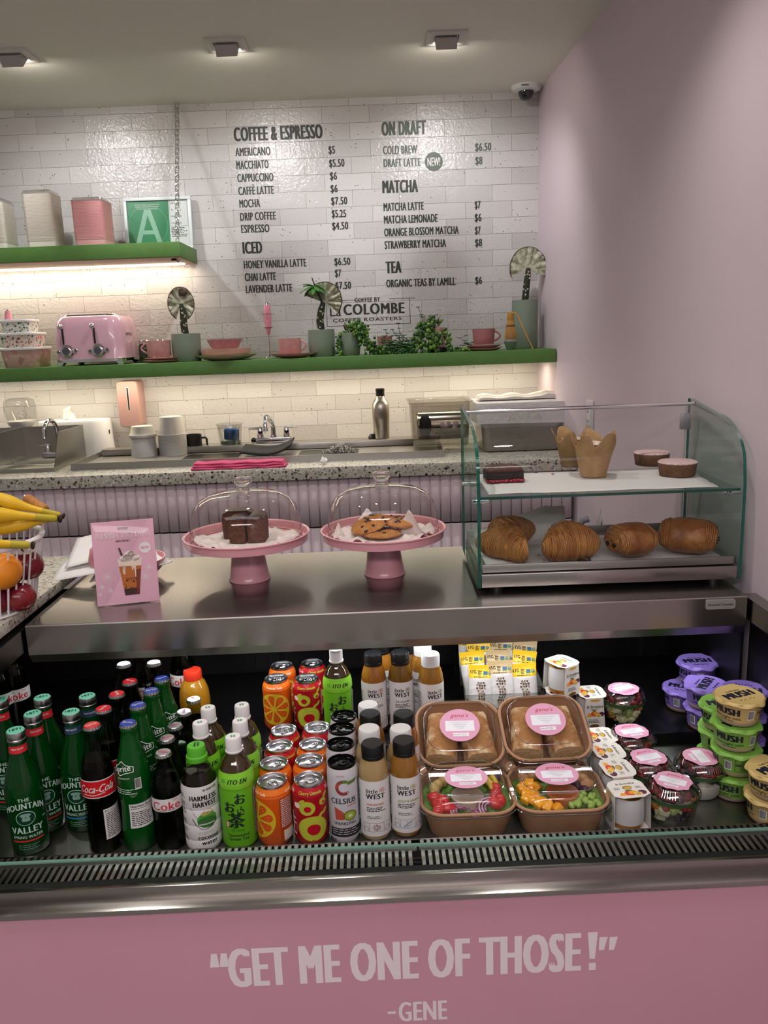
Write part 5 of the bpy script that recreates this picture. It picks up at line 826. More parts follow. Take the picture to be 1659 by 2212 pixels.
for px, py, l in ((1418, 1011, 'round chocolate cake with pale dusted top, the one behind'), (1475, 1034, 'round chocolate cake with pale dusted top, the front one')):
    x, y = on(px, py, SHZ); t = thing('chocolate_cake', l, 'cake', (x, y + .038, SHZ + .0033), rnd.random() * 6, 'dusted round cakes'); b = B(); b.lathe([(.0395, 0), (.0405, .001), (.0445, .029), (.0435, .031), (.0005, .031)], 40); b.obj('cake', TART, t); b = B(); n = 40; b.lathe([(.0445, .0292), (.0452, .031), (.042, .0335), (.02, .0342), (.0005, .0345)], 40); b.obj('dusting', mat('dusted_top', '#dcc3c2', .8, var=('#c69a9a', 260, .46, .6)), t)
def layered(name, c1_, c2_, c3_, scale):
    M = mat(name, c1_, .5); k = N(M); w_ = k.n('ShaderNodeTexWave', i_Scale=scale, i_Distortion=3.5, i_Detail=3.0); w_.inputs['Detail Scale'].default_value = 1.4; k.l(k.co(), w_.inputs['Vector']); nz = k.n('ShaderNodeTexNoise', i_Scale=24.0, i_Detail=4.0); k.l(k.co(), nz.inputs['Vector'])
    m = k.n('ShaderNodeMix', data_type='RGBA'); k.l(nz.outputs[0], m.inputs['Factor']); k.l(k.ramp(w_.outputs[0], (0, c2_), (.45, c1_), (1, c3_)), m.inputs['A']); k.l(k.ramp(nz.outputs[0], (.35, c2_), (.7, c3_)), m.inputs['B']); k.l(m.outputs['Result'], k.b.inputs['Base Color']); k.bump(w_.outputs[0], .5, .003); return M
CRO = layered('croissant_crust', '#a9662a', '#7a3f14', '#cf9550', 75); PAC = mat('pastry_glaze', '#7d4822', .45, var=('#a56d38', 22, .38, .68), bump=(45, .7, .006)); DKC = mat('dark_chocolate', '#1c1210', .4)
def croissant(label, loc, rz, L, R, bend=.9, seg=9, tilt=0):
    t = thing('croissant', label, 'croissant', loc, 0, 'croissants on the tray', (0, tilt, rz)); b = B(); n = 96; rings = []
    for i in range(n + 1):
        s_ = i / n * 2 - 1; a = s_ * bend; rad = L / 2 / max(math.sin(bend), .3); c = Vector((rad * math.sin(a), -rad * (1 - math.cos(a)), 0)); st = (i / n * seg) % 1; step = .90 + .11 * (1 - st if s_ < 0 else st) + .022 * abs(math.sin(i / n * seg * PI * 5))
        r = R * (max(.0, 1 - abs(s_) ** 2.1) ** .75 * .86 + .14) * step; q = []
        for j in range(28): g = 2 * PI * j / 28; d = Vector((math.sin(a), -math.cos(a), 0)); q.append(c + d * (-math.cos(g) * r) + Vector((0, 0, max(-R * .62, math.sin(g) * r * .92))))
        rings.append(q)
    b.loft(rings); b.move(Matrix.Translation((0, 0, R * .62))); b.obj('crust', CRO, t, ang=50); return t
x, y = on(1085, 1215, TRZ); croissant('croissant at the back left of the case, partly behind the glass edge', (.292, y + .135, TRZ + .0045), .9, .15, .047, .8); croissant('croissant in front at the left of the case, tip toward the viewer', (.290, y + .030, TRZ + .0045), -.85, .145, .047, .75, 10)
x, y = on(1240, 1222, TRZ); croissant('croissant beside the chocolate pastry, broad rolled back facing out', (x - .005, y + .062, TRZ + .0045), .25, .135, .054, .5, 11)
def painchoc(label, px, py, rz, w, d, h):
    x, y = on(px, py, TRZ); t = thing('chocolate_pastry', label, 'pastry', (x, y + d * .62, TRZ + .0045), rz, 'chocolate filled pastries'); b = B(); n = 40
    b.loft([[Vector((xx, d / 2 * math.cos(g) * k * (1.0), h * .5 + h * .5 * max(-.86, math.sin(g)) * k)) for g in [2 * PI * j / n for j in range(n)]] for xx, k in [(-w / 2 + w * i / 16, (1 - .36 * abs(i / 8 - 1) ** 3.2) * (1 + .012 * math.sin(i * 1.7))) for i in range(17)]], m=0); b.obj('crust', PAC, t, ang=50)
    b = B()
    for s_ in (-1, 1):
        for k in range(5): q = (.92 - k * .17) * .66; b.tube([Vector((s_ * (w / 2 + .0006), d / 2 * q * math.cos(g) * .82, h * .5 + h * .5 * q * .8 * math.sin(g))) for g in [2 * PI * j / 26 for j in range(26)]], .0022, 5, closed=True)
    for s_ in (-1, 1):
        for k in range(5): xx = s_ * w * (.47 - .032 * k); kk = (1 - .36 * abs(2 * xx / w) ** 3.2) * (1.012 + .006 * (k % 2)); b.tube([Vector((xx + .002 * math.sin(3 * g), d / 2 * math.cos(g) * kk, h * .5 + h * .5 * max(-.86, math.sin(g)) * kk)) for g in [PI * j / 22 - .3 for j in range(30)]], .0016, 5)
    b.obj('layers', CRO, t); b = B(); [b.tube([(s_ * (w / 2 + .006), yy, h * .42), (s_ * (w / 2 - .01), yy, h * .42)], .0052, 8) for s_ in (-1, 1) for yy in (-.012, .014)]; b.obj('chocolate_sticks', DKC, t)
painchoc('chocolate filled pastry with glossy top, third from the left on the tray', 1381, 1221, .28, .094, .105, .076); painchoc('long chocolate filled pastry at the right end of the tray, spiral end showing', 1509, 1214, -.5, .118, .105, .08)
q = random.Random(12)
for i in range(9):
    up = i < 4; x, y = on(*((1160 + 12 * i, 1030 + q.uniform(-14, 8)) if up else (1165 + 12 * (i - 4), 1212 + q.uniform(-8, 6))), SHZ if up else TRZ); b = B(); b.sph((0, 0, .002), (q.uniform(.002, .006), q.uniform(.002, .0035), .0017), n=8, k=5); o = b.obj('crumb', BRN if i in (0,) else COOK); o.location = (x, y + .01, (SHZ if up else TRZ) + .0034); tag(o, 'pastry crumb on the upper glass shelf' if up else 'pastry flake on the parchment beside the croissants', 'crumb', 'crumbs on the shelf' if up else 'flakes on the tray')
# ================================================================ drinks in the case
def prof_fn(P):
    def f(z):
        for (r0, z0_), (r1, z1_) in zip(P, P[1:]):
            if z <= z1_: return r0 + (r1 - r0) * (z - z0_) / max(1e-6, z1_ - z0_)
        return P[-1][0]
    return f
BG = pane('bottle_glass', '#cfd8cd', .012, .02, .35); COLA = mat('cola', '#060302', .05, spec=.25); GRN = mat('green_bottle', '#0a5f1c', .05, tr=.45, ior=1.4); GRND = mat('deep_green_bottle', '#054a16', .04, tr=.45, ior=1.4)
SILV = mat('cap_silver', '#b9b9bb', .28, 1); CRED = I('#c3131d', .3); CBLU = I('#1c3f9c', .3); MINT = I('#6fc4a4', .35); LW = I('#e6e6e4', .5); RED2 = I('#cf2a33', .4); PW = I('#d9d6d2', .45)
def crown(t, z, top_m, text, tm, r=.0145):
    b = B(); n = 42; ring = lambda R, zz, k: [Vector(((R + (k if j % 2 else -k)) * math.cos(2 * PI * j / n), (R + (k if j % 2 else -k)) * math.sin(2 * PI * j / n), zz)) for j in range(n)]
    b.loft([ring(r * 1.06, z - .0062, .0007), ring(r * 1.03, z - .004, .0006), ring(r * .98, z - .0012, .0001)], m=0, cap=(True, False)); b.loft([ring(r * .98, z - .0012, .0001), ring(r * .90, z, 0), ring(.0005, z + .0002, 0)], m=1, cap=(False, False))
    A().text(text, 0, -.003, .0062, 2, l=3, w=r * 1.35, al='c', bold=.02, rot=rnd.uniform(-.5, .5)).into(b, top(z + .0001)); return b.obj('cap', [SILV, top_m, tm], t, ang=35)
CP = [(.026, 0), (.0292, .004), (.0300, .04), (.0275, .085), (.0283, .098), (.0305, .118), (.0300, .152), (.0262, .176), (.0195, .2), (.0150, .222), (.0142, .232), (.0152, .234), (.0150, .239), (.0132, .241)]
def shell(t, P, glass, fill=None, liq=None, n=40):
    b = B(); b.lathe(P, n, cap=(True, True)); b.obj('glass', glass, t, ang=60)
    if fill: f = prof_fn(P); b = B(); b.lathe([(f(z) * .93, z) for z in [.004 + (fill - .004) * i / 24 for i in range(25)]], n); b.obj('drink', liq, t, ang=60)
def wrap(t, P, a, mats, a0=0, z0=0, name='label', du=.004, dv=.01, up=.0006):
    f = prof_fn(P); b = B(); a.into(b, cyl(lambda z: f(z) + up, z0, a0), du, dv); return b.obj(name, mats, t, smooth=True, ang=30)
GRP = {}
def cola(px, py, label, rot=0, first=[]):
    h = .247; p = at(px, py, Z=DZ + h); loc = (p.x, p.y, DZ)
    if first: return dup(first[0], loc, rot, label)
    t = thing('soda_bottle', label, 'bottle', loc, rot, 'red capped cola bottles'); P = [(r, z * h / .247 * 1.0) for r, z in CP]; shell(t, P, BG, .183, COLA); crown(t, h, CRED, 'Coca-Cola', PW)
    a = A().rect(-.036, .036, .116, .151, 0, 1).rect(-.0345, .0345, .118, .149, 1, 2).text('Coca-Cola', -.002, .1275, .0145, 0, l=3, w=.056, al='c', sh=.3, bold=.02).line([(-.022, .1235), (-.006, .1222), (.012, .1255)], .0014, 0, 3)
    a.rect(.036, .046, .116, .151, 2, 1); a.lines(.037, .0455, .149, .0028, 12, 0, seed=2); wrap(t, P, a, [PW, CRED, INK])
    a = A().rect(.006, .046, .030, .090, 0, 1); a.text('Nutrition Facts', .009, .083, .005, 1, w=.034, bold=.03); a.lines(.009, .044, .079, .0034, 14, 1, seed=4); wrap(t, P, a, [PW, INK], name='back_label'); first.append(t); return t
for i, (x, y) in enumerate(((198, 1565), (223, 1529), (252, 1497), (280, 1470))): cola(x, y, ('red capped cola bottle at the front of its row with the red label showing', 'red capped cola bottle second from the front of its row', 'red capped cola bottle third from the front of its row', 'red capped cola bottle at the back of its row')[i], (.22, .8, 1.6, 2.2)[i])
def lemon(px, py, label, rot=0, first=[]):
    h = .247; p = at(px, py, Z=DZ + h); loc = (p.x, p.y, DZ)
    if first: return dup(first[0], loc, rot, label)
    t = thing('soda_bottle', label, 'bottle', loc, rot, 'green blue-capped soda bottles'); P = CP; shell(t, P, GRN); crown(t, h, CBLU, 'Sprite', PW)
    def star(a, u, v, s):
        q = []
        for k in range(9): g = 2 * PI * k / 9 + .3; R = s * (1 if k % 2 == 0 else .62); q.append((u + R * 1.25 * math.cos(g), v + R * .8 * math.sin(g)))
        a.line(q + q[:1], .0012, 0, 1); a.text('Sprite', u, v - .005, .0105, 0, w=s * 1.9, al='c', bold=.04, rot=.18); a.text('REFRESCO', u + .002, v - .019, .003, 0, w=.022, al='c', rot=.1)
    a = A(); star(a, -.004, .168, .017); a.lines(-.02, .018, .128, .004, 3, 0, h=.0012); wrap(t, P, a, [LW], dv=.006); a = A(); a.rect(.016, .026, .128, .150, 0, 1); a.bars(.0165, .0255, .131, .149, 1, n=12); wrap(t, P, a, [PW, INK], name='barcode')
    a = A().rect(.002, .044, .050, .098, 0, 1); a.text('Nutrition Facts', .005, .091, .005, 1, w=.036, bold=.03); a.lines(.005, .042, .087, .0036, 10, 1, seed=7); wrap(t, P, a, [PW, INK], name='back_label')
    first.append(t); return t
for i, (x, y) in enumerate(((276, 1560), (297, 1521), (326, 1490), (349, 1464))): lemon(x, y, ('green blue-capped soda bottle at the front of its row, white label on its side', 'green soda bottle with blue cap second from the front of its row', 'green soda bottle with blue cap third from the front of its row', 'green soda bottle with blue cap at the back of its row')[i], (-.25, .55, .35, .6)[i])
DP = [(r * .93, z * .188 / .247) for r, z in CP]
def diet(px, py, label, rot=0, z=DZ, h=.188, first={}, grp='silver capped diet cola bottles'):
    p = at(px, py, Z=z + h); loc = (p.x, p.y, z); k = h > .2
    if k in first: return dup(first[k], loc, rot, label)
    t = thing('soda_bottle', label, 'bottle', loc, rot, grp); P = [(r, z * h / .247) for r, z in CP] if k else DP; s_ = h / .188; shell(t, P, BG, .145 * s_, COLA); crown(t, h, SILV, 'Coke', RED2)
    a = A().rect(-.036, .036, .082 * s_, .108 * s_, 0, 1).text('Coke', .001, .0865 * s_, .0155 * s_, 1, w=.045, al='c', bold=.02).text('Diet', .012, .1025 * s_, .0042, 1, w=.008); a.lines(-.012, .014, .0845 * s_, .003, 1, 2, h=.0009); wrap(t, P, a, [PW, RED2, INK]); first[k] = t; return t
for i, (x, y) in enumerate(((352, 1624), (360, 1593), (377, 1566), (397, 1536), (418, 1509))): diet(x, y, ('short diet cola bottle with silver cap at the front, label facing out', 'short diet cola bottle with silver cap second in its row', 'short diet cola bottle with silver cap in the middle of its row', 'short diet cola bottle with silver cap fourth in its row', 'short diet cola bottle with silver cap at the back beside the orange juice')[i], (.1, .9, 1.4, 2.0, 2.6)[i])
BK = [(267, 1433, 'tall silver capped cola bottle on the rear deck, left of the two with whole caps', 1.6), (332, 1430, 'tall silver capped cola bottle on the rear deck, right of the two with whole caps', -1.9)]
for x, y, l, r in BK: diet(x, y, l, r, BZ, .212 + .0, grp='tall diet cola bottles on the rear deck')
for x, y, r, l in ((305, 1395, .5, 'dark cola bottle on the rear deck with a slip of red label between two caps'), (388, 1372, -.2, 'dark cola bottle on the rear deck whose label shows left of the orange juice'), (22, 1402, .4, 'dark cola bottle on the rear deck at the left edge under the end rail'), (-12, 1412, .8, 'dark cola bottle on the rear deck cut by the left picture edge')): diet(x, y, l, r, BZ, .212)
MP = [(.028, 0), (.0325, .004), (.0335, .03), (.0335, .115), (.032, .135), (.0245, .165), (.0165, .188), (.0143, .204), (.0143, .222), (.0135, .2235)]
def spring(px, py, label, rot=0, blue=False, first={}):
    h = .24; p = at(px, py, Z=DZ + h); loc = (p.x, p.y, DZ)
    if blue in first: return dup(first[blue], loc, rot, label)
    t = thing('water_bottle', label, 'bottle', loc, rot, 'green spring water bottles'); shell(t, MP, GRND); b = B(); n = 40
    rg = lambda R, zz, k: [Vector(((R + (k if j % 2 else 0)) * math.cos(2 * PI * j / n), (R + (k if j % 2 else 0)) * math.sin(2 * PI * j / n), zz)) for j in range(n)]
    b.loft([rg(.0158, .220, 0), rg(.0165, .2215, .0003), rg(.0165, .2235, 0), rg(.0158, .2245, 0), rg(.0165, .2255, 0), rg(.0165, .2355, .0004), rg(.0158, .2385, 0)], cap=(True, False)); b.loft([rg(.0158, .2385, 0), rg(.0145, .24, 0), rg(.0005, .2402, 0)], m=1, cap=(False, False)); A().text('1871', 0, -.004, .008, 2, l=3, w=.019, al='c', bold=.04, rot=.15).into(b, top(.2403)); b.obj('cap', [SILV, MINT, I('#123f34')], t, ang=35)
    c = I('#2f7fb5') if blue else RED2; a = A().rect(-.045, .045, .199, .2135, 0, 1).text('SPRING WATER', 0, .2035, .0056, 1, w=.042, al='c', bold=.03); wrap(t, MP, a, [c if not blue else I('#27405a'), LW], name='neck_label', up=.0008)
    a = A(); bow = lambda v0: (lambda X, Y: (X, Y + v0 - X * X * 11))
    a.text('THE', 0, .112, .0066, 0, w=.017, al='c', bold=.03); a.text('MOUNTAIN', 0, .096, .0115, 0, w=.062, al='c', bold=.035, wave=bow(.002)); a.disc(0, .079, .0145, 0, 1, n=36); a.disc(0, .079, .0135, 1, 2, n=36); a.poly([(-.009, .073), (-.003, .083), (0, .079), (.004, .084), (.009, .073)], 2, 3); a.disc(0, .085, .008, 2, 3, ry=.0035)
    for u, s_ in ((-.009, 1), (-.0065, .8), (.0075, 1), (.0095, .8)): a.poly([(u - .0022, .071), (u, .071 + .013 * s_), (u + .0022, .071)], 1, 4)
    a.text('VALLEY', 0, .049, .0125, 0, w=.048, al='c', bold=.035); a.text('SPRING WATER', 0, .0385, .0056, 0, w=.045, al='c', bold=.02); a.rect(-.024, .024, .0315, .0345, 3, 1); a.lines(-.016, .016, .024, .004, 3, 2, h=.001); a.text('1871', .026, .07, .003, 0, w=.007)
    wrap(t, MP, a, [I('#bcd4c6', .45), I('#0f3a28', .4), I('#7fa693', .45), c], name='print'); first[blue] = t; return t
for i, (x, y, bl, r, l) in enumerate(((33, 1576, 0, .35, 'green spring water bottle nearest the viewer at left, red stripe under its print'), (70, 1540, 0, .55, 'green spring water bottle second in the red-striped row'), (91, 1505, 0, .2, 'green spring water bottle third in the red-striped row'), (-2, 1510, 0, .1, 'green spring water bottle cut by the left picture edge'), (153, 1536, 1, .1, 'green sparkling water bottle with blue stripe, left of the front cola'), (188, 1502, 1, .4, 'green sparkling water bottle behind the blue-striped one'))): spring(x, y, l, r, bool(bl))
# juice with red cap
def squat(name, label, px, py, z, h, P, liq, cap_m, cap_r, ch):
    p = at(px, py, Z=z + h); t = thing(name, label, 'bottle', (p.x, p.y, z)); b = B(); b.lathe(P, 40); b.obj('bottle', liq, t, ang=60); b = B(); n = 64; rg = lambda R, zz, k: [Vector(((R + (k if j % 2 else 0)) * math.cos(2 * PI * j / n), (R + (k if j % 2 else 0)) * math.sin(2 * PI * j / n), zz)) for j in range(n)]
    b.loft([rg(cap_r, h - ch, 0), rg(cap_r * 1.01, h - ch + .001, 0), rg(cap_r * .99, h - ch * .72, 0), rg(cap_r * .985, h - ch * .68, .0003), rg(cap_r * .975, h - .003, .0003), rg(cap_r * .92, h, 0), rg(.0005, h + .0002, 0)], cap=(True, False)); b.obj('cap', cap_m, t, ang=35); return t
squat('juice_bottle', 'round orange juice bottle with bright red cap on the rear deck', 415, 1446, BZ, .135, [(.030, 0), (.035, .004), (.0365, .06), (.034, .085), (.027, .105), (.020, .114), (.020, .12)], mat('orange_juice', '#b07a1c', .12, coat=.6), I('#e23a22', .35), .0215, .022)
# green tea
TP = [(.029, 0), (.0325, .005), (.033, .012), (.033, .112), (.0312, .117), (.0312, .121), (.033, .126), (.0322, .14), (.0285, .154), (.0225, .168), (.0155, .176), (.0145, .184)]
TEA1 = I('#5fa51c', .35); TEA2 = I('#86cf35', .35); TINK = I('#16281c'); TRED = I('#b8323a')
def tea(px, py, label, rot=0, z=DZ, first=[]):
    h = .212; p = at(px, py, Z=z + h); loc = (p.x, p.y, z)
    if first: return dup(first[0], loc, rot, label)
    t = thing('tea_bottle', label, 'bottle', loc, rot, 'green tea bottles with white caps'); b = B(); b.lathe([q for q in TP if q[1] > .13], 40); b.obj('neck', mat('tea_brown', '#3a2c14', .07, coat=.6), t, ang=60)
    f = prof_fn(TP); b = B(); zz = [0, .005, .012, .06, .112, .117, .121, .126, .133, .14, .1475, .1525]; b.lathe([(f(v) + .0003, v) for v in zz], 48, m=[0] * 6 + [1] * 5, cap=(True, False)); a = A()
    a.text('ITO EN', .003, .133, .0085, 2, w=.031, al='c', sh=.25, bold=.05)
    for du, dv in ((-.0215, .1395), (-.0175, .14), (-.0215, .1355), (-.0175, .136)): a.disc(du - .0015, dv, .0016, 3, 2, n=10)
    a.text('お', .006, .094, .0165, 2, w=.0165, al='c', bold=.05); a.text('お', -.012, .078, .0165, 2, w=.017, al='c', bold=.06); a.line([(.006, .0885), (.008, .086), (.0055, .083), (.0075, .080)], .0016, 2, 2); a.text('い', .006, .0735, .0095, 2, w=.011, al='c', bold=.04); a.text('茶', -.002, .048, .023, 2, w=.0255, al='c', bold=.06)
    a.rect(-.020, -.0145, .046, .058, 4, 1); a.rect(-.019, -.0155, .0525, .0565, 5, 2); a.rect(-.019, -.0155, .0475, .0515, 5, 2); a.text('Oi Ocha', -.001, .038, .0048, 2, w=.021, al='c', sh=.2); a.text('Unsweetened', 0, .0275, .0056, 2, w=.035, al='c', bold=.03); a.text('Green Tea', 0, .0195, .0064, 2, w=.033, al='c', bold=.03)
    a.rect(.030, .050, .018, .114, 6, 1); a.lines(.031, .049, .111, .0036, 26, 7, seed=3, l=2)
    a.into(b, cyl(lambda v: f(v) + .0003, 0, 0), .004, .008); b.obj('sleeve', [TEA1, TEA2, TINK, I('#3f9a3a'), TRED, PW, I('#26361f'), PW], t, ang=30)
    b = B(); b.lathe([(.0152, .183), (.016, .184), (.016, .1865), (.0148, .1875), (.0148, .2085), (.0135, .212), (.0005, .2122)], 40); a = A()
    for du, dv in ((-.0028, .0022), (.0022, .0022), (-.0028, -.002), (.0022, -.002)): a.disc(du, dv, .0021, 1, 2, ry=.0017, n=12)
    a.into(b, top(.2122)); b.obj('cap', [I('#e6e4e2', .4), I('#2c8f62')], t); first.append(t); return t
for i, (x, y, z, r, l) in enumerate(((503, 1590, DZ, .1, 'white capped green tea bottle in front, whole label in view'), (518, 1556, DZ, .2, 'green tea bottle second in the row behind the front one'), (522, 1522, DZ, .25, 'green tea bottle third and last in the front tea row'), (432, 1560, DZ, .45, 'green tea bottle directly behind the coconut water'), (449, 1528, DZ, .3, 'green tea bottle behind the one behind the coconut water'))): tea(x, y, l, r, z)
p = at(731, 1560, Z=BZ); tea(725, 1402, 'tall green tea bottle on the rear deck between cans and juices', .15, BZ)
# coconut water
XP = [(.029, 0), (.032, .004), (.0335, .01), (.0335, .022), (.0325, .0245), (.0335, .027), (.0335, .052), (.0325, .0545), (.0335, .057), (.0335, .084), (.0325, .0865), (.0335, .089), (.0338, .122), (.031, .140), (.0235, .157), (.018, .166), (.017, .176)]
p = at(423, 1609, Z=DZ + .2); t = thing('coconut_water_bottle', 'white coconut water bottle with bright green cap', 'bottle', (p.x, p.y, DZ), .25); b = B(); b.lathe([q for q in XP if q[1] > .12], 40); b.obj('neck', BG, t, ang=60); b = B(); b.lathe([(.031, .121), (.028, .138), (.022, .152), (.0005, .153)], 36); b.obj('drink', mat('coconut_drink', '#2a1a16', .08, coat=.5), t)
f = prof_fn(XP); b = B(); b.lathe([(f(v) + .0003, v) for v in [q[1] for q in XP if q[1] <= .122] + [.128, .133]], 48, cap=(True, False)); a = A()
a.text('NO ADDED SUGAR', .004, .1235, .0042, 1, w=.025, bold=.03, rot=.05); a.text('HARMLESS', .004, .106, .0098, 1, w=.044, al='c', bold=.045); a.text('HARVEST', .006, .0935, .0098, 1, w=.038, al='c', bold=.045)
a.disc(.008, .066, .0165, 2, 1, ry=.0155); a.poly([(-.003, .078), (.003, .085), (.014, .087), (.019, .081), (.012, .077), (.002, .075)], 3, 2); a.poly([(.004, .080), (.012, .0825), (.009, .0805)], 1, 3); a.disc(.008, .0615, .016, 4, 2, ry=.011); a.line([(-.016, .07), (-.011, .058), (-.003, .0495), (.006, .048), (.016, .052), (.024, .062)], .0012, 1, 4); a.line([(-.018, .092), (-.012, .077), (-.007, .071)], .0007, 1, 2)
a.text('organic', .004, .0385, .0072, 5, w=.026, al='c', sh=.2); a.text('coconut', .008, .0275, .0085, 1, w=.034, al='c', bold=.04); a.text('water', .009, .0165, .0085, 1, w=.026, al='c', bold=.04)
for v in (.116, .1, .085, .066, .048, .03): a.lines(-.042, -.026, v, .0032, 3, 1, seed=int(v * 999))
a.into(b, cyl(lambda v: f(v) + .0003), .004, .008); b.obj('sleeve', [I('#dcdad8', .4), INK, I('#4f9a3c'), I('#b9a854'), I('#356f2b'), I('#b5bb98')], t, ang=30); b = B(); b.lathe([(.0195, .172), (.020, .173), (.0195, .181), (.0172, .183), (.0168, .197), (.0155, .2), (.0005, .2)], 40); A().text('HARMLESS', 0, .002, .004, 1, l=2, w=.018, al='c', rot=1.45, bold=.03).text('HARVEST', .006, .002, .004, 1, l=2, w=.016, al='c', rot=1.45, bold=.03).into(b, top(.2001)); b.obj('cap', [I('#57b32b', .35), I('#1d3a18')], t)
# ---- cans
LID = mat('can_lid', '#c9c9cb', .22, 1); LIDB = mat('can_lid_black', '#131314', .18, .6); LIDG = mat('can_lid_grey', '#7f7f83', .25, 1)
def can(label, loc, rot, R, h, rn, body, art, amats, lid, key, grp, first={}, cat='can'):
    if key in first: return dup(first[key], loc, rot, label, group=grp)
    t = thing('drink_can', label, cat, loc, rot, grp); P = [(R * .78, 0), (R * .84, .003), (R, .013), (R, h - .020), (R * .985, h - .0165), (rn, h - .0045)]; f = prof_fn(P); b = B(); b.lathe(P + [(rn * .99, h - .004)], 48, cap=(True, False)); a = A(); art(a); a.into(b, cyl(lambda v: f(v) + .0001), .004, .006); b.obj('body', [body] + amats, t, ang=50)
    b = B(); b.lathe([(rn, h - .0045), (rn * 1.02, h - .002), (rn * 1.0, h), (rn * .955, h - .0005), (rn * .93, h - .006), (rn * .88, h - .0068), (rn * .84, h - .0058), (.0005, h - .0056)], 48, cap=(False, False)); b.obj('lid', lid, t, ang=50)
    b = B(); q = [((.0115 if math.cos(g) > 0 else .0085) * math.cos(g) + .002, .0068 * math.sin(g), h - .0042) for g in [2 * PI * i / 20 for i in range(20)]]; b.tube(q, .0013, 6, closed=True); b.tube([(.0045 + .0042 * math.cos(g), .0034 * math.sin(g), h - .004) for g in [2 * PI * i / 12 for i in range(12)]], .0008, 5, closed=True); b.lathe([(.003, h - .0056), (.0028, h - .0036), (.0005, h - .0035)], 14, c=(-.0025, 0, 0)); b.loft([[(x, y, h - .0042) for x, y in ((-.0085, -.005), (.001, -.0055), (.001, .0055), (-.0085, .005))], [(x, y, h - .0036) for x, y in ((-.0085, -.005), (.001, -.0055), (.001, .0055), (-.0085, .005))]]); b.obj('pull_tab', lid, t); first[key] = t; return t
def orange_art(a, u0=-.006):
    a.rect(-.1035, .1035, .102, .1165, 1, 1)
    for u in (-.06, -.004, .052, .09): a.text('Prebiotic Soda' if u in (-.004, .09) else 'Orange', u, .1065, .0052, 2, w=.031 if u in (-.004, .09) else .016, al='c', bold=.02)
    u, v = u0, .058; a.disc(u, v, .031, 3, 1, ry=.038, n=36)
    for k in range(8):
        g = 2 * PI * k / 8 + .2; q = [(u + .004 * math.cos(g), v + .005 * math.sin(g))]
        for e, r in ((-.30, .022), (-.18, .0265), (0, .0275), (.18, .0265), (.30, .022)): q.append((u + r * math.cos(g + e), v + r * 1.22 * math.sin(g + e)))
        a.poly(q, 4, 2)
        for e, r in ((-.12, .02), (.12, .02), (0, .015), (.02, .023)): a.disc(u + r * math.cos(g + e), v + r * 1.22 * math.sin(g + e), .0008, 3, 3, n=6)
    a.disc(u - .035, .094, .0062, 2, 1); a.rect(.031, .063, .010, .098, 5, 1); a.lines(.033, .061, .095, .0038, 15, 6, seed=8); a.rect(.036, .058, .012, .034, 2, 2); a.bars(.037, .057, .014, .033, 6, 3)
def cherry_art(a):
    a.rect(-.1035, .1035, .102, .1165, 1, 1)
    for u in (-.045, .002, .05): a.text('Cherry Limeade' if u == .002 else 'Prebiotic Soda', u, .106, .0058, 2 if u == .002 else 5, w=.036, al='c', bold=.02)
    for u, v, R, ri in ((.004, .0375, .0225, .010), (-.004, .0795, .0125, .0054), (.021, .088, .0062, .0026)):
        a.disc(u, v, R, 2, 1, ry=R * 1.12, n=32); a.disc(u + .001, v - .002, ri, 1, 2, ry=ri * 1.1)
    for u, v, g in ((-.012, .092, .7), (.024, .068, .9), (.026, .1, .9), (.016, .0625, 1.0)): a.disc(u, v, .0065, 2, 1, ry=.0026, rot=g, n=16)
    a.disc(-.020, .083, .0056, 5, 1); a.text('poppi', -.029, .022, .0155, 5, w=.044, rot=PI / 2, bold=.06, l=2); a.lines(.034, .06, .095, .004, 16, 5, seed=9)
def citrus_art(a):
    a.rect(-.1035, .1035, .102, .1165, 1, 1); [a.text(s_, u, .106, .0056, 2, w=.033, al='c', bold=.02) for s_, u in (('Prebiotic Soda', -.02), ('Citrus', .03), ('Citrus', -.07))]; a.disc(0, .05, .028, 2, 1, ry=.034)
OB, CB, PB = I('#cf5412', .3), I('#a50f1e', .3), I('#b02a55', .3); ORA = [I('#e8761c', .3), I('#f3d9b8', .4), I('#d6b62c', .4), I('#d2521a', .35), I('#a83e10', .4), PW]; CHA = [I('#b81525', .3), I('#b9bf3a', .4), CB, CB, I('#f0dcd6', .4)]
H12 = .122; FC = [(587.6, 1684.6, 'o', -.75, 'orange can at the front left of the silver-topped cans'), (592, 1647, 'o', .5, 'orange can second in the left can row'), (604, 1610, 'c', .5, 'red can third in the left can row'), (613, 1576, 'c', .8, 'red can at the back of the left can row'), (667, 1681, 'c', .05, 'red can with green cherries at the front of the right can row'), (668, 1641, 'o', .6, 'orange can second in the right can row'), (675, 1606, 'o', .9, 'orange can third in the right can row'), (684, 1570, 'p', .3, 'raspberry pink can at the back of the right can row')]
for x, y, k, r, l in FC:
    p = at(x, y, Z=DZ + H12); can(l, (p.x, p.y, DZ), r, .0328, H12, .0268, {'o': OB, 'c': CB, 'p': PB}[k], {'o': orange_art, 'c': cherry_art, 'p': citrus_art}[k], ORA if k == 'o' else CHA, LID, k, 'silver topped soda cans')
for x, y, k, r, l in ((596, 1464, 'o', .1, 'orange can with slice print standing in front on the rear deck'), (662, 1464, 'c', -.05, 'red cherry can standing in front on the rear deck'), (608, 1438, 'o', .4, 'orange can behind the other orange can on the rear deck'), (673, 1433, 'c', .4, 'red can behind the other red can on the rear deck')):
    p = at(x, y, Z=BZ + H12 + .0); can(l, (p.x, p.y + (.0 if y > 1450 else .006), BZ), r, .0328, H12, .0268, None, None, None, None, k, 'cans on the rear deck')
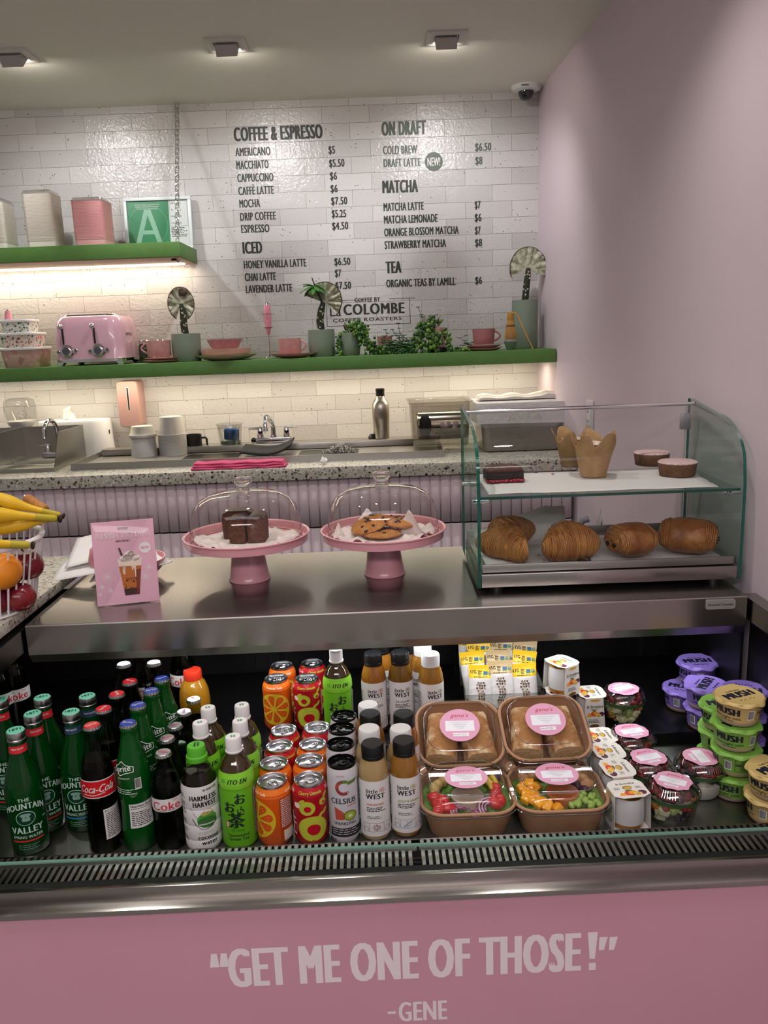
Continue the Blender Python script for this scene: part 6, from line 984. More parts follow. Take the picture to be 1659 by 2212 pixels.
def celsius(a):
    for k in range(14): g0, g1 = math.radians(60 + k * 20), math.radians(60 + (k + 1) * 20); u, v, R, w_ = .0, .117, .0125, .0052; a.poly([(u + R * math.cos(g0), v + R * 1.25 * math.sin(g0)), (u + R * math.cos(g1), v + R * 1.25 * math.sin(g1)), (u + (R - w_) * math.cos(g1), v + (R - w_) * 1.25 * math.sin(g1)), (u + (R - w_) * math.cos(g0), v + (R - w_) * 1.25 * math.sin(g0))], (1, 1, 2, 2, 3, 3, 4, 4, 4, 4, 4, 4, 5, 5)[k], 1) if k < 13 else None
    a.poly([(.004, .128), (.022, .132), (.019, .124), (.006, .122)], 1, 1); a.text('CELSIUS', -.001, .085, .0105, 6, w=.038, al='c', bold=.03); a.text('LIVE FIT', .012, .079, .0036, 3, w=.014, al='c', bold=.03)
    a.poly([(-.015, .078), (-.004, .07), (.003, .060), (-.002, .052), (-.014, .052)], 3, 1); a.disc(.008, .060, .0105, 7, 2); a.disc(.008, .060, .0085, 8, 3); a.disc(.008, .060, .0035, 9, 4); a.text('SPARKLING', .0, .042, .0055, 6, w=.033, al='c', bold=.02); a.rect(-.024, .034, .017, .035, 6, 1); a.lines(-.02, .028, .031, .0045, 3, 0, seed=6, h=.0014); a.text('1', -.018, .006, .006, 6, w=.002); a.rect(.024, .036, .04, .128, 5, 1); a.lines(.025, .035, .125, .004, 20, 6, seed=5); a.text('ESSENTIAL', -.004, .1385, .0028, 3, w=.012, al='c')
for i, (x, y) in enumerate(((738, 1643), (735, 1605), (738, 1572), (742, 1545))):
    p = at(x, y, Z=DZ + .156); can(('slim white energy can with black top at the front of its row', 'slim white energy can second in its row', 'slim white energy can third in its row', 'slim white energy can at the back of its row')[i], (p.x, p.y, DZ), (.1, 1.2, 2.2, 3)[i], .0287, .156, .0262, I('#c9c7ca', .3), celsius, [I('#5f7a36'), I('#7d4a38'), I('#b84a3a'), I('#8f3a3a'), I('#a3a1a5'), I('#1b1b1e'), I('#7d5a2a'), I('#8fae35'), I('#d5d3a0')], LIDB, 's', 'slim black-topped energy cans')
# ---- cold pressed juices
JP = [(.024, 0), (.0275, .004), (.0285, .01), (.0285, .126), (.027, .140), (.0225, .154), (.0195, .161), (.0195, .166)]
JUG = dict(amber=mat('juice_amber', '#9a6420', .08, coat=.5, var=('#8a5216', 18, .3, .7)), ginger=mat('juice_ginger', '#a38a5c', .1, coat=.5), green=mat('juice_gold', '#8c5f20', .08, coat=.5), dark=mat('juice_dark', '#6d4a16', .08, coat=.5))
def juice(px, py, label, liq, capm, flavour, fc, rot, z=DZ, art='sun', first={}, h=.187, loc=None, grp='cold pressed juice bottles'):
    p = at(px, py, Z=z + h) if loc is None else Vector(loc); loc = (p.x, p.y, z); key = (liq, flavour, capm)
    if key in first: return dup(first[key], loc, rot, label, group=grp)
    t = thing('juice_bottle', label, 'bottle', loc, rot, grp); b = B(); b.lathe(JP, 40); b.obj('bottle', JUG[liq], t, ang=60)
    f = prof_fn(JP); a = A(); a.rect(-.060, .060, .012, .124, 0, 1); a.text('little', -.006, .1005, .0085, 1, w=.018, al='c', bold=.03); a.text('WEST', -.0005, .089, .0098, 1, w=.030, al='c', bold=.045); u, v = .0105, .1055; R = .0048
    a.line([(u + R * math.cos(2 * PI * k / 20), v + R * math.sin(2 * PI * k / 20)) for k in range(21)], .0006, 2, 2)
    for k in range(7): g = 2 * PI * k / 7; a.line([(u, v), (u + .0042 * math.cos(g), v + .0042 * math.sin(g))], .0009, 2, 2)
    a.text(flavour, -.015, .0755, .0042, 2, w=.0028 * len(flavour), bold=.05); a.lines(-.015, .016, .070, .0034, 3, 1, seed=len(flavour), h=.0017); a.lines(-.015, .014, .052, .0034, 2, 1, h=.0012, seed=2); ac = 3
    if art:
        a.line([(-.022, .022), (.024, .022), (.024, .039), (-.022, .039), (-.022, .022)], .0006, ac, 2)
        for u in (-.012, .0, .012): a.line([(u, .022), (u, .039)], .0005, ac, 2)
        if art == 'sun':
            q = [(.0 + (.0062 if k % 2 else .004) * math.cos(2 * PI * k / 20), .0305 + (.0062 if k % 2 else .004) * math.sin(2 * PI * k / 20)) for k in range(20)]; a.line(q + q[:1], .0008, ac, 3); a.line([(.0025 * math.cos(2 * PI * k / 12), .0305 + .0025 * math.sin(2 * PI * k / 12)) for k in range(13)], .0007, ac, 3)
        else: a.line([(-.007, .024), (.0, .0325), (.007, .037), (.004, .028), (-.007, .024)], .0008, ac, 3); a.line([(-.007, .024), (.005, .035)], .0006, ac, 3)
        for u in (-.017, .018): a.line([(u + .004 * math.cos(PI * k / 8), .024 + .008 * math.sin(PI * k / 8)) for k in range(9)], .0006, ac, 3)
    a.rect(.0255, .026, .02, .121, 1, 2); a.text('100% JUICE', .028, .116, .003, 1, w=.016, bold=.03); a.lines(.028, .046, .110, .004, 20, 1, seed=4); a.bars(-.046, -.03, .022, .04, 1, 2); a.lines(-.047, -.028, .1, .004, 10, 1, seed=11)
    wrap(t, JP, a, [I('#dfdcda', .5), I('#26262a'), fc, I('#7d3a38') if art == 'sun' else I('#58788c')]); b = B(); n = 56; rg = lambda R, zz, k: [Vector(((R + (k if j % 2 else 0)) * math.cos(2 * PI * j / n), (R + (k if j % 2 else 0)) * math.sin(2 * PI * j / n), zz)) for j in range(n)]
    b.loft([rg(.0208, .160, 0), rg(.0208, .1655, 0), rg(.0203, .166, 0), rg(.0208, .1668, .0003), rg(.0206, .1838, .0003), rg(.0192, .187, 0), rg(.0005, .1872, 0)], cap=(True, False)); b.obj('cap', I('#0d0d0e', .4) if capm == 'k' else I('#d9d8d6', .4), t, ang=35); first[key] = t; return t
RC, OC, GC, KC = I('#b8502f'), I('#c07a4a'), I('#93a03a'), I('#3f6b52')
for x, y, lq, cp, fl, fc, r, art, l in ((804, 1604, 'ginger', 'k', 'GINGERSNAP', OC, .1, 'sun', 'cloudy juice bottle with black cap in front, sun pattern on label'), (797, 1572, 'ginger', 'w', 'GINGERSNAP', OC, .3, 'sun', 'white capped cloudy juice bottle second in the left juice row'), (799, 1540, 'amber', 'k', 'SUNRISE', RC, .2, 'sun', 'black capped amber juice bottle third in the left juice row'), (795, 1521, 'amber', 'w', 'SUNRISE', RC, .5, 'sun', 'white capped juice bottle at the back of the left juice row'), (872, 1597, 'green', 'k', "GOLD'N GREENS", GC, .08, 'leaf', 'amber juice bottle with black cap in front, leaf pattern on label'), (865, 1572, 'ginger', 'w', 'GINGERSNAP', OC, .3, 'sun', 'white capped cloudy juice bottle second in the right juice row'), (872, 1540, 'amber', 'k', 'SUNRISE', RC, .3, 'sun', 'black capped amber juice bottle third in the right juice row')): juice(x, y, l, lq, cp, fl, fc, r, art=art)
for px, yy, lq, cp, fl, fc, art, r, l in ((808, 1.722, 'amber', 'k', 'SUNRISE', RC, 'sun', .12, 'amber juice bottle with black cap on the rear deck, left of the back row'), (866, 1.722, 'dark', 'k', 'THE CLOVER', KC, 'sun', .1, 'amber juice bottle with black cap on the rear deck, middle of the back row'), (931, 1.705, 'green', 'w', "GOLD'N GREENS", GC, 'leaf', .3, 'amber juice bottle with pale cap on the rear deck, right of the back row'), (826, 1.79, 'amber', 'k', 'SUNRISE', RC, 'sun', .6, 'juice bottle half hidden behind the left back-row bottle'), (885, 1.79, 'dark', 'k', 'THE CLOVER', KC, 'sun', .5, 'juice bottle half hidden behind the middle back-row bottle'), (915, 1.77, 'green', 'w', "GOLD'N GREENS", GC, 'leaf', -.4, 'juice bottle half hidden behind the right back-row bottle')):
    p = at(px, 1480, Y=yy); juice(0, 0, l, lq, cp, fl, fc, r, BZ, art, loc=(p.x, yy, BZ), grp='juice bottles on the rear deck')
# ================================================================ boxes, pots and cups in the case
KRAFT = mat('kraft_board', '#a9805f', .75, var=('#9c7454', 40, .35, .7)); KRIM = mat('kraft_rim', '#b98d6b', .6); LIDP = pane('clear_lid', '#fafafa', .035, .02, .7); STK = I('#dca0bb', .55); STXT = I('#c53a55'); GREYT = I('#6b6a6c')
def sticker(a, r=.039, shape=None, rot=0):
    c, d = math.cos(rot), math.sin(rot); P = lambda x, y: (x * c - y * d, x * d + y * c)
    a.poly(shape, 0, 1) if shape else a.disc(0, 0, r, 0, 1, ry=r * .97, n=40)
    k = r / .039; a.poly([P(x * k, y * k) for x, y in ((-.028, -.014), (.028, -.014), (.028, .010), (-.028, .010))], 1, 2)
    x, y = P(.0, .0185 * k); a.text("gene's", x, y, .0085 * k, 2, w=.034 * k, al='c', sh=.35, rot=rot, bold=.012)
    for i in range(4): x0, y0 = P((-.018 + .004 * i) * k, (.005 - .0045 * i) * k); a.text(('CAPRESE PANINI', 'Mozzarella, Basil, Tomato,', 'Greens, Dressing, Bread', 'CONTAINS: MILK, WHEAT')[i], x0, y0, .0024 * k, 3, w=(.036 - .008 * i) * k, rot=rot)
    a.poly([P(x * k, y * k) for x, y in ((-.014, -.026), (.016, -.026), (.016, -.018), (-.014, -.018))], 1, 2); x, y = P(.004 * k, -.0242 * k); a.text('7/20', x, y, .0045 * k, 3, w=.013 * k, al='c', rot=rot); x, y = P(-.012 * k, -.0235 * k); a.text('BEST BY', x, y, .0022 * k, 2, w=.009 * k, rot=rot, bold=.03)
SMATS = [STK, I('#e9eaf0', .5), STXT, GREYT]
def food_box(label, loc, rot, w=.178, d=.158, h=.058, dome=.030, st=True, sr=.0):
    t = thing('food_box', label, 'food box', loc, 0, 'kraft boxes with clear lids', rot); b = B()
    b.loft([rr(w * .80, d * .78, .032, 0), rr(w * .82, d * .80, .034, .002), rr(w * .97, d * .97, .042, h - .003), rr(w * .965, d * .965, .041, h - .003), rr(w * .955, d * .955, .04, h - .006), rr(w * .80, d * .78, .032, .003)]); b.obj('tray', KRAFT, t)
    b = B(); n = 6; R = rr(w * .985, d * .985, .043, h, n); b.tube(R, .0032, 8, closed=True); b.obj('rim', KRIM, t)
    b = B(); b.loft([rr(w * 1.045, d * 1.045, .047, h - .007), rr(w * 1.03, d * 1.03, .046, h + .0045), rr(w * .94, d * .94, .042, h + .005), rr(w * .90, d * .89, .042, h + dome * .55), rr(w * .80, d * .78, .040, h + dome * .93), rr(w * .76, d * .74, .038, h + dome)], cap=(False, True)); b.obj('lid', LIDP, t, ang=25)
    b = B(); [b.tube(rr(w * k, d * k2, r, h + z, 8), .0009, 5, closed=True) for k, k2, r, z in ((.78, .76, .039, dome - .0005), (1.04, 1.04, .047, -.004))]; b.obj('lid_bead', pane('lid_bead', '#f2f2f2', .45, .03, .5), t)
    if st: a = A(); sticker(a, .041, rot=sr); b = B(); a.into(b, top(h + dome + .0004)); b.obj('sticker', SMATS, t, smooth=False)
    return t
xs = (.138, .312)
SL = ('clear-lidded kraft salad box in front at left, tomatoes and red onion inside', 'clear-lidded kraft salad box in front at right, mango and edamame inside'); PL = ('tilted kraft box with clear lid at left, halved sandwich inside', 'tilted kraft box with clear lid at right, halved panini inside')
TILT = math.radians(26)
for i in range(2): food_box(SL[i], (xs[i], 1.398, DZ), None, sr=(.0, -.03)[i])
for i, (x, l) in enumerate(((.128, 'kraft box lying flat beneath the tilted left sandwich box'), (.312, 'kraft box lying flat beneath the tilted right panini box'))): food_box(l, (x, 1.553, DZ), None, h=.034, dome=.012, st=False, d=.145)
def tl(x, p): return Vector(p) + Matrix.Rotation(TILT, 3, 'X') @ Vector(x)
PC = [Vector((.1385, 1.5258, .6585)), Vector((.3128, 1.5265, .6645))]
for i in range(2): food_box(PL[i], tl((0, 0, -.056), PC[i]), (TILT, 0, (.0, .03)[i]), h=.056, w=.176, dome=.026, sr=-.02)
BRD = mat('ciabatta', '#a8743f', .75, var=('#dcc096', 26, .46, .6), bump=(70, .9, .006)); CRMB = mat('bread_inside', '#cfae7c', .9, bump=(160, .9, .003)); LETT = mat('lettuce', '#4c7a2c', .5, var=('#7fa24a', 40, .35, .7))
for i in range(2):
    for k, s_ in enumerate((-1, 1)):
        t = thing('sandwich_half', '%s half of the %s in the tilted %s box' % (('left', 'right')[k], ('sandwich', 'panini')[i], ('left', 'right')[i]), 'sandwich', tl((s_ * .034, -.004, -.052), PC[i]), 0, 'sandwich halves', (TILT, 0, s_ * .12)); b = B()
        b.loft([[Vector((x * .031, y, z)) for x, z in ((-1, .004), (1, .004), (1.04, .024), (1.0, .046), (.75, .0575), (0, .061), (-.75, .0575), (-1.0, .046), (-1.04, .024))] for y in (-.052, -.046, 0, .04, .05)]); b.m[-2] = 1; b.obj('bread', [BRD, CRMB], t, ang=50, sub=0)
        b = B(); b.grid(lambda u, v: Vector((-.034 + .068 * u, -.056 + .008 * v + .003 * math.sin(u * 20), .020 + .012 * v + .003 * math.sin(u * 31))), 24, 3); b.obj('lettuce', LETT, t, solid=.001)
TOM = mat('tomato', '#c22a2b', .2, coat=.4, var=('#d5584a', 60, .45, .7)); ONI = mat('red_onion', '#8a3a63', .3, var=('#d9b8c8', 60, .4, .7)); MAN = mat('mango', '#efa51e', .25, coat=.3); CHK = mat('chicken', '#b58a60', .6, var=('#8d6340', 70, .4, .7), bump=(90, .6, .003)); EDA = mat('edamame', '#8fae4a', .35); CORN = mat('pepper_yellow', '#cdb24a', .4); POTA = mat('potato', '#c3a566', .5); BEAN = mat('dark_bean', '#4a3040', .35)
def at_box(i, x, y, z): return (xs[i] + x, 1.398 + y, DZ + z)
q = random.Random(21)
def bits(kind, name, label, cat, grp, i, spots, mk, m):
    me = None
    for x, y in spots:
        if me is None: b = B(); mk(b); o = b.obj(name, m, ang=60); me = o.data
        else: o = bpy.data.objects.new(name, me); C.objects.link(o)
        o.location = at_box(i, x, y, .053 + q.uniform(0, .006)); o.rotation_euler = (q.uniform(-.6, .6), q.uniform(-.5, .5), q.uniform(0, 6.28)); tag(o, label, cat, grp)
lump = lambda r, s=1: (lambda b: b.sph((0, 0, 0), r, n=14, k=9, fn=lambda d: 1 + .16 * noise.noise(d * 2.2 + Vector((s, 0, 0)))))
cube = lambda s, bv: (lambda b: b.box(-s, s, -s, s, -s * .8, s * .8, bev=bv))
for i in range(2):
    t = thing('salad_greens', ('bed of greens filling the left salad box', 'bed of greens filling the right salad box')[i], 'salad', at_box(i, 0, 0, .004)); t['kind'] = 'stuff'; b = B(); b.loft([rr(.138, .118, .03, 0), rr(.163, .145, .04, .035), rr(.164, .146, .04, .038)])
    for k in range(60): x, y = q.uniform(-.066, .066), q.uniform(-.056, .056); M = Matrix.Translation((x, y, .041)) @ Matrix.Rotation(q.uniform(0, 6.28), 4, 'Z') @ Matrix.Rotation(q.uniform(-.5, .5), 4, 'X'); b.grid(lambda u, v: M @ Vector(((u - .5) * .03, (v - .5) * .022, .004 * math.sin(u * 7) * math.sin(v * 6))), 4, 3)
    b.obj('leaves', LETT, t)['kind'] = 'stuff'
    t = thing('dressing_cup', ('small lidded dressing cup in the left salad box', 'small lidded cup of orange dressing in the right salad box')[i], 'cup', at_box(i, (.0, .006)[i], -.022, .046)); b = B(); b.lathe([(.027, 0), (.031, .018), (.0005, .018)], 32); b.obj('cup', mat('dressing' + str(i), ('#cbbca4', '#bf6a2c')[i], .3), t); b = B(); b.lathe([(.0325, .016), (.033, .0185), (.0325, .021), (.029, .021), (.027, .0195), (.0005, .0195)], 36); b.obj('lid', LIDP, t)
wedge = lambda b: b.loft([[(.021 * math.cos(g), y * (1 - abs(math.cos(g)) * .5) * .0125, .012 * math.sin(g)) for y in (-1, 0, 1)] for g in [PI * k / 8 for k in range(9)]], loop=True)
bits('t', 'tomato_wedge', 'red tomato wedge in the left salad box', 'tomato', 'tomato wedges', 0, [(-.055, -.035), (-.060, -.01), (-.04, -.052), (-.055, -.056), (.055, -.008), (.058, .012), (.062, -.028), (.05, -.042), (-.045, -.022)], lambda b: b.sph((0, 0, 0), (.0165, .011, .0105), n=16, k=10), TOM)
bits('o', 'onion_slice', 'red onion slice in the left salad box', 'onion', 'onion slices', 0, [(.018, -.058), (.038, -.056), (.002, -.060), (-.016, -.060)], lambda b: [b.tube([(r * math.cos(g), r * math.sin(g), 0) for g in [PI * k / 10 for k in range(11)]], .0024, 6) for r in (.020, .0145, .009)], ONI)
bits('p', 'potato_piece', 'golden potato piece at the back of the left salad box', 'potato', 'potato pieces', 0, [(-.04, .045), (-.052, .03), (.042, .045), (.022, .052), (-.018, .054), (-.06, .012)], lump((.013, .011, .010)), POTA); bits('y', 'pepper_strip', 'pale yellow pepper strip in the left salad box', 'pepper', 'pepper strips', 0, [(.052, .026), (.044, .018), (-.058, .0), (.06, .036), (.05, .034)], lambda b: b.tube([(-.018, 0, 0), (-.006, .003, .003), (.006, .003, .003), (.018, 0, 0)], [.003, .005, .005, .003], 8), CORN); bits('b', 'dark_olive', 'dark olive at the back of the left salad box', 'olive', 'dark olives', 0, [(.0, .055), (.062, .046), (.01, .046), (-.005, .058)], lump((.0105, .009, .009)), BEAN)
bits('m', 'mango_cube', 'orange mango cube in the right salad box', 'mango', 'mango cubes', 1, [(-.062, .018), (-.048, .02), (-.066, .002), (-.052, .0), (-.036, .012), (-.062, -.016), (-.048, -.018), (-.054, -.032), (-.038, -.036), (-.044, -.05), (-.026, -.052), (-.03, -.062), (-.064, -.03), (-.012, -.062)], cube(.0085, .002), MAN)
bits('c', 'chicken_piece', 'browned chicken piece in the right salad box', 'chicken', 'chicken pieces', 1, [(-.035, .05), (-.015, .055), (.004, .052), (.02, .056), (.036, .05), (.05, .042), (.058, .026), (-.055, .042), (.044, .026), (.06, .008)], lump((.0155, .012, .010), 3), CHK); bits('d', 'black_bean_cluster', 'dark mushroom slice in the right salad box', 'mushroom', 'dark mushroom slices', 1, [(.044, .008), (.05, -.006), (.036, .018)], lump((.012, .009, .006), 5), BEAN)
bits('e', 'edamame_bean', 'green edamame bean in the right salad box', 'bean', 'edamame beans', 1, [(q.uniform(.012, .066), q.uniform(-.062, -.022)) for k in range(34)], lambda b: b.sph((0, 0, 0), (.0078, .0055, .0055), n=12, k=8), EDA)
# ---- yogurt pots in card sleeves
YOG = mat('yogurt_glass', '#c9c9c8', .12, coat=.5); COMP = mat('mango_compote', '#9a6418', .12, coat=.5); CARD = mat('sleeve_card', '#e0dcd3', .65); F1, F2, F3, F4, F5 = I('#d24a28'), I('#e8a12a'), I('#5b1f35'), I('#4d6a4a'), I('#c9a23a')
def fruits(a, s=1, v=0):
    a.poly([(-.024 * s, v - .004), (-.008 * s, v - .004), (-.010 * s, v + .004), (-.020 * s, v + .005)], 2, 1); a.disc(0, v + .003, .0125 * s, 1, 2, ry=.008 * s); a.disc(.004 * s, v + .004, .0085 * s, 2, 3, ry=.006 * s); a.disc(-.002 * s, v + .011, .007 * s, 4, 3, ry=.0025 * s); a.disc(.021 * s, v + .002, .0085 * s, 3, 2, ry=.007 * s); a.disc(.012 * s, v - .002, .0078 * s, 6, 4, ry=.006 * s); a.disc(.012 * s, v - .002, .0062 * s, 5, 5, ry=.0046 * s)
yf = []
def yogurt(label, x, y, z, rz):
    if yf: return dup(yf[0], (x, y, z), rz, label)
    t = thing('yogurt_pot', label, 'yogurt', (x, y, z), rz, 'yogurt pots in card sleeves'); b = B(); P = [(.0275, 0), (.030, .003), (.0305, .012), (.0312, .030), (.030, .055), (.0265, .066), (.0265, .069)]; b.lathe(P, 44, m=[1, 1, 0, 0, 0, 0]); b.obj('pot', [YOG, COMP], t, ang=60); b = B(); n = 60; b.loft([[Vector(((R + (.0006 if j % 2 else 0)) * math.cos(2 * PI * j / n), (R + (.0006 if j % 2 else 0)) * math.sin(2 * PI * j / n), zz)) for j in range(n)] for R, zz in ((.0285, .0635), (.0295, .068), (.029, .0705))]); b.obj('foil_lid', GOLD, t)
    b = B(); w, d = .034, .0305; o = [(-w, -.022), (-.02, -d), (.02, -d), (w, -.022), (w, .018), (.028, .027), (.016, d + .001), (-.016, d + .001), (-.028, .027), (-w, .018)]; b.slab([(px, py, .0712) for px, py in o], (0, 0, .0007))
    for s_ in (-1, 1): b.slab([(s_ * w, -.022, .0716), (s_ * w, .018, .0716), (s_ * (w + .001), .024, .0), (s_ * (w + .001), -.026, .0)][::s_], (s_ * .0006, 0, 0))
    b.box(-w, w, -.026, .024, 0, .0006); a = A(); a.text('la fermière', 0, .0135, .0062, 7, w=.036, al='c', sh=.2, bold=.015); a.disc(0, .003, .0095, 8, 1, ry=.0062, n=24); a.disc(.0005, .0022, .0082, 5, 2, ry=.005, n=24); fruits(a, 1, -.018); a.lines(-.027, -.014, .004, .003, 3, 7, seed=3, h=.0011); a.lines(.015, .027, .004, .003, 3, 7, seed=5, h=.0011); a.into(b, top(.07195))
    a = A(); a.text('la fermière', 0, .0485, .0068, 7, w=.037, al='c', sh=.2, bold=.015); a.line([(-.009, .0455), (.009, .0455)], .0008, 7); fruits(a, .75, .031); a.lines(-.014, .016, .019, .0032, 3, 7, seed=2, h=.0013); a.disc(0, .0665, .0115, 5, 1, ry=.0028); a.disc(0, .004, .011, 8, 1, ry=.0045); a.into(b, plane((w + .0018, -.001, 0), (0, 1, 0), (0, 0, 1)))
    a = A(); a.lines(-.018, .016, .056, .0034, 14, 7, seed=6, h=.0013); a.disc(0, .0665, .0115, 5, 1, ry=.0028); a.into(b, plane((-w - .0018, -.001, 0), (0, -1, 0), (0, 0, 1))); b.obj('card_sleeve', [CARD, F1, F2, F3, F4, F5, I('#efe9d0'), I('#2b2a2c'), I('#6d4a1a')], t, smooth=False); yf.append(t); return t
yogurt('white sleeved yogurt pot nearest the viewer, jar side facing out', .4385, 1.365, DZ, .12)
for (x, y), l in (((.4405, 1.440), 'yogurt pot second in the row behind the front pot'), ((.4415, 1.508), 'yogurt pot third in the row behind the front pot'), ((.4445, 1.574), 'yogurt pot last in the row on the front deck')): yogurt(l, x, y, DZ, -PI / 2 + .1)
yogurt('yogurt pot standing on the rear deck behind the row, label side out', .4605, 1.722, BZ, -PI / 2 + .05); yogurt('lower yogurt pot under the stacked one, mostly hidden by the panini box', .3915, 1.745, BZ, -PI / 2 - .1)
yogurt('topmost yogurt pot, stacked on another behind the panini box', .3965, 1.735, BZ + .0722, -PI / 2 + .55)
# ---- fruit cups
CUPP = pane('cup_plastic', '#eef2ee', .10, .03, .7); DOME = pane('dark_dome_lid', '#d9d9d9', .10, .03, .6); BAND = I('#3d5a2e', .4)
def fruit_cup(label, x, y, z, rz, kind, seed):
    t = thing('fruit_cup', label, 'fruit cup', (x, y, z), rz, 'clear cups with pink stickers'); b = B(); P = [(.036, 0), (.039, .003), (.0435, .02), (.0468, .046), (.0475, .056)]; b.lathe(P, 44, cap=(True, False)); b.obj('cup', CUPP, t, ang=60); b = B(); b.lathe([(.0472, .047), (.0480, .055), (.0474, .0552), (.0465, .047)], 44, cap=(False, False)); b.obj('band', BAND, t)
    b = B(); b.lathe([(.0485, .055), (.0515, .0565), (.0515, .0595), (.0488, .0605), (.0475, .063), (.043, .072), (.038, .0765), (.0005, .077)], 56, cap=(False, False)); b.obj('lid', DOME, t, ang=25); b = B(); n = 60
    for k in range(n): g = 2 * PI * k / n; b.tube([(.0472 * math.cos(g), .0472 * math.sin(g), .0640), (.0395 * math.cos(g), .0395 * math.sin(g), .0762)], .0005, 4)
    b.tube([(.0515 * math.cos(g), .0515 * math.sin(g), .058) for g in [2 * PI * k / 48 for k in range(48)]], .0009, 5, closed=True); b.obj('lid_ribs', pane('rib_plastic', '#dcdcdc', .35, .05, .4), t)
    q2 = random.Random(seed); shp = [((.036 + q2.uniform(-.0035, .002)) * math.cos(2 * PI * k / 22), (.034 + q2.uniform(-.0035, .002)) * math.sin(2 * PI * k / 22)) for k in range(22)]; a = A(); sticker(a, .034, shp, 0); b = B(); a.into(b, lambda u, v, o: (u, v, .0776 + o - .9 * max(0, math.hypot(u, v) - .030) ** 1.3), .006, .006); b.obj('sticker', SMATS, t, ang=50)
    c = thing('fruit_filling', label.replace('cup', 'contents of the cup', 1)[:60] if 0 else ('yogurt and berries inside the parfait cup' if kind == 'p' else 'chopped fruit inside the %s' % label), 'fruit', (x, y, z + .002), rz); c['kind'] = 'stuff'; b = B(); MM = [mat('melon_pale', '#d5d0a8', .3), mat('berry_red', '#a32a2e', .3), mat('cantaloupe', '#d98a3f', .35), mat('berry_blue', '#1c2036', .4), mat('melon_green', '#a9b56a', .3), mat('yogurt_white', '#e4ddd2', .4)]
    if kind == 'p': b.lathe([(.0345, 0), (.040, .012), (.0425, .028), (.0005, .029)], 40, m=5)
    lo = .034 if kind == 'p' else .008
    for k in range(120 if kind != 'p' else 70):
        g = q2.uniform(0, 6.28); zz = q2.uniform(lo, .064); R = (.036 + .0085 * min(1, zz / .05)) * (1 if q2.random() < .7 else q2.random()) - .009 - max(0, zz - .05) * .3; m = q2.choice([1, 3, 1, 3, 1]) if (kind == 'p' or zz > .047) else q2.choice([0, 0, 4, 0, 2, 3 if seed % 2 else 0, 1])
        s_ = q2.uniform(.007, .0105); M = Matrix.Translation((R * math.cos(g), R * math.sin(g), zz)) @ Matrix.Rotation(q2.uniform(0, 3), 4, Vector((q2.random(), q2.random(), .3)).normalized())
        if m in (1, 3): b.sph((R * math.cos(g), R * math.sin(g), zz), s_ * (.8 if m == 1 else .62), m=m, n=10, k=7)
        else: b.box(-s_, s_, -s_ * .8, s_ * .8, -s_ * .7, s_ * .7, m=m, bev=.0025, M=M, seg=1)
    b.obj('pieces', MM, c)['kind'] = 'stuff'; return t
for x, y, z, r, k, s_, l in ((.5275, 1.378, DZ, -.55, 'f', 1, 'pink stickered fruit cup in front beside the yogurt jar'), (.5105, 1.468, DZ, .25, 'f', 2, 'pink stickered fruit cup second behind the front cup'), (.5110, 1.577, DZ, .2, 'f', 4, 'pink stickered fruit cup third, at the edge of the front deck'), (.5365, 1.722, BZ, -2.7, 'f', 6, 'pink stickered fruit cup on the rear deck with melon chunks'), (.6145, 1.462, DZ, -1.5, 'p', 3, 'pink stickered parfait cup with white yogurt and berries')): fruit_cup(l, x, y, z, r, k, s_)
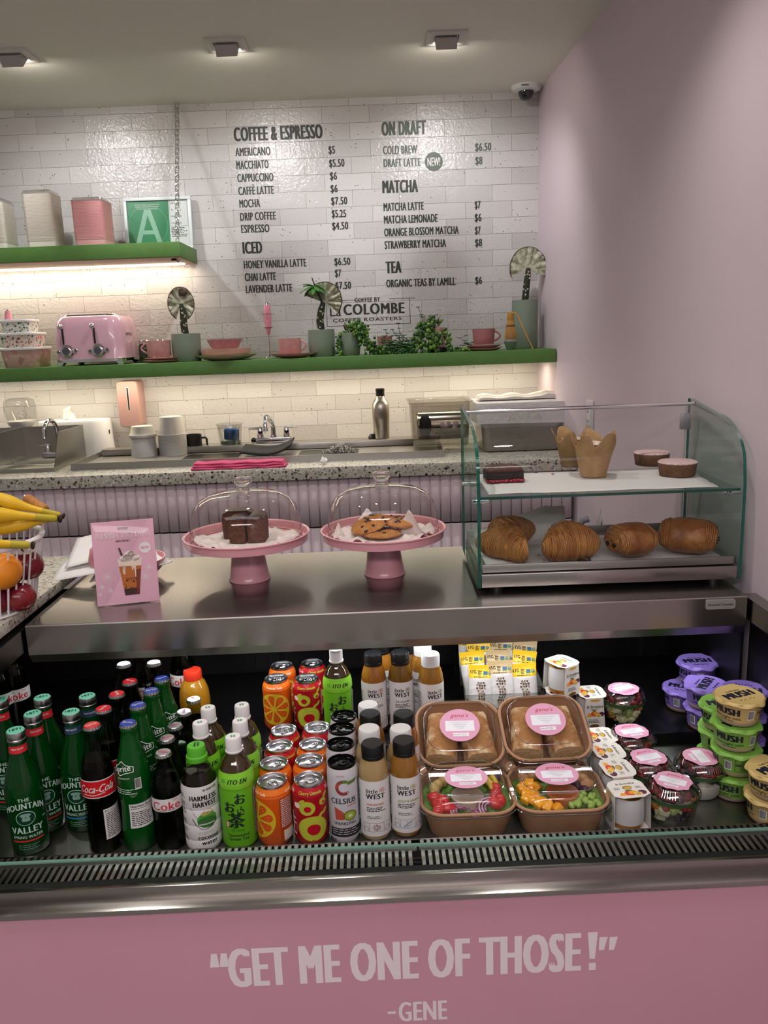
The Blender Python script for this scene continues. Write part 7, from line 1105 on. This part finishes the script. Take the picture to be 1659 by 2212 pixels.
# ---- overnight oats tubs
MCOL = dict(g=('#7fae4a', '#86bd50', '#6c9a3d', 'Apple Cinnamon'), y=('#cdb06f', '#d2b876', '#b99a58', 'Vanilla Bean'), p=('#7f68b3', '#8a73c4', '#6a559c', 'Blueberry')); NAVY = I('#16182a', .5); OH = .0535; mf = {}
def oats(label, x, y, z, rz, k, grp):
    if k in mf: return dup(mf[k], (x, y, z), rz, label)
    side, lid, dk, fl = MCOL[k]; t = thing('oats_tub', label, 'oats tub', (x, y, z), rz, grp); P = [(.0335, 0), (.0365, .003), (.0385, .010), (.0435, .046), (.0455, .048), (.0455, .050)]; f = prof_fn(P); b = B(); b.lathe(P, 48, m=[3, 3, 0, 0, 0]); a = A()
    a.text('MUSH', -.045, .024, .0135, 1, w=.040, al='c', bold=.09); a.text('overnight oats', -.045, .0155, .0052, 1, w=.046, al='c', bold=.02); a.text(fl, -.045, .0105, .0032, 1, w=.024, al='c', bold=.02); a.text('MUSH', .078, .024, .0135, 1, w=.040, al='c', bold=.09); a.text('overnight oats', .078, .0155, .0052, 1, w=.046, al='c', bold=.02)
    a.line([(.004, .014), (.026, .014), (.026, .040), (.004, .040), (.004, .014)], .0006, 1); a.line([(.013, .014), (.013, .040)], .0005, 1); a.text('200' if k != 'y' else '210', .0045, .027, .0052, 1, w=.008, bold=.04); a.lines(.014, .0255, .0375, .0026, 9, 1, seed=4, h=.001); a.rect(-.012, -.001, .016, .036, 2, 1); a.bars(-.0115, -.0015, .018, .035, 1, 2, n=12)
    a.into(b, cyl(lambda v: f(v) + .0003), .004, .01); b.obj('tub', [I(side, .5), NAVY, PAPER, I('#b59a86', .5)], t, ang=50)
    q2 = random.Random(len(k) + ord(k)); b = B(); n = 72; R = [.0480 + .0014 * math.sin(j * 2 * PI * 9 / n) + (.008 * max(0, math.cos((j / n - .18) * 2 * PI)) ** 30) for j in range(n)]; dz = [.0015 * math.sin(j * 2 * PI * 7 / n + 1) - .002 for j in range(n)]
    ring = lambda k_, z_, d_: [Vector((R[j] * k_ * math.cos(2 * PI * j / n), R[j] * k_ * math.sin(2 * PI * j / n), z_ + dz[j] * d_)) for j in range(n)]
    b.loft([ring(1.0, .0475, 1.2), ring(.97, .0505, .6), [Vector((.0445 * math.cos(2 * PI * j / n), .0445 * math.sin(2 * PI * j / n), .0515)) for j in range(n)], [Vector((.0425 * math.cos(2 * PI * j / n), .0425 * math.sin(2 * PI * j / n), .0508)) for j in range(n)]], cap=(True, True)); a = A(); a.text('MUSH', 0, -.009, .0215, 1, w=.062, al='c', bold=.09); a.text(fl, .0, .0165, .0052, 1, w=.032, al='c', bold=.02); q3 = random.Random(3)
    for j in range(6): a.disc(-.014 + .006 * j, -.020 - .002 * (j % 2), .0026 if k == 'p' else .0018, 1, 2, ry=.0022 if k == 'p' else .001, n=12)
    a.into(b, top(.0508)); b.obj('foil_lid', [I(lid, .45), NAVY], t, ang=40); mf[k] = t; return t
def st(px, py, z): p = at(px, py, Z=z); return p.x, p.y
x, y = .675, 1.452
for n_, (k, r, l) in enumerate((('g', .55, 'green oats tub at the bottom of the gold-topped stack'), ('g', -.55, 'green oats tub second from the bottom of the gold-topped stack'), ('g', .62, 'green oats tub just under the gold one that tops the stack'), ('y', .35, 'gold oats tub topping the stack of green tubs'))): oats(l, x + .003 * (n_ % 2), y, DZ + n_ * OH, r, k, {'g': 'green oats tubs', 'y': 'gold oats tubs', 'p': 'purple oats tubs'}[k])
for n_, l in ((0, 'gold oats tub at the bottom of the front pile cut by the right edge'), (1, 'gold oats tub on top of the front pile cut by the right edge')): oats(l, .7085, 1.365 - .002 * n_, DZ + n_ * OH, (-.55, .45)[n_], 'y', 'gold oats tubs')
x, y = st(1563, 1516, DZ + 3 * OH)
for n_, l in ((0, 'green oats tub at the bottom of the pile behind the parfait'), (1, 'green oats tub in the middle of the pile behind the parfait'), (2, 'green oats tub on top of the pile behind the parfait')): oats(l, x, y, DZ + n_ * OH, (.2, .9, -.05)[n_], 'g', 'green oats tubs')
PG = 'purple oats tubs'
oats('purple oats tub under the foremost purple one', .709, 1.677, BZ, -.9, 'p', PG); oats('foremost purple oats tub, on top of another purple one', .706, 1.674, BZ + OH, .9, 'p', PG)
oats('lone purple oats tub on the rear deck at the left of the purple ones', .694, 1.775, BZ, -.5, 'p', PG)
for n_, l in ((0, 'purple oats tub at the bottom of the rightmost purple pile, mostly hidden'), (1, 'purple oats tub in the middle of the rightmost purple pile, mostly hidden'), (2, 'purple oats tub with its lid lettering upside down, right of the purple ones')): oats(l, .754, 1.590, DZ + n_ * OH, PI - .35 if n_ == 2 else .3, 'p', PG)
oats('lower purple oats tub of the pair at the back, hidden', .735, 1.80, BZ, .2, 'p', PG); oats('purple oats tub at the back between the two nearer purple lids', .735, 1.80, BZ + OH, .0, 'p', PG)
# ---- protein bars in a clear bin
BINP = pane('bar_bin', '#eef0ee', .07, .03, .6); b0 = thing('bar_bin', 'clear bin packed with yellow and tan snack bars on the rear deck', 'bin', (.262, 1.845, BZ)); b = B()
for x0, x1, y0, y1, h in ((-.092, -.09, -.125, .125, .09), (.09, .092, -.125, .125, .09), (-.092, .092, -.127, -.125, .075), (-.092, .092, .125, .127, .09), (-.092, .092, -.127, .127, .002)): b.box(x0, x1, y0, y1, 0 if h > .01 else -.0, h)
b.tube([(-.091, -.126, .075), (.091, -.126, .075)], .0014, 6); b.obj('walls', BINP, b0)
WRAP = mat('wrapper_white', '#dcd8d6', .35, bump=(45, .5, .003)); WY = mat('wrapper_yellow', '#e3b51c', .35, bump=(60, .4, .002)); WT = mat('wrapper_tan', '#b89f74', .35, bump=(60, .4, .002)); BROWN = I('#5a4232'); bf = {}
def bar(label, x, y, z, rot, k):
    if k in bf: return dup(bf[k], (x, y, z), 0, label, rot)
    t = thing('snack_bar', label, 'snack bar', (x, y, z), 0, 'snack bars in the clear bin', rot); W, Hh = .056, .128; sh = lambda u, v: .0105 * (max(0, 1 - abs(u / (W / 2)) ** 2.4)) ** .6 * min(1, (v / .016)) * min(1, max(0, (Hh - .012 - v) / .018)); ww = lambda v: W / 2 * (1 + .07 * max(0, (v - .10) / .028)); b = B()
    cr = lambda u, v: .0015 * noise.noise(Vector((u * 90, v * 60, 0)))
    b.grid(lambda u, v: Vector(((u * 2 - 1) * ww(v * Hh), -sh((u * 2 - 1) * W / 2, v * Hh) - cr(u, v) - .0003, v * Hh)), 14, 30); b.grid(lambda u, v: Vector(((1 - u * 2) * ww(v * Hh), sh((u * 2 - 1) * W / 2, v * Hh) * .8 + .0003, v * Hh)), 14, 30)
    for i_, f_ in enumerate(b.f): zc = sum(b.v[j][2] for j in f_) / 4; b.m[i_] = 1 if zc > .098 or zc < .006 else 0
    b.obj('wrapper', [WRAP, WY if k == 'y' else WT], t, ang=60); a = A()
    for r_ in range(11):
        v = .090 - r_ * .0062; hw = .0125 if r_ in (1, 2, 8, 9) else .0095 if r_ in (0, 3, 7, 10) else .0075
        u = -hw
        while u < hw - .003: a.rect(u, u + .0044, v - .0046, v, 0 if (r_ + int(u * 999)) % 3 else 1, 1); u += .0058
    a.text('17G' if k == 'y' else '15G', -.024, .1085, .0075, 2, w=.0125, bold=.05); a.text('20+', -.0075, .1105, .005, 2, w=.009, bold=.05); a.lines(-.008, .001, .1075, .0028, 2, 2, h=.0018, seed=1); a.rect(.0045, .0145, .105, .1135, 3, 1); a.rect(.0045, .0145, .105, .1085, 4, 2); a.disc(.0205, .109, .0042, 4, 1); a.disc(.0205, .1098, .003, 5, 2, ry=.0018); a.lines(-.018, .018, .1005, .003, 1, 2, h=.0015, seed=9); a.rect(-.024, .024, .010, .019, 6, 1); a.text('PERFECT', 0, .0115, .006, 5, w=.04, al='c', bold=.05, l=2)
    b = B(); a.into(b, lambda u, v, o: (u * (ww(v) / (W / 2)), -sh(u, v) - cr(u / W + .5, v / Hh) - .0006 - o, v), .004, .006); b.obj('print', [BROWN, I('#8d7458'), I('#4a3a1c'), I('#2b4f86'), I('#2f6b45'), PAPER, I('#8f2f2a')], t, ang=60); bf[k] = t; return t
for i, (x, y, z, tz, k, l) in enumerate(((.208, 1.735, .004, .06, 'y', 'yellow topped snack bar in front at the left of the bin'), (.262, 1.738, .012, -.03, 't', 'tan topped snack bar in the front middle of the bin'), (.318, 1.736, .004, -.04, 'y', 'yellow topped snack bar in front at the right of the bin'), (.205, 1.775, .022, -.08, 'y', 'yellow topped snack bar second row left, bent top'), (.255, 1.778, .022, .05, 't', 'tan topped snack bar second row middle'), (.306, 1.776, .020, .18, 'y', 'yellow topped snack bar second row right, tilted'), (.222, 1.815, .034, -.04, 'y', 'yellow topped snack bar third row left'), (.27, 1.818, .036, .03, 't', 'tan topped snack bar third row middle'), (.322, 1.816, .028, .1, 't', 'tan topped snack bar third row right in shade'), (.20, 1.85, .040, .0, 'y', 'yellow topped snack bar fourth row at the left wall of the bin'), (.25, 1.853, .046, -.22, 'y', 'yellow topped snack bar fourth row, strongly tilted'), (.305, 1.85, .042, .12, 't', 'tan topped snack bar fourth row right'), (.225, 1.885, .05, .05, 't', 'snack bar in the back row left, deep in shade'), (.285, 1.887, .05, -.06, 'y', 'snack bar in the back row right, deep in shade'))): bar(l, x, y, BZ + z, (math.radians(-16), tz, tz * .4), k)
